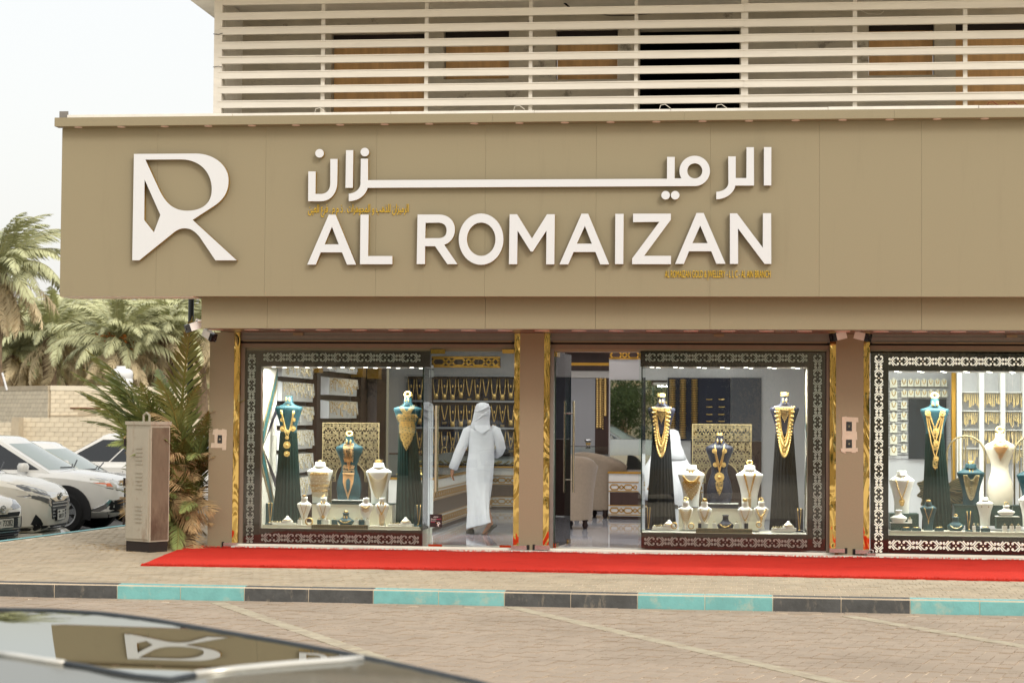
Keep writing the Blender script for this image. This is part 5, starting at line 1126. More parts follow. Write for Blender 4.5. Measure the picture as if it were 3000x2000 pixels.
# sticker on the door
m_stk=mat('sticker_dark',(46,34,34),rough=.4); m_txt=mat('sticker_white',(238,234,230),rough=.5); m_pink=mat('sticker_pink',(226,60,110),rough=.5); m_or=mat('sticker_orange',(230,150,60),rough=.5)
a,b=P(1259,1543,-.012),P(1295,1506,-.012); t=thing('door_sticker','square dark sticker for tourists low on the closed glass door','sticker',(a.x,-.012,a.z)); w=b.x-a.x; xm=(a.x+b.x)/2; Zs=lambda f:a.z+w*f
box('sheet',(a.x,b.x,-.012,-.010,a.z,b.z),m_stk,t); ys=-.0135
text('sticker_text','planet',.022,(xm,ys,Zs(.84)),m_txt,t,depth=.0005); text('sticker_text','Are you a',.02,(a.x+w*.31,ys,Zs(.66)),m_txt,t,width=w*.46,depth=.0005); text('sticker_text','tourist?',.02,(a.x+w*.74,ys,Zs(.66)),m_pink,t,width=w*.34,depth=.0005)
text('sticker_text','Shop with us',.016,(a.x+w*.30,ys,Zs(.52)),m_txt,t,width=w*.44,depth=.0005); text('sticker_text','Tax free',.016,(a.x+w*.24,ys,Zs(.42)),m_pink,t,width=w*.32,depth=.0005)
mb=MB(); cx_,cz_=a.x+w*.72,Zs(.34); n=14
mb.ribbon([(cx_+.011*math.cos(2*PI*i/n),cz_+.011*math.sin(2*PI*i/n)) for i in range(n+1)],.005,ys,ys+.001); mb.ribbon([(cx_-.004,cz_-.012),(cx_-.002,cz_-.028)],.013,ys,ys+.001); mb.ribbon([(cx_-.006,cz_-.026),(cx_-.018,cz_-.034)],.006,ys,ys+.001); mb.ribbon([(cx_+.001,cz_-.028),(cx_,cz_-.044)],.006,ys,ys+.001); mb.ribbon([(cx_+.004,cz_-.014),(cx_+.024,cz_-.004)],.005,ys,ys+.001); mb.ribbon([(cx_-.006,cz_-.014),(cx_-.018,cz_-.002)],.005,ys,ys+.001); mb.build('sticker_figure',m_txt,t)
MB().ribbon([(cx_-.024,cz_+.003),(cx_-.017,cz_-.004)],.008,ys,ys+.001).build('sticker_figure_flame',m_or,t)
# ================================================================ left of the shop: cabinet, pole, palm bush
m_cab=stain(stain(mat('cabinet_beige',(170,163,146),rough=.6,var=.06,vs=5,vstretch=(1,1,.3)),(120,84,58),scale=3.2,lo=.54,hi=.72,stretch=(1.5,1.5,.5),amt=.5),(112,80,56),scale=11,lo=.58,hi=.70,amt=.4)
c0,c1=G(366,1598,.06),G(437,1603,.06); e=(c1-c0); e.z=0; wv=e.length; ang=math.atan2(e.y,e.x); zt=1.49
t=thing('utility_cabinet','rusty beige street utility cabinet on a dark plinth beside the palm bush','utility cabinet',(c0.x,c0.y,0),rz=ang)
DP=.29
MB().box(.01,wv-.01,.01,DP-.01,-.01,.12).build('plinth',m_dark,t,local=True); MB().box(0,wv,0,DP,.1205,zt-.04).build('body',m_cab,t,local=True); MB().box(-.012,wv+.014,-.014,DP+.012,zt-.0395,zt).build('roof',m_cab,t,local=True)
MB().box(.02,wv-.02,-.012,-.001,.15,zt-.08).build('door',m_cab,t,local=True)
for z0 in (1.0,.72,.34):
    for k in range(5): MB().box(wv*.45,wv*.72,-.022,-.0125,z0+.045*k,z0+.045*k+.012).build('vent_slat',m_cab,t,local=True)
for z0 in (.3,.75,1.2): MB().box(-.012,.008,-.03,-.013,z0,z0+.09).build('hinge',m_dark,t,local=True)
MB().tube([(wv*.5-.05,DP*.4,zt),(wv*.5-.05,DP*.4,zt+.07),(wv*.5,DP*.4,zt+.1),(wv*.5+.05,DP*.4,zt+.07),(wv*.5+.05,DP*.4,zt)],.014,6).build('lifting_eye',m_cab,t,local=True)
m_cabs=stain(mat('rusty_shaded_side',(118,104,86),rough=.7,var=.15,vs=6,vstretch=(1,1,.3)),(78,58,44),scale=3,lo=.42,hi=.62,stretch=(1,1,.4),amt=.9)  # darker than the front: rust, with palm shade put into the colour
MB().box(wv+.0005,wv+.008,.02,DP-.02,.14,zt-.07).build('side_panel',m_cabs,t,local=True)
p=P(558.5,1000,1.6); t=thing('lamp_pole','dark street lamp pole standing between the palm bush and the shop corner','pole',(p.x,1.6,0)); MB().cyl((p.x,1.6,-.01),(p.x,1.6,4.4),.036,14).build('shaft',mat('pole_dark',(44,46,44),rough=.5),t,smooth=True); box('base_plate',(p.x-.12,p.x+.12,1.48,1.72,-.005,.012),mat('pole_dark',(44,46,44)),t)
# palm fronds -----------------------------------------------------
def frond_mesh(name,m,L,droop,n,ll,seed,lift=.5,vang=.5,mr=None,wl=.024,curl=.0,drp2=.25,fw=0.):
    """rachis starts along +x rising by 'lift', arching over with droop; paired leaflets"""
    r3=random.Random(seed); mb=MB(); pts=[]
    a=lift; p=Vector((0,0,0)); N=18
    for i in range(N+1):
        pts.append(p.copy()); a-=droop/N*(.4+1.2*i/N); p=p+Vector((math.cos(a),curl*i/N*.3,math.sin(a)))*(L/N)
    mb.mi=1; mb.tube(pts,[.02*L/2.2*(1-.85*i/N)+.002 for i in range(N+1)],4); mb.mi=0
    for i in range(n):
        f=.12+.88*(i+r3.random()*.6)/n; k=min(int(f*N),N-1); q=pts[k].lerp(pts[k+1],f*N-k) if f*N-k<=1 else pts[k+1]
        tg=(pts[k+1]-pts[k]).normalized(); sd_=Vector((0,1,0)); up=tg.cross(sd_)*-1
        l=ll*(math.sin(PI*min(1,.16+.86*f)))**.7*r3.uniform(.8,1.1)
        for s in (-1,1):
            d=(tg*(.55+fw+.5*f)+sd_*s*r3.uniform(.75,1.)+up*(vang+r3.uniform(-.25,.25))).normalized(); w=tg.cross(d).cross(d).normalized() if False else (tg-d*tg.dot(d)).normalized()*wl*.5
            mid=q+d*l*.5; tip=q+d*l+Vector((0,0,-drp2*l*r3.uniform(.4,1.4)))
            mb.add([q-w*.5,q+w*.5,mid+w,tip,mid-w],[(0,1,2,4),(4,2,3)])
    me=bpy.data.meshes.new(name); me.from_pydata([tuple(p) for p in mb.v],[],mb.f); me.materials.append(m); me.materials.append(mr or m); me.polygons.foreach_set('material_index',mb.m); me.update(); return me
m_pg=rand_tint(mat('hazed_palm_green',(186,188,146),rough=.6,var=.2,vs=1.5),.25); m_pd=rand_tint(mat('hazed_palm_dry',(206,190,154),rough=.9,var=.2,vs=1.5),.2); m_rach=mat('palm_rachis',(176,172,128),rough=.6)  # dusty fronds, paled further: distance haze is put into the colour
m_sg=rand_tint(mat('bush_green',(142,154,94),rough=.5,var=.2,vs=3,spec=.4),.3); m_sd=rand_tint(mat('bush_dry',(176,150,108),rough=.85,var=.2,vs=3),.2); m_sr=mat('bush_rachis',(140,138,76),rough=.5); m_trunk=mat('palm_trunk',(140,120,96),rough=.95,var=.3,vs=3,bump=2,bs=14)
SG=[frond_mesh('frond',m_sg,2.2,.9,56,.36,s,lift=0,vang=.3,mr=m_sr,wl=.026,drp2=.1,fw=.45) for s in (1,2,3)]; SDm=[frond_mesh('dry_frond',m_sd,1.25,1.0,34,.38,s,lift=0,vang=.3,mr=m_sd,wl=.024,drp2=.4) for s in (4,5)]
base=Vector((-4.03,.22,0)); t=thing('palm_bush','dense young date palm bush crowded between the utility cabinet and the left pillar','palm',base); r3=random.Random(12)
def setfrond(par,me,org,az,el,s,roll=0):
    M=Matrix.Translation(org)@Matrix.Rotation(az,4,'Z')@Matrix.Rotation(-el,4,'Y')@Matrix.Rotation(roll,4,'X')@Matrix.Scale(s,4); obj(me.name.split('.')[0],me,par,M=W[par.name].inverted()@M)
# (azimuth from +x toward -y(camera) , elevation, scale)
for az,el,s,dz in ((-60,86,1.30,.25),(-120,80,1.16,.25),(20,86,1.22,.3),(-170,70,.95,.35),(-160,76,1.05,.3),(178,68,.95,.4),(-140,72,.92,.3),(-100,72,.95,.2),(-70,72,.8,.2),(-35,82,.8,.3),(160,72,1.1,.3),(120,76,1.1,.3),(-175,80,1.1,.3),(-90,76,1.0,.3),(60,80,1.15,.3),(-130,74,.9,.25),(-165,74,1.0,.4)):
    setfrond(t,SG[r3.randrange(3)],base+Vector((r3.uniform(-.12,.12),r3.uniform(-.12,.12),dz)),rad(az),rad(el),s*.98,r3.uniform(-.4,.4))
nb_=0
while nb_<120:
    az=r3.uniform(-185,5); el=r3.uniform(-8,72); dry=r3.random()<.42; s=r3.uniform(.35,.75); L=(1.25 if dry else 2.2)*s*math.cos(rad(el))
    o_=base+Vector((r3.uniform(-.18,.28),r3.uniform(-.12,.25),r3.uniform(.1,1.05))); e_=o_+Vector((math.cos(rad(az)),math.sin(rad(az)),0))*L
    if e_.x<-4.62+max(0,(el-45))*.004 or e_.x>-3.57 or e_.y<-1.0: continue
    nb_+=1; setfrond(t,(SDm if dry else SG)[r3.randrange(2)],o_,rad(az),rad(el),s,r3.uniform(-.9,.9))
for az,el,s,dz in ((-172,52,.62,.95),(-165,60,.55,1.0),(175,48,.60,.9),(-150,62,.6,.8),(-100,72,.7,.8),(-40,76,.6,.9),(-120,74,.75,.7)): setfrond(t,SG[r3.randrange(3)],base+Vector((-.1,-.1,dz)),rad(az),rad(el),s,r3.uniform(-.4,.4))
for i in range(26):
    o_=Vector((r3.uniform(-4.08,-3.82),r3.uniform(-.52,-.30),r3.uniform(.55,1.35))); setfrond(t,(SDm if i%3 else SG)[r3.randrange(2)],o_,rad(r3.uniform(-178,-95)),rad(r3.uniform(5,55)),r3.uniform(.20,.36) if i%3==0 else r3.uniform(.34,.5),r3.uniform(-.8,.8))
MB().ell([(-.01,.20,.20),(.3,.17,.17),(.6,.10,.10)],10,(base.x,base.y)).build('trunk',m_trunk,t)
lt=MB(); 
for i in range(900):
    x=base.x+r3.gauss(-.1,.45); y=base.y+r3.gauss(-.45,.4)
    if x>-3.65: continue
    a=r3.uniform(0,6.28); l=r3.uniform(.03,.10); lt.add([(x,y,.006),(x+.008,y+.004,.010),(x+l*math.cos(a),y+l*math.sin(a),.012)],[(0,1,2)])
o=lt.build('leaf_litter',m_sd); tag(o,kind='stuff')
# background palms -------------------------------------------------
GF=[frond_mesh('frond',m_pg,3.6,1.5,40,.62,s,lift=0,vang=.5,mr=m_rach,wl=.075,drp2=.35) for s in (1,2,3)]; DF=[frond_mesh('dry_frond',m_pd,3.0,1.2,34,.55,s,lift=0,vang=.1,mr=m_pd,wl=.07,drp2=.8) for s in (7,8)]
def palm(label,px,py,Y,s,ng,nd,seed,gz=-1.,dates=False):
    p=P(px,py,Y); t=thing('palm_tree',label,'palm tree',(p.x,Y,gz),group='date palms beyond the block wall'); r4=random.Random(seed)
    MB().tube([(p.x+.1*math.sin(z),Y,z) for z in [gz+(p.z-gz)*k/8 for k in range(9)]],[.30*s]*6+[.34*s]*3,9).build('trunk',m_trunk,t)
    for i in range(ng):
        az=2*PI*(i*.382+r4.random()*.1); f=i/ng; setfrond(t,GF[r4.randrange(3)],p+Vector((0,0,r4.uniform(-.1,.2))),az,rad(82-78*f+r4.uniform(-8,8)),s*r4.uniform(.85,1.1),r4.uniform(-.5,.5))
    for i in range(nd): setfrond(t,DF[r4.randrange(2)],p+Vector((0,0,-.25)),2*PI*(i*.618)+r4.random(),rad(r4.uniform(-50,-2)),s*r4.uniform(.8,1.05),r4.uniform(-.6,.6))
    if dates:
        for k in range(7): 
            mb=MB(); a0=2*PI*k/7; b=p+Vector((math.cos(a0)*.5,math.sin(a0)*.5,.6)); e=b+Vector((math.cos(a0)*.5,math.sin(a0)*.5,-.2)); mb.tube([p,b,e],.03,4)
            for q in range(14): mb.ball(e+Vector((r4.gauss(0,.12),r4.gauss(0,.12),r4.gauss(-.1,.2))),.06,n=5,m=3)
            mb.build('date_cluster',mat('dates_orange',(176,112,50),rough=.6),t)
palm('tall date palm cut off by the left edge of the picture',-8,796,74,1.30,40,18,1)
palm('date palm with orange fruit clusters under the left end of the fascia',345,1010,82,1.18,36,12,2,dates=True)
palm('green date palm right of the tall palm, over the shaded house corner',150,985,90,1.25,40,6,3)
palm('pale date palm just left of the dark lamp pole',492,985,84,1.15,34,14,4)
palm('date palm half hidden by the shop band',590,960,88,1.2,36,12,5)
palm('low date palm behind the shaded house at the left edge',40,1040,92,1.2,34,14,6)
palm('low date palm behind the water tank',265,1062,96,1.2,38,10,7)
palm('low dry date palm right of the water tank',430,1068,90,1.1,30,20,8)
palm('low date palm behind the palm bush',560,1080,94,1.15,34,14,9)
palm('distant date palm left of the fruiting palm',235,965,112,1.3,38,10,10)
palm('distant date palm right of the fruiting palm',430,950,116,1.3,38,10,11)
palm('distant date palm at the left edge below the tall palm',75,985,120,1.3,36,10,12)
palm('distant date palm behind the lamp pole',545,1020,122,1.3,36,10,13)
for i,(x,y,Y_,l) in enumerate(((20,1010,104,'pale date palm in the second row at the left edge'),(115,1060,100,'pale low date palm in the second row above the house corner'),(190,1040,108,'pale date palm in the second row left of the tank'),(300,1070,106,'pale low date palm in the second row behind the tank'),(385,1055,110,'pale date palm in the second row right of the tank'),(465,1065,104,'pale low date palm in the second row left of the pole'),(520,1075,108,'pale low date palm in the second row behind the bush'),(600,1060,110,'pale date palm in the second row behind the shop corner'))): palm(l,x,y,Y_,1.25,32,12,30+i)
# block wall and house ---------------------------------------------
m_blk=rand_tint(mat('concrete_block',(222,210,184),rough=.95,var=.10,vs=2.2,bump=.5,bs=8),.07); m_mort=mat('mortar',(196,182,156),rough=.95,var=.1,vs=2); m_hplain=mat('render_white',(232,222,198),rough=.9,var=.06,vs=2)
def blocks(par,a,b,z0,z1,bw,bh,th,inst=True,hole=None,name='block'):
    """running bond between ground points a and b (a->b left to right as seen), outer face toward -normal"""
    a=Vector(a); b=Vector(b); d=(b-a); L=d.length; d.normalize(); nrm=Vector((d.y,-d.x)); r5=random.Random(int(L*100)); ang=math.atan2(d.y,d.x)
    me=None; nz=int(round((z1-z0)/bh)); bh=(z1-z0)/nz
    for j in range(nz):
        x=-(bw/2 if j%2 else 0)
        while x<L-.02:
            x0,x1=max(0,x),min(L,x+bw); x+=bw
            if hole and any(h[0]<(x0+x1)/2<h[1] and h[2]<z0+(j+.5)*bh<h[3] for h in hole): continue
            full=abs(x1-x0-bw)<1e-6; q=a+d*((x0+x1)/2)+nrm*r5.uniform(.0,.012); M=Matrix.Translation((q.x,q.y,z0+(j+.5)*bh))@Matrix.Rotation(ang,4,'Z')
            if full and me is not None: obj(name,me,par,M=W[par.name].inverted()@M)
            else:
                g=.008; o=MB().box(-(x1-x0)/2+g,(x1-x0)/2-g,-th/2,th/2,-bh/2+g,bh/2-g); m2=bpy.data.meshes.new(name); m2.from_pydata([tuple(p) for p in o.v],[],o.f); m2.materials.append(m_blk); m2.update()
                if full: me=m2
                obj(name,m2,par,M=W[par.name].inverted()@M)
    c=a+d*(L/2); T=Matrix.Translation((c.x,c.y,0))@Matrix.Rotation(ang,4,'Z'); MB().box(-L/2+.004,L/2-.004,-th/2+.012,th/2-.0,z0,z1-.01,T).build('mortar',m_mort,par)
YWl=60.; wa=P(52,1222,YWl); wb=P(600,1246,YWl); t=thing('block_wall','long sunlit wall of pale concrete blocks behind the parked cars','wall',(wa.x,YWl,-1.)); zw=wa.z
blocks(t,(wa.x,YWl),(wb.x,YWl),-.68,zw,.42,.2,.2)
pa=P(-40,1236,YWl-.6); pb_=P(45,1236,YWl-.6); t=thing('block_wall','lower piece of block wall at the left edge of the picture','wall',(pa.x,YWl-.6,-1.)); blocks(t,(pa.x,YWl-.6),(pb_.x,YWl-.6),-.68,pa.z,.42,.2,.2); p=P(48,1222,YWl-.5); box('wall_pier',(p.x-.12,p.x+.2,YWl-.75,YWl-.2,-1,zw),m_mort,t)
# house: corner at px 148
YH=66.; hc=P(148,1129,YH); hr=P(600,1155,YH+6.); hl=P(-60,1126,YH+3.5); zt=hc.z
hs=thing('block_house','unfinished concrete block house with a shaded left face and sunlit right face','house',(hc.x,YH,-1.))
blocks(hs,(hc.x,YH),(hr.x,YH+3.),-.6,zt-.22,.42,.2,.2,hole=[(1.05,2.15,zt-1.42,zt-1.08)])
blocks(hs,(hl.x,YH+5.),(hc.x,YH),-.6,zt-.22,.42,.2,.2)
d=Vector((hr.x-hc.x,3.)); L=d.length; d.normalize(); T=Matrix.Translation((hc.x,YH,0))@Matrix.Rotation(math.atan2(d.y,d.x),4,'Z')
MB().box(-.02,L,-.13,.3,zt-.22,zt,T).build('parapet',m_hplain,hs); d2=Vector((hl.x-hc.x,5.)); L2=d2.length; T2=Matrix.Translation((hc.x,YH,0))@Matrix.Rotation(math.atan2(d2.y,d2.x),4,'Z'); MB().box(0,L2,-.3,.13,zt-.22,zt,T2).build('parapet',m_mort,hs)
wnd=MB().box(1.05,2.15,.03,.08,zt-1.42,zt-1.08,T).build('window',m_black,hs); MB().box(.9,2.3,-.16,.0,zt-1.06,zt-1.0,T).build('window_lintel',m_rust,hs); MB().box(3.5,5.0,-.15,-.1,zt-1.08,zt-1.03,T).build('window_lintel',m_rust,hs); MB().box(3.8,4.9,-.12,-.09,zt-1.45,zt-1.1,T).build('window_board',m_hplain,hs)
MB().tube([T2@Vector((2.6,-.16,zt-.85)),T2@Vector((1.2,-.16,zt-1.25)),T@Vector((.0,-.2,zt-1.38)),T@Vector((1.6,-.2,zt-1.36)),T@Vector((2.8,-.2,zt-.98)),T@Vector((4.2,-.2,zt-.98)),T@Vector((5.2,-.2,zt-1.2))],.018,5).build('cable',mat('pale_cable',(190,170,140)),hs)
m_tank=mat('tank_white',(236,238,238),rough=.4); p=P(357,1120,YH+3.5); tz=zt-.1; t=thing('water_tank','white plastic water tank on the roof of the block house','water tank',(p.x,p.y,tz)); r=.52
MB().ell([(tz+h*.92,r*k,r*k) for h,k in ((0,1),(.18,1),(.2,.96),(.24,.96),(.26,1),(.5,1),(.52,.96),(.56,.96),(.58,1),(.86,1),(.95,.95),(1.05,.7),(1.08,.3))],20,(p.x,p.y)).build('body',m_tank,t,smooth=True); MB().cyl((p.x-.05,p.y,tz+.98),(p.x-.05,p.y,tz+1.10),.22,14).build('lid',m_tank,t)
p=P(12,1110,YH+2); t=thing('plastic_pipe','white plastic pipe leaning on the house roof at the left','pipe',(p.x,p.y,zt-.2)); MB().cyl((p.x+.15,p.y,zt-.2),(p.x-.1,p.y,zt+.62),.05,8).build('tube',m_tank,t)
# ================================================================ cars
from mathutils.bvhtree import BVHTree
m_carw=mat('car_white',(232,230,222),rough=.22,coat=.8,var=.02,vs=3); m_carw2=mat('car_cream_white',(228,222,206),rough=.25,coat=.7,var=.03,vs=3); stain(m_carw2,(196,184,160),scale=2,lo=.6,hi=.85,amt=.35)
m_cars=mat('car_silver',(150,152,148),rough=.25,metal=.6,coat=.6)
m_cglass=mat('car_glass',(26,30,32),rough=.04,spec=.9); m_wglass=mat('windscreen_glass',(150,162,156),rough=.04,spec=.9); m_tyre=mat('tyre',(22,22,22),rough=.85); m_rim=mat('alloy_rim',(178,182,186),rough=.25,metal=.8); m_plast=mat('black_plastic',(26,26,27),rough=.5); m_chr=mat('car_chrome',(214,212,206),rough=.12,metal=1)
m_lamp=mat('headlamp',(188,186,172),rough=.12,coat=1.,var=.18,vs=14); m_lampd=mat('headlamp_dark',(96,98,98),rough=.12,coat=1.,var=.35,vs=18); m_amber=mat('amber_lens',(224,104,40),rough=.2,coat=.6); m_plate=mat('plate_white',(228,224,212),rough=.5); m_ptxt=mat('plate_black',(24,24,26),rough=.6); m_pred=mat('plate_red',(196,48,48),rough=.6)
def car(spec,label,paint,loc,rz,group='white cars parked nose in along the side kerb',bits=True):
    S=spec; t=thing('parked_car',label,'car',loc,rz=rz,group=group); L=S['L']; hw=S['w']/2
    # lower body: cross-sections along x; st: (x, bottom z, widest z, shoulder z, top z, half width)
    mb=MB(); R=[]
    for x,zb,zm,zs,zt,k in S['st']:
        w=hw*k; h=[(0,zb),(w*.80,zb),(w*.97,zb+.10),(w,zm),(w*.985,zs),(w*.90,zt-.035),(w*.55,zt+.005),(0,zt+.018)]
        R.append([(x,y,z) for y,z in h]+[(x,-y,z) for y,z in h[-2:0:-1]])
    # densify with smooth interpolation
    R2=[]
    for i in range(len(R)-1):
        for q in range(3):
            f=q/3; f=f; R2.append([tuple(a+(b-a)*f for a,b in zip(p,r)) for p,r in zip(R[i],R[i+1])])
    R2.append(R[-1]); mb.loft(R2); body=mb.build('body',paint,t,local=True); autosmooth(body,38)
    bv=BVHTree.FromPolygons([Vector(v) for v in mb.v],[list(f) for f in mb.f])
    # greenhouse
    def gx(z):
        f=(z-S['zb'])/(S['zr']-S['zb']); return S['gf'][0]+(S['gf'][1]-S['gf'][0])*f, S['gr'][0]+(S['gr'][1]-S['gr'][0])*f
    def gw(z): f=(z-S['zb'])/(S['zr']-S['zb']); return hw*(.90-.20*f)
    rings=[]
    zl=[S['zb']-.05,S['zb'],(S['zb']+S['zr'])/2,S['zr']-.03,S['zr']+.01,S['zr']+.045,S['zr']+.065]
    for i,z in enumerate(zl):
        zz=min(z,S['zr']-.02); xf,xr=gx(zz); w=gw(zz); sh=(0,0,0,0,.05,.22,.7)[i]; xc_=(xf+xr)/2; N=8; ring=[]
        for j in range(N+1):
            u=-1+2*j/N; ring.append((xf+.13*(1-u*u)-.0,u*w))
        for j in range(N+1):
            u=1-2*j/N; ring.append((xr-.10*(1-u*u),u*w))
        rings.append([(xc_+(x-xc_)*(1-sh*.6),y*(1-sh*.75),z) for x,y in ring])
    gm=MB().loft(rings).build('cabin',paint,t,local=True); autosmooth(gm,50)
    z0,z1=S['zb']+.03,S['zr']-.07; e=.006
    def fr(z,u,o=e): xf,_=gx(z); return (xf+.13*(1-u*u)+o,u*gw(z),z)
    def rr(z,u,o=e): _,xr=gx(z); return (xr-.10*(1-u*u)-o,u*gw(z),z)
    us=[-.88+1.76*k/8 for k in range(9)]
    MB().loft([[fr(z,u) for u in us] for z in (z0,(z0+z1)/2,z1)],False,False).build('windscreen',m_wglass,t,local=True,smooth=True)
    MB().loft([[rr(z,u) for u in us] for z in (z1,(z0+z1)/2,z0)],False,False).build('rear_window',m_cglass,t,local=True,smooth=True)
    for s in (-1,1):
        xf0,xr0=gx(z0); xf1,xr1=gx(z1); a0,a1=xf0-.10,xf1-.12; b0,b1=xr0+.16,xr1+.14
        cuts=[0]+list(S['pil'])+[1]
        for k in range(len(cuts)-1):
            p,q=cuts[k],cuts[k+1]; g=.018
            q4=[]
            for z,f in ((z0,p),(z0,q),(z1,q),(z1,p)):
                A,B_=(a0,b0) if z==z0 else (a1,b1); x=A+(B_-A)*f+(-g if f==p and k>0 else g if f==q and k<len(cuts)-2 else 0); q4.append((x,s*(gw(z)+e),z))
            MB().add(q4,[(0,1,2,3) if s<0 else (3,2,1,0)]).build('side_window',m_cglass,t,local=True)
        # mirror
        mx,mz=S['mir']; yb=s*(hw*.97); o=MB().ell([(mz-.08,.04,.03),(mz-.07,.085,.10),(mz+.02,.10,.12),(mz+.075,.07,.09),(mz+.08,.02,.03)],14,(mx,yb+s*.13)).build('wing_mirror',paint,t,local=True); autosmooth(o,50)
        MB().tube([(mx,yb-s*.04,mz-.07),(mx,yb+s*.1,mz-.05)],.025,6).build('mirror_arm',m_plast,t,local=True)
        # door shut lines
        for x in S['door']: MB().tube([(x,s*(hw*.905),S['zb']-.01),(x+.02,s*(hw*.995),S['zb']-.16),(x,s*(hw*1.0),.42)],.004,4).build('door_gap',m_plast,t,local=True)
        for x in S['ax']:
            r=S['r']; y=s*(hw-.10)
            arch=MB(); n=20; ro=r+.075
            arch.loft([[(x+q_*math.cos(PI*k/n*1.16-.25),s*(hw+yy),r+q_*math.sin(PI*k/n*1.16-.25)) for k in range(n+1)] for q_,yy in ((ro+.05,-.012),(ro+.04,.012),(ro-.02,.014),(r*.35,.006))],False,False).build('wheel_arch',m_plast,t,local=True)
            wh=MB(); n=28; prof=[(r*.62,-.11),(r*.9,-.115),(r,-.085),(r,.085),(r*.9,.115),(r*.66,.112),(r*.62,.09)]
            wh.loft([[(x+q_*math.cos(2*PI*k/n),y+s*(v+.03),r+q_*math.sin(2*PI*k/n)) for k in range(n)] for q_,v in prof],True)
            ty=wh.build('wheel',m_tyre,t,local=True); autosmooth(ty,35)
            ri=MB(); yo=y+s*.125
            for k in range(7):
                a=2*PI*k/7+.2; c,sn=math.cos(a),math.sin(a); c2,s2=-sn,c
                pts=[(x+c*q_+c2*wd_,yo+s*dy,r+sn*q_+s2*wd_) for q_,wd_,dy in ((.04,-.03,.012),(.04,.03,.012),(r*.60,.052,.0),(r*.60,-.052,.0))]
                ri.add(pts+[(px_,py_-s*.02,pz_) for px_,py_,pz_ in pts],[(0,1,2,3),(0,4,5,1),(1,5,6,2),(3,2,6,7),(0,3,7,4)])
            ri.loft([[(x+q_*math.cos(2*PI*k/n),yo+s*v,r+q_*math.sin(2*PI*k/n)) for k in range(n)] for q_,v in ((r*.66,.0),(r*.64,.012),(r*.57,.006),(r*.57,-.03))],False); ri.tube([(x,yo-s*.03,r),(x,yo+s*.022,r)],.055,12); ri.build('rim',m_rim,ty,local=True)
    # conforming details -------------------------------------------------
    def patch(name,pts,m,axis='x',off=.008,par=None,mir=False):
        """pts (y,z) for the nose, (x,z) for the near side; laid on the body"""
        def hit(a,b):
            if axis=='x': o,d=Vector((6,a,b)),Vector((-1,0,0))
            else: o,d=Vector((a,-6,b)),Vector((0,1,0))
            h=bv.ray_cast(o,d); 
            if h[0] is None: return None
            return h[0]-d*off
        # subdivide the boundary, lay rings towards the centre
        bd=[]
        for i in range(len(pts)):
            p,q=pts[i],pts[(i+1)%len(pts)]; n=max(1,int(math.hypot(q[0]-p[0],q[1]-p[1])/.06))
            bd+=[(p[0]+(q[0]-p[0])*k/n,p[1]+(q[1]-p[1])*k/n) for k in range(n)]
        cx_=sum(p[0] for p in bd)/len(bd); cz_=sum(p[1] for p in bd)/len(bd); rings=[]
        for f in (1,.66,.33):
            r_=[hit(cx_+(a-cx_)*f,cz_+(b-cz_)*f) for a,b in bd]
            if any(v is None for v in r_): 
                last=None
                for i,v in enumerate(r_):
                    if v is None: r_[i]=last or next(w for w in r_ if w is not None)
                    else: last=v
            rings.append(r_)
        c=hit(cx_,cz_) or rings[-1][0]; o=MB(); o.loft(rings,False); n=len(bd); o.add([c],[]); b0=len(o.v)-1
        for k in range(n): o.f.append((2*n+k,2*n+(k+1)%n,b0)); o.m.append(0)
        back=[v-( (Vector((-1,0,0)) if axis=='x' else Vector((0,1,0)))*-off*1.5) for v in rings[0]]
        o.loft([rings[0],back],False)
        q=o.build(name,m,par or t,local=True); autosmooth(q,30); return q,hit
    if bits: S['front'](t,patch,S,paint)
    return t
def mirrored(f,pts,*a,**k):
    f(a[0],pts,*a[1:],**k); return f(a[0],[(-y,z) for y,z in pts],*a[1:],**k)
def badge(t,hit,y,z,r):
    c=hit(y,z)
    if c is None: return
    mb=MB(); 
    for ry,rz,dz in ((r,r*.68,0),(r*.42,r*.62,0),(r*.72,r*.24,r*.36)):
        mb.tube([(c.x+.012,c.y+ry*math.cos(2*PI*k/18),c.z+dz+rz*math.sin(2*PI*k/18)) for k in range(19)],r*.10,5)
    mb.build('badge',m_chr,t,local=True,smooth=True)
def plate(t,hit,y,z,w,h,red=None,num='',top=()):
    c=hit(y,z); x=c.x+.03; o=MB().box(x-.03,x,y-w/2,y+w/2,z-h/2,z+h/2).build('number_plate',m_plate,t,local=True); MB().box(x-.034,x-.002,y-w/2-.012,y+w/2+.012,z-h/2-.012,z+h/2+.012).build('plate_frame',m_plast,t,local=True)
    if red: MB().box(x+.0005,x+.002,y-w/2+.004,y-w/2+w*.2,z-h/2+.004,z+h/2-.004).build('plate_band',m_pred,t,local=True)
    Wm=W[t.name]; r=Wm.to_3x3()@Vector((0,1,0))
    def tx(s,u,v,sz,wd_,m): text('plate_text',s,sz,Wm@Vector((x+.004,y+u,z+v)),m,t,width=wd_,depth=.001,right=r,up=(0,0,1))
    if red: tx(red,-w*.40,0,h*.8,w*.10,m_plate); tx(num,w*.2,-h*.0,h*.95,w*.5,m_ptxt); tx('\ufee8\ufec4\ufe91\ufeee\ufe91\ufe8d'[::-1] if False else 'AD',-w*.2,h*.1,h*.4,w*.12,m_ptxt)
    else: tx(num,0,-h*.16,h*.62,w*.72,m_ptxt); tx(top[0],-w*.3,h*.3,h*.26,w*.24,m_ptxt); tx(top[1],w*.28,h*.3,h*.3,w*.2,m_ptxt)
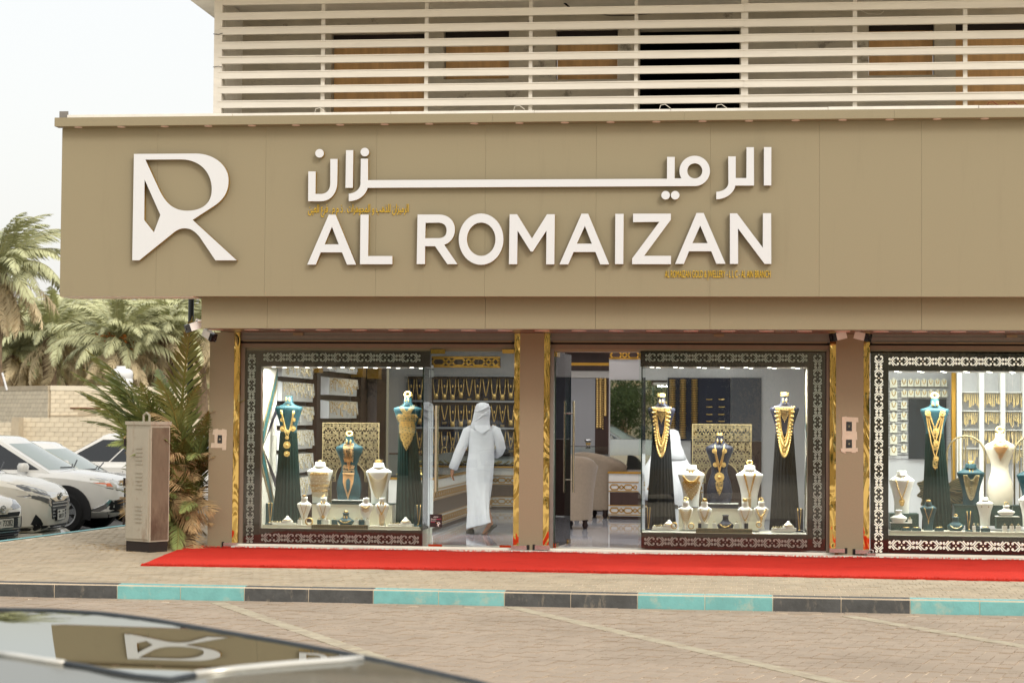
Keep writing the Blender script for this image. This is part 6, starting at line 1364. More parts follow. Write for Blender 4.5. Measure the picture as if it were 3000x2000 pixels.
def front_suv(t,patch,S,paint):
    hl=[(-.86,.86),(-.80,.93),(-.50,.90),(-.40,.80),(-.46,.74),(-.66,.74),(-.80,.78)]
    for s in (1,-1):
        patch('headlight_edge',[(s*(y*1.04+.03),.84+(z-.84)*1.18) for y,z in hl],m_lampd,off=.005)
        q,h=patch('headlight',[(s*y,z) for y,z in hl],m_lamp,off=.011); patch('indicator',[(s*y,z) for y,z in ((-.845,.86),(-.72,.85),(-.72,.79),(-.79,.80))],m_amber,off=.014,par=q); patch('lens',[(s*y,z) for y,z in ((-.66,.86),(-.58,.85),(-.58,.77),(-.66,.77))],m_chr,off=.013,par=q)
        patch('fog_recess',[(s*y,z) for y,z in ((-.78,.56),(-.46,.58),(-.46,.36),(-.72,.36),(-.82,.40))],m_plast,off=.012); patch('recess_trim',[(s*y,z) for y,z in ((-.86,.36),(-.78,.57),(-.75,.57),(-.81,.36))],m_chr,off=.016)
    q,h=patch('grille',[(-.42,.80),(-.30,.84),(.30,.84),(.42,.80),(.36,.42),(-.36,.42)],m_plast,off=.01); patch('grille_bar',[(-.38,.76),(.38,.76),(.38,.73),(-.38,.73)],m_chr,off=.018,par=q); patch('skid_plate',[(-.7,.32),(.7,.32),(.6,.22),(-.6,.22)],m_plast,off=.012)
    patch('side_skirt',[(-1.9,.38),(2.0,.38),(2.0,.24),(-1.9,.24)],m_plast,axis='y',off=.008); plate(t,h,0,.5,.5,.11,num='41805',top=('AD','5'))
    _wipers(t,S)
def _wipers(t,S):
    zz=S['zb']+.045; x=S['gf'][0]+.15
    MB().tube([(x-.02,-.55,zz+.02),(x+.02,-.1,zz+.015),(x-.06,.15,zz+.06)],.012,5).build('wiper',m_plast,t,local=True)
    MB().tube([(x-.0,.05,zz+.01),(x-.10,.5,zz+.12)],.012,5).build('wiper',m_plast,t,local=True)
def front_mpv(t,patch,S,paint):
    for s in (1,-1):
        q,h=patch('headlight',[(s*y,z) for y,z in ((-.83,.98),(-.76,.97),(-.42,.84),(-.40,.76),(-.62,.80),(-.80,.87))],m_lampd); 
        for k in range(3): patch('lens',[(s*y,z) for y,z in ((-.70+.09*k,.915-.03*k),(-.64+.09*k,.895-.03*k),(-.64+.09*k,.84-.02*k),(-.70+.09*k,.855-.02*k))],m_lamp,off=.014,par=q)
        patch('lower_headlight',[(s*y,z) for y,z in ((-.82,.82),(-.60,.765),(-.40,.70),(-.36,.60),(-.56,.67),(-.80,.77))],m_lampd,off=.009)
        patch('bumper_corner_vent',[(s*y,z) for y,z in ((-.70,.50),(-.60,.36),(-.58,.22),(-.76,.22))],m_plast,off=.012)
    patch('chrome_bar',[(-.44,.84),(0,.80),(.44,.84),(.44,.74),(.2,.68),(-.2,.68),(-.44,.74)],m_chr,off=.014)
    q,h=patch('grille',[(-.38,.70),(.38,.70),(.32,.42),(-.32,.42)],m_plast,off=.01)
    for k in range(5): patch('grille_bar',[(-.36+.01*k,.665-.05*k),(.36-.01*k,.665-.05*k),(.36-.01*k,.65-.05*k),(-.36+.01*k,.65-.05*k)],m_rim,off=.022,par=q)
    patch('lower_intake',[(-.60,.33),(.60,.33),(.54,.22),(-.54,.22)],m_plast,off=.012)
    for k in range(2): patch('intake_bar',[(-.55,.30-.04*k),(.55,.30-.04*k),(.55,.29-.04*k),(-.55,.29-.04*k)],m_lampd,off=.02)
    lip=MB(); xs_=[S['st'][-1][0]]; pts=[]
    for k in range(13): y=-.80+1.6*k/12; c=h(y,.24) or Vector((2,y,.2)); pts.append((c.x+.03,y,.17))
    lip.loft([[(x-.25,y,z-.03),(x+.02,y,z-.03),(x+.05,y,z),(x-.02,y,z+.045),(x-.25,y,z+.05)] for x,y,z in pts]).build('bumper_lip',paint,t,local=True)
    badge(t,h,0,.755,.085); plate(t,h,0,.475,.34,.155,num='50177',top=('DUBAI','DD')); _wipers(t,S)
def front_sedan(t,patch,S,paint):
    for s in (1,-1): q,h=patch('headlight',[(s*y,z) for y,z in ((-.80,.80),(-.60,.77),(-.28,.68),(-.30,.64),(-.62,.66),(-.80,.72))],m_lampd)
    q,h=patch('upper_grille',[(-.5,.60),(.5,.60),(.45,.54),(-.45,.54)],m_plast,off=.011); patch('nose_panel',[(-.22,.70),(.22,.70),(.14,.58),(-.14,.58)],paint,off=.014)
    patch('plate_bed',[(-.62,.53),(.62,.53),(.6,.38),(-.6,.38)],m_plast,off=.010)
    q,_=patch('lower_grille',[(-.60,.36),(.60,.36),(.5,.20),(-.5,.20)],m_plast,off=.012)
    for k in range(4): patch('grille_bar',[(-.55+.02*k,.335-.035*k),(.55-.02*k,.335-.035*k),(.55-.02*k,.325-.035*k),(-.55+.02*k,.325-.035*k)],m_rim,off=.02,par=q)
    badge(t,h,0,.655,.075); plate(t,h,0,.455,.52,.125,red='13',num='73282'); _wipers(t,S)
SUV=dict(L=4.3,w=1.80,r=.345,ax=(1.30,-1.32),zb=1.03,zr=1.56,gf=(.98,.05),gr=(-2.0,-1.7),pil=(.36,.72),door=(.62,-.45),mir=(.62,1.10),front=front_suv,
  st=[(-2.12,.42,.6,.9,.98,.80),(-2.05,.30,.6,.95,1.06,.93),(-1.3,.26,.62,.95,1.07,1),(0,.24,.62,.95,1.06,1),(.9,.24,.62,.94,1.05,1),(1.3,.25,.62,.92,1.03,.995),(1.7,.26,.62,.87,.98,.97),(1.98,.27,.60,.82,.92,.90),(2.10,.30,.56,.76,.86,.80),(2.17,.36,.52,.70,.78,.66)])
MPV=dict(L=4.2,w=1.70,r=.32,ax=(1.32,-1.33),zb=1.08,zr=1.60,gf=(1.05,.15),gr=(-2.0,-1.85),pil=(.33,.66),door=(.7,-.4),mir=(.75,1.14),front=front_mpv,
  st=[(-2.06,.42,.6,.95,1.04,.84),(-1.98,.28,.6,1.0,1.1,.95),(-1.3,.24,.6,1.0,1.11,1),(0,.22,.6,.99,1.1,1),(.95,.22,.6,.98,1.09,1),(1.35,.22,.6,.95,1.06,.995),(1.72,.22,.58,.89,1.00,.96),(1.95,.23,.56,.82,.92,.88),(2.06,.25,.52,.76,.85,.78),(2.14,.30,.48,.66,.78,.62)])
SED=dict(L=4.6,w=1.78,r=.33,ax=(1.38,-1.32),zb=.94,zr=1.43,gf=(.98,.10),gr=(-1.75,-1.05),pil=(.5,),door=(.6,-.45),mir=(.62,1.0),front=front_sedan,
  st=[(-2.30,.40,.56,.82,.90,.80),(-2.2,.28,.56,.86,.96,.93),(-1.4,.22,.56,.88,.98,1),(0,.20,.56,.87,.96,1),(.95,.20,.56,.86,.95,1),(1.4,.20,.55,.83,.92,.99),(1.8,.21,.53,.77,.86,.95),(2.08,.22,.50,.71,.79,.86),(2.20,.25,.47,.65,.72,.74),(2.27,.30,.43,.56,.65,.58)])
def at_local(world,loc,rz,zg): 
    v=Matrix.Rotation(rz,3,'Z')@Vector(loc); return (world[0]-v.x,world[1]-v.y,zg)
GZ=-.44
rz=rad(0); w_=P(193,1504,9.1); car(SUV,'white crossover with clear headlight and amber indicator next to the utility cabinet',m_carw,at_local(w_,(1.30,-.80,0),rz,GZ),rz)
rz=rad(2); w_=P(166,1450,6.2); car(MPV,'cream white people carrier with chrome bar over a slatted grille, second from the left edge',m_carw2,at_local(w_,(2.12,-.05,0),rz,GZ),rz)
rz=rad(-10); w_=P(4,1506,3.6); car(SED,'white sedan nose with red banded number plate cut off by the left edge',m_carw2,at_local(w_,(2.27,0,0),rz,GZ+.02),rz)
rz=rad(-6); w_=P(268,1357,12.); car(SED,'white sedan, only its windscreen and roof showing behind the crossover',m_carw,at_local(w_,(1.02,0,0),rz,GZ),rz)
rz=rad(180); w_=P(166,1345,15.); car(SUV,'white tall car with black tinted side windows parked farthest from the shop',m_carw,at_local(w_,(.95,.8,0),rz,GZ),rz)
# ================================================================ grey car in the foreground (near the camera, cut by the frame)
def sheen_mat(name,dc,gc,fac,ro):
    m=bpy.data.materials.new(name); m.use_nodes=True; n=m.node_tree; n.nodes.clear(); o=n.nodes.new('ShaderNodeOutputMaterial'); a=n.nodes.new('ShaderNodeBsdfDiffuse'); a.inputs[0].default_value=(*dc,1); b=n.nodes.new('ShaderNodeBsdfGlossy'); b.inputs[0].default_value=(*gc,1); b.inputs[1].default_value=ro
    x=n.nodes.new('ShaderNodeMixShader'); x.inputs[0].default_value=fac; n.links.new(a.outputs[0],x.inputs[1]); n.links.new(b.outputs[0],x.inputs[2]); n.links.new(x.outputs[0],o.inputs[0]); return m
m_fg=sheen_mat('grey_car_paint',(.16,.16,.145),(.60,.60,.56),.62,.07); m_fgg=sheen_mat('fg_glass',(.04,.045,.04),(.66,.67,.63),.86,.015)
m_seal=mat('rubber_seal',(66,72,76),rough=.5); m_trimw=mat('bright_trim',(226,224,214),rough=.25,metal=.4)
def zsurf(X,Y):
    s=-17.2-Y  # distance from the far edge towards the camera
    return .977-.010*(X-.44)-.006*max(0,X-1.2)**2-.004*max(0,.2-X)**2+.0245*s-.031*s*s
def hit_surf(px,py):
    d=ray(px,py).normalized()
    for k in range(700):
        q=CAM+d*(2.5+k*.01)
        if q.z<zsurf(q.x,q.y): return q
    return CAM+d*6
fgt=thing('parked_car','glossy grey car in the near foreground mirroring the shop sign, mostly below the frame','car',(0,-18.2,-.13))
tr=[(-400,1860),(0,1918),(250,1955),(430,1990),(500,1996),(575,1978),(800,1952),(1000,1935),(1040,1917)]
def trim_y(x):
    for (a,u),(b,v) in zip(tr[:-1],tr[1:]):
        if x<=b: return u+(v-u)*(x-a)/(b-a)
    return 0
gl,pt=MB(),MB()
def pix(p): q=Vector(p)-CAM; d=q.dot(_F); return 1500+FPX*q.dot(_R)/d,1000-FPX*q.dot(_U)/d
EK=[(-900,1790),(-400,1783),(0,1785),(150,1788),(300,1797),(450,1816),(600,1842),(800,1876),(1000,1912),(1200,1955),(1400,2000),(1700,2085),(2000,2190),(2250,2310)]
ED=[]
for (a,u),(b,v) in zip(EK[:-1],EK[1:]):
    for k in range(8): f=k/8; ED.append(hit_surf(a+(b-a)*f,u+(v-u)*f))
nx,ny=len(ED)-1,48
VV=[]
for i,e in enumerate(ED):
    f=i/nx
    for j in range(ny+1):
        g_=(j/ny)**1.15; x=e.x+(e.x*.12-.1)*g_*0; y=e.y+(-19.05-e.y)*g_; VV.append((x,y,zsurf(x,y)))
gl.v=list(VV); pt.v=list(VV)
for i in range(nx):
    for j in range(ny):
        f=(i*(ny+1)+j,i*(ny+1)+j+1,(i+1)*(ny+1)+j+1,(i+1)*(ny+1)+j); c=sum((Vector(VV[k]) for k in f),Vector())/4; px_,py_=pix(c)
        k=gl if (px_<1040 and py_<trim_y(px_)) else pt; k.f.append(f); k.m.append(0)
gl.build('windscreen',m_fgg,fgt,smooth=True); pt.build('roof_and_bonnet',m_fg,fgt,smooth=True)
MB().tube([e+Vector((0,.003,.001)) for e in ED],.007,6).build('rubber_seal',m_seal,fgt,smooth=True)
def trimtube(pts,r,m,name): MB().tube([hit_surf(*p)+Vector((0,0,.004)) for p in pts],r,8).build(name,m,fgt,smooth=True)
trimtube([(-30,1914),(60,1927),(130,1938),(190,1947)],.009,m_trimw,'bright_trim'); trimtube([(190,1947),(250,1956),(330,1972),(400,1985),(500,1994),(570,1981)],.007,m_seal,'rubber_seal'); trimtube([(572,1979),(700,1963),(850,1949),(1000,1938),(1060,1932)],.010,m_trimw,'bright_trim')
# flanks, tail and wheels below the shell
sk=MB(); lowz=.02
sk.loft([[e-Vector((0,0,.002)) for e in ED],[e+Vector((.0,.07,-.12)) for e in ED],[Vector((e.x,e.y+.10,min(.5,e.z-.2))) for e in ED],[Vector((e.x,e.y+.05,lowz)) for e in ED]],False,False)
nr_=[Vector(VV[i*(ny+1)+ny]) for i in range(nx+1)]; sk.loft([nr_,[p+Vector((0,-.09,-.14)) for p in nr_],[Vector((p.x,p.y-.10,.45)) for p in nr_],[Vector((p.x,p.y-.05,lowz)) for p in nr_]],False,False)
for i in (0,nx): col_=[Vector(VV[i*(ny+1)+j]) for j in range(ny+1)]; sk.loft([col_,[Vector((p.x,p.y,lowz)) for p in col_]],False,False)
sk.build('flank',m_fg,fgt,smooth=True)
for x in (.0,1.45):
    for y in (-17.75,-18.9): MB().cyl((x,y-.1,.20),(x,y+.1,.20),.33,22).build('wheel',m_tyre,fgt)
# ================================================================ people
m_skin=mat('skin_tan',(150,104,78),rough=.6); m_thobe=mat('thobe_white',(206,205,211),rough=.85,var=.03,vs=8); m_ghutra=mat('headscarf_white',(204,203,210),rough=.9,var=.04,vs=10); m_shoe=mat('sandal_dark',(58,54,50),rough=.6); m_hair=mat('hair_black',(24,20,18),rough=.8); m_tee=mat('black_tee',(20,20,22),rough=.85); m_jean=mat('jeans_dark',(44,48,60),rough=.85)
def skin_body(parent,J,E,root,m=m_skin,name='body'):
    """one continuous body grown along a skeleton: J name->(x,y,z,r) world"""
    me=bpy.data.meshes.new(name); ks=list(J); iw=W[parent.name].inverted()
    me.from_pydata([tuple(iw@Vector(J[k][:3])) for k in ks],[(ks.index(a),ks.index(b)) for a,b in E],[]); o=bpy.data.objects.new('t',me); COL.objects.link(o)
    md=o.modifiers.new('s','SKIN'); 
    for i,k in enumerate(ks): v=me.skin_vertices[0].data[i]; v.radius=(J[k][3],J[k][3]); v.use_root=(k==root)
    md.use_smooth_shade=True; s=o.modifiers.new('b','SUBSURF'); s.levels=2; s.render_levels=2
    dg=bpy.context.evaluated_depsgraph_get(); dg.update(); m2=bpy.data.meshes.new_from_object(o.evaluated_get(dg)); bpy.data.objects.remove(o); m2.name=name; m2.materials.clear(); m2.materials.append(m)
    return obj(name,m2,parent)
HE=[('pel','abd'),('abd','chs'),('chs','nck'),('nck','jaw'),('jaw','hed'),('hed','top')]+[e for s in 'LR' for e in (('pel','hip'+s),('hip'+s,'kne'+s),('kne'+s,'ank'+s),('ank'+s,'bal'+s),('bal'+s,'toe'+s),('chs','sho'+s),('sho'+s,'elb'+s),('elb'+s,'wri'+s),('wri'+s,'plm'+s))]+[('plm'+s,f'f{i}{s}') for s in 'LR' for i in range(4)]+[(f'f{i}{s}',f'g{i}{s}') for s in 'LR' for i in range(4)]+[('wri'+s,'t0'+s) for s in 'LR']+[('t0'+s,'t1'+s) for s in 'LR']
def hand(J,s,w,d,side):
    """palm, four unequal curled fingers and a thumb from the wrist w along direction d"""
    w=Vector(w); d=Vector(d).normalized(); u=Vector(side).normalized(); c=d.cross(u).normalized()
    J['plm'+s]=(*(w+d*.06),.030)
    for i,l in enumerate((.066,.076,.071,.054)):
        b=w+d*.095+u*(.026-.018*i); J[f'f{i}{s}']=(*b,.009); J[f'g{i}{s}']=(*(b+d*l*.8+c*l*.45),.0075)
    J['t0'+s]=(*(w+d*.05+u*.042),.010); J['t1'+s]=(*(w+d*.085+u*.056+c*.02),.0085)
# --- man in the white thobe
YM=2.55
def pm(x,y,dy=0): 
    p=P(1300+x/3.5636,1160+y/3.5636,YM+dy); return p
man=thing('person','man seen from behind in a white thobe and headscarf walking into the shop','person',(pm(330,1440).x,YM,.05))
J={}
def j(k,x,y,dy,r): p=pm(x,y,dy); J[k]=(p.x,p.y,p.z,r)
j('pel',385,720,0,.12); j('abd',390,590,0,.11); j('chs',395,430,0,.13); j('nck',402,290,0,.055); j('jaw',404,225,.01,.06); j('hed',405,160,.01,.085); j('top',405,100,.0,.06)
for s,x in (('L',-1),('R',1)): j('hip'+s,385+x*70,790,0,.085); j('sho'+s,395+x*125,352,0,.055)
j('kneL',310,1080,.02,.055); j('ankL',285,1375,.0,.036); j('balL',268,1420,.10,.032); j('toeL',262,1428,.18,.022)
j('kneR',420,1080,.04,.05); j('ankR',490,1325,-.28,.036); j('balR',430,1430,-.12,.034); j('toeR',408,1450,-.06,.022)
j('elbL',160,590,-.05,.042); j('wriL',92,755,-.02,.026); j('elbR',600,545,.0,.042); j('wriR',545,600,.22,.026)
hand(J,'L',J['wriL'][:3],(-.08,.0,-1),(0,1,0)); hand(J,'R',J['wriR'][:3],(-.5,.8,-.1),(0,0,1))
skin_body(man,J,HE,'pel')
rows=[(318,318,480,.06),(335,268,535,.10),(352,252,548,.115),(450,258,540,.125),(560,262,530,.12),(700,240,525,.13),(850,236,516,.135),(1000,248,492,.14),(1100,254,484,.145),(1200,250,482,.15),(1290,246,490,.16),(1345,243,500,.165)]
rows=[tuple(a+(b-a)*q/4 for a,b in zip(p,r_)) for p,r_ in zip(rows[:-1],rows[1:]) for q in range(4)]+[rows[-1]]
rings=[]; n=72
for y,l,r,dp in rows:
    a,b=pm(l,y),pm(r,y); cx_=(a.x+b.x)/2; hw=(b.x-a.x)/2; ring=[]; f=max(0,(y-560)/800)
    for k in range(n):
        an=2*PI*k/n; fold=1+.085*f*(abs(math.sin(4*an+y*.0045))**.6-.6)+.045*f*math.sin(12*an-y*.012)+.012*math.sin(5*an+y*.02)
        hf=max(0,(y-900)/445); c_=math.cos(an)
        ring.append((cx_+hw*fold*c_+(.02*hf if c_>0 else 0),YM-.03*f-.25*hf*max(0,c_)+dp*fold*math.sin(an),pm(400,y).z+.05*hf*c_))
    rings.append(ring)
rings=rings[::-1]; o=MB().loft(rings).build('thobe',m_thobe,man,smooth=True)
def sleeve(pts,rs,name='sleeve'):
    P_=[pm(*p) for p in pts]; MB().tube(P_,rs,14).build(name,m_thobe,man,smooth=True)
sleeve([(300,350,0),(255,375,-.0),(215,470,-.02),(165,580,-.05),(125,680,-.04),(98,752,-.02)],[.07,.078,.07,.066,.062,.060]); sleeve([(490,350,0),(540,372,0),(575,450,0),(596,540,.02),(575,585,.12),(545,605,.2)],[.07,.078,.068,.064,.06,.058])
rings=[]
for y,l,r,dp in ((66,385,430,.03),(80,350,468,.085),(110,333,482,.105),(150,324,488,.11),(200,312,484,.11),(250,300,478,.105),(290,288,480,.10),(325,278,496,.115),(352,300,486,.128)):
    a,b=pm(l,y),pm(r,y); rings.append([((a.x+b.x)/2+(b.x-a.x)/2*math.cos(2*PI*k/28)*(1+.02*math.sin(5*2*PI*k/28+y*.03)),YM-.01+dp*math.sin(2*PI*k/28)*(1+.04*math.sin(4*2*PI*k/28+y*.05)),a.z) for k in range(28)])
hs_=MB(); hs_.loft(rings[::-1]); 
fl=[pm(320,300,-.115),pm(480,300,-.115),pm(470,345,-.140),pm(402,392,-.150),pm(330,345,-.140)]; hs_.add(fl+[p+Vector((0,.012,0)) for p in fl],[(0,4,3,2,1),(5,6,7,8,9)]); hs_.build('headscarf',m_ghutra,man,smooth=True)
for q,r_ in (([(322,150,-.06),(360,160,-.105),(410,140,-.125),(455,112,-.105),(484,118,-.05)],.016),([(480,150,-.06),(440,175,-.108),(390,215,-.120),(330,262,-.10)],.014),([(326,190,-.06),(380,196,-.116),(440,190,-.11),(486,170,-.05)],.012)): MB().tube([pm(*p) for p in q],[r_*.5]+[r_]*(len(q)-2)+[r_*.5],8).build('scarf_fold',m_ghutra,man,smooth=True)
def shoe(pts,w,name='sandal'):
    c=[pm(*p) for p in pts]; mb=MB(); R=[]
    for i,(p,h) in enumerate(zip(c,(.03,.045,.05,.04,.025))): ww=w*(.7,.95,.9,1.05,.8)[i]; R.append([(p.x-ww,p.y,p.z-h*.5),(p.x+ww,p.y,p.z-h*.5),(p.x+ww*.9,p.y,p.z+h*.6),(p.x,p.y,p.z+h),(p.x-ww*.9,p.y,p.z+h*.6)])
    o=mb.loft(R).build(name,m_shoe,man,smooth=True)
shoe([(292,1412,-.07),(288,1415,-.02),(276,1420,.06),(266,1424,.13),(262,1428,.19)],.045)
a=[pm(545,1345,-.30),pm(400,1462,-.06)]; d=(a[1]-a[0]); mid=(a[0]+a[1])/2; mb=MB(); nrm=Vector((.55,-.55,-.35)).normalized(); side=d.normalized().cross(nrm); R=[]
for f,ww in ((0,.022),(.1,.038),(.35,.034),(.65,.046),(.88,.042),(1,.02)):
    p=a[0]+d*f; R.append([p+side*ww+nrm*.014,p-side*ww+nrm*.014,p-side*ww*.9-nrm*.03,p-nrm*.045,p+side*ww*.9-nrm*.03])
mb.loft(R).build('sandal',m_shoe,man,smooth=True)
# --- seated man behind the left navy mannequin
YS2=1.55
def ps(x,y,dy=0): return P(x,y,YS2+dy)
sit=thing('person','seated man in white robe and headscarf behind the left navy mannequin','person',(ps(1945,1540).x,YS2,.05))
J={}
def j2(k,x,y,dy,r): p=ps(x,y,dy); J[k]=(p.x,p.y,p.z,r)
j2('pel',1950,1465,0,.12); j2('abd',1952,1425,0,.11); j2('chs',1956,1370,0,.12); j2('nck',1962,1320,0,.055); j2('jaw',1966,1302,.02,.06); j2('hed',1966,1283,.0,.085); j2('top',1966,1266,0,.06)
for s,x in (('L',-1),('R',1)): j2('hip'+s,1950+x*20,1470,.0,.085); j2('kne'+s,1950+x*26,1468,.42,.07); j2('ank'+s,1950+x*26,1560,.40,.04); j2('bal'+s,1950+x*26,1575,.48,.035); j2('toe'+s,1950+x*26,1575,.56,.025); j2('sho'+s,1956+x*36,1338,0,.055)
j2('elbL',1878,1432,-.05,.045); j2('wriL',1920,1452,.22,.03); j2('elbR',2010,1420,.0,.045); j2('wriR',1985,1450,.24,.03); hand(J,'L',J['wriL'][:3],(.6,.6,-.2),(0,0,1)); hand(J,'R',J['wriR'][:3],(-.5,.6,-.2),(0,0,1)); skin_body(sit,J,HE,'pel')
def ringset(rows,n,Y): 
    R=[]
    for y,l,r,dp,dy in rows:
        a,b=ps(l,y),ps(r,y); R.append([((a.x+b.x)/2+(b.x-a.x)/2*math.cos(2*PI*k/n)*(1+.03*math.sin(6*2*PI*k/n+y*.05)),Y+dy+dp*math.sin(2*PI*k/n)*(1+.04*math.sin(5*2*PI*k/n)),a.z) for k in range(n)])
    return R[::-1]
MB().loft(ringset([(1318,1938,1988,.07,0),(1330,1916,2008,.10,0),(1360,1912,2016,.13,0),(1420,1914,2004,.14,0),(1470,1902,2002,.17,.05),(1500,1898,2000,.30,.25),(1560,1900,1998,.30,.30),(1580,1900,1998,.30,.32)],26,YS2)).build('thobe',m_thobe,sit,smooth=True)
MB().loft(ringset([(1257,1956,1976,.03,0),(1262,1946,1987,.08,0),(1278,1940,1992,.11,0),(1300,1936,1994,.115,0),(1322,1924,2004,.12,0),(1345,1922,2012,.145,0)],26,YS2)).build('headscarf',m_ghutra,sit,smooth=True)
for q in ([(1925,1338,0),(1902,1375,-.04),(1880,1432,-.06),(1895,1450,.08),(1918,1452,.2)],[(1990,1338,0),(2008,1370,0),(2012,1420,0),(1998,1445,.12),(1986,1450,.22)]): MB().tube([ps(*p) for p in q],[.07,.07,.062,.06,.055],12).build('sleeve',m_thobe,sit,smooth=True)
p=ps(1950,1500,.0); st=thing('stool','low round dark stool under the seated man in white','stool',(p.x,YS2+.02,.05)); MB().ell([(.46,.16,.16),(.50,.17,.17),(.52,.16,.16)],16,(p.x,YS2+.02)).build('seat',m_plast,st); MB().ell([(.0505,.15,.15),(.07,.14,.14),(.08,.03,.03),(.4595,.03,.03)],14,(p.x,YS2+.02)).build('stem',m_chrome,st)
# ================================================================ the other side of the street (seen only in glass and mirrors)
def V(px,py,Y):
    """point at depth Y whose image in the turned mirror shows at this pixel"""
    d=ray(px,py).normalized(); n=Vector((math.sin(MROT),-math.cos(MROT),0)); t=(MC-CAM).dot(n)/d.dot(n); h=CAM+d*t; r=d-n*2*d.dot(n); return h+r*((Y-h.y)/r.y)
m_bwall=mat('beige_house_wall',(206,186,150),rough=.9,var=.06,vs=1.5); 
ob=thing('opposite_house','beige house across the street reflected in the shop glass','house',(6,-38,-.15)); box('wall',(-22,34,-40,-38,-.15,6.),m_bwall,ob); box('parapet',(-22.2,34.2,-40,-37.8,6.001,6.5),m_hplain,ob)
q=V(1822,1225,-37.95); 
for i in range(9):
    x=q.x-18+4.5*i; f=box('window',(x-.35,x+.35,-37.99,-37.9,1.2,2.6),m_black,ob); k=MB()
    for a in range(4):
        for b in range(7): k.box(x-.34+.17*a,x-.31+.17*a,-37.89,-37.86,1.2,2.6) if b==0 else k.box(x-.35,x+.35,-37.885,-37.865,1.2+.2*b,1.225+.2*b)
    k.build('grille',m_hplain,f)
q=V(1868,1250,-34.5); pg=thing('street_pergola','white curved pergola on a column across the street','pergola',(q.x,-34.5,-.13)); m_perg=mat('pergola_white',(222,216,190),rough=.7); box('column',(q.x-.22,q.x+.22,-34.7,-34.3,-.13,V(1868,1135,-34.5).z),m_perg,pg)
zt_=V(1868,1120,-34.5).z
for dz in (0,-.35): MB().tube([(q.x+.3-5*f,-34.4,zt_+dz-.9*f*f+.1) for f in [k/8 for k in range(9)]],.09,8).build('curved_beam',m_perg,pg,smooth=True)
for k in range(9): f=k/8; MB().cyl((q.x+.3-5*f,-34.4,zt_-.3-.9*f*f),(q.x+.3-5*f,-34.4,zt_-.9*f*f+.1),.04,6).build('strut',m_perg,pg)
m_leaf=mat('street_tree_leaf',(70,84,46),rough=.8,var=.3,vs=.8)
def street_tree(x,y,z,rx,rz_,seed,label):
    t=thing('street_tree',label,'tree',(x,y,-.13),group='street trees across the road'); r6=random.Random(seed); MB().tube([(x,y,-.14),(x+.05,y,z*.4),(x-.1,y,z*.8)],[.16,.13,.08],9).build('trunk',m_trunk,t); mb=MB(); cl=[(Vector((r6.gauss(0,.5)*rx,r6.gauss(0,.5)*rx,r6.gauss(0,.45)*rz_)),r6.uniform(.35,.7)) for _ in range(26)]
    for _ in range(5200):
        c,s=cl[r6.randrange(26)]; p=Vector((x,y,z))+c+Vector((r6.gauss(0,1),r6.gauss(0,1),r6.gauss(0,1)-.5))*s*.6; a=Vector((r6.gauss(0,1),r6.gauss(0,1),-1.4)).normalized()*.13; b=a.cross(Vector((r6.gauss(0,1),r6.gauss(0,1),0))).normalized()*.03; mb.add([p-b,p+b,p+a],[(0,1,2)])
    mb.build('crown',m_leaf,t)
q=V(1828,1180,-33); street_tree(q.x,-33,q.z+.2,1.5,1.2,1,'drooping street tree reflected in the mirror of the middle doorway')
for i,(x,y,z,r) in enumerate(((-7,-33,3.6,2.2),(-1.,-35,4.2,2.4),(12,-34,3.8,2.3),(17,-33,3.4,2.0))): street_tree(x,y,z,r,1.5,5+i,('bushy street tree far left across the road','tall bushy street tree across the road','bushy street tree right across the road','bushy street tree far right across the road')[i])
rz=rad(20); q=V(1852,1340,-30.); car(SED,'silver sedan parked across the street, reflected in the mirror',m_cars,(q.x-1.0,-30.4,-.13),rz,group='cars parked across the street')
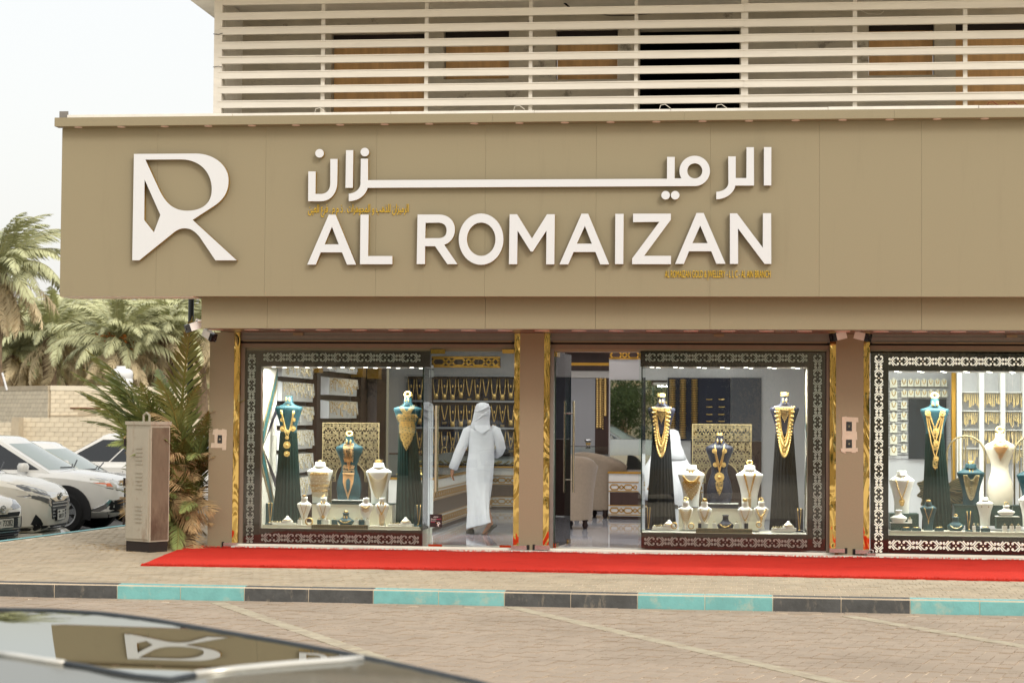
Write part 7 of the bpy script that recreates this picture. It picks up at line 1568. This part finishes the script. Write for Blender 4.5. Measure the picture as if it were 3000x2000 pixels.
car(SUV,'white crossover parked across the street left of the silver sedan',m_carw,(-4.5,-30.2,-.13),rad(70),group='cars parked across the street'); car(SED,'dark sedan parked across the street right of the silver sedan',mat('car_dark',(40,42,46),rough=.25,coat=.8),(10.5,-30.2,-.13),rad(110),group='cars parked across the street')
# man in black across the street
q=V(1806,1255,-32.6); t=thing('person','man in black tee shirt raising a hand across the street, seen in the mirror','person',(q.x,-32.6,-.13)); x,y,z=q.x,-32.6,q.z; k=(z+.13)/1.72; J={}
for n_,dx,dy,h,r in (('pel',0,0,.95,.12),('abd',0,0,1.12,.11),('chs',0,0,1.35,.12),('nck',0,0,1.50,.05),('jaw',.03,.02,1.57,.055),('hed',0,0,1.64,.08),('top',0,0,1.70,.055),('hipL',-.1,0,.88,.08),('hipR',.1,0,.88,.08),('kneL',-.11,.02,.5,.055),('kneR',.11,.02,.5,.055),('ankL',-.11,0,.09,.035),('ankR',.11,0,.09,.035),('balL',-.11,.12,.04,.03),('balR',.11,.12,.04,.03),('toeL',-.11,.18,.035,.02),('toeR',.11,.18,.035,.02),('shoL',-.19,0,1.42,.055),('shoR',.19,0,1.42,.055),('elbL',-.26,0,1.14,.042),('wriL',-.24,.12,.92,.028),('elbR',.30,.08,1.22,.042),('wriR',.30,.14,1.48,.028)): J[n_]=(x+dx,y+dy,-.13+h*k,r)
hand(J,'L',J['wriL'][:3],(0,.2,-1),(0,1,0)); hand(J,'R',J['wriR'][:3],(0,.1,1),(0,1,0)); skin_body(t,J,HE,'pel')
zz=lambda h:-.13+h*k
MB().ell([(zz(.88),.17,.12),(zz(1.1),.165,.115),(zz(1.35),.20,.125),(zz(1.45),.19,.10),(zz(1.49),.08,.07)],18,(x,y)).build('tee_shirt',m_tee,t,smooth=True)
for s in (-1,1): MB().tube([(x+s*.11,y,zz(.90)),(x+s*.115,y+.01,zz(.5)),(x+s*.11,y,zz(.10))],[.10,.075,.06],10).build('trouser_leg',m_jean,t,smooth=True)
MB().ell([(zz(1.63),.083,.09),(zz(1.69),.088,.095),(zz(1.74),.05,.055)],12,(x,y-.01)).build('hair',m_hair,t,smooth=True)
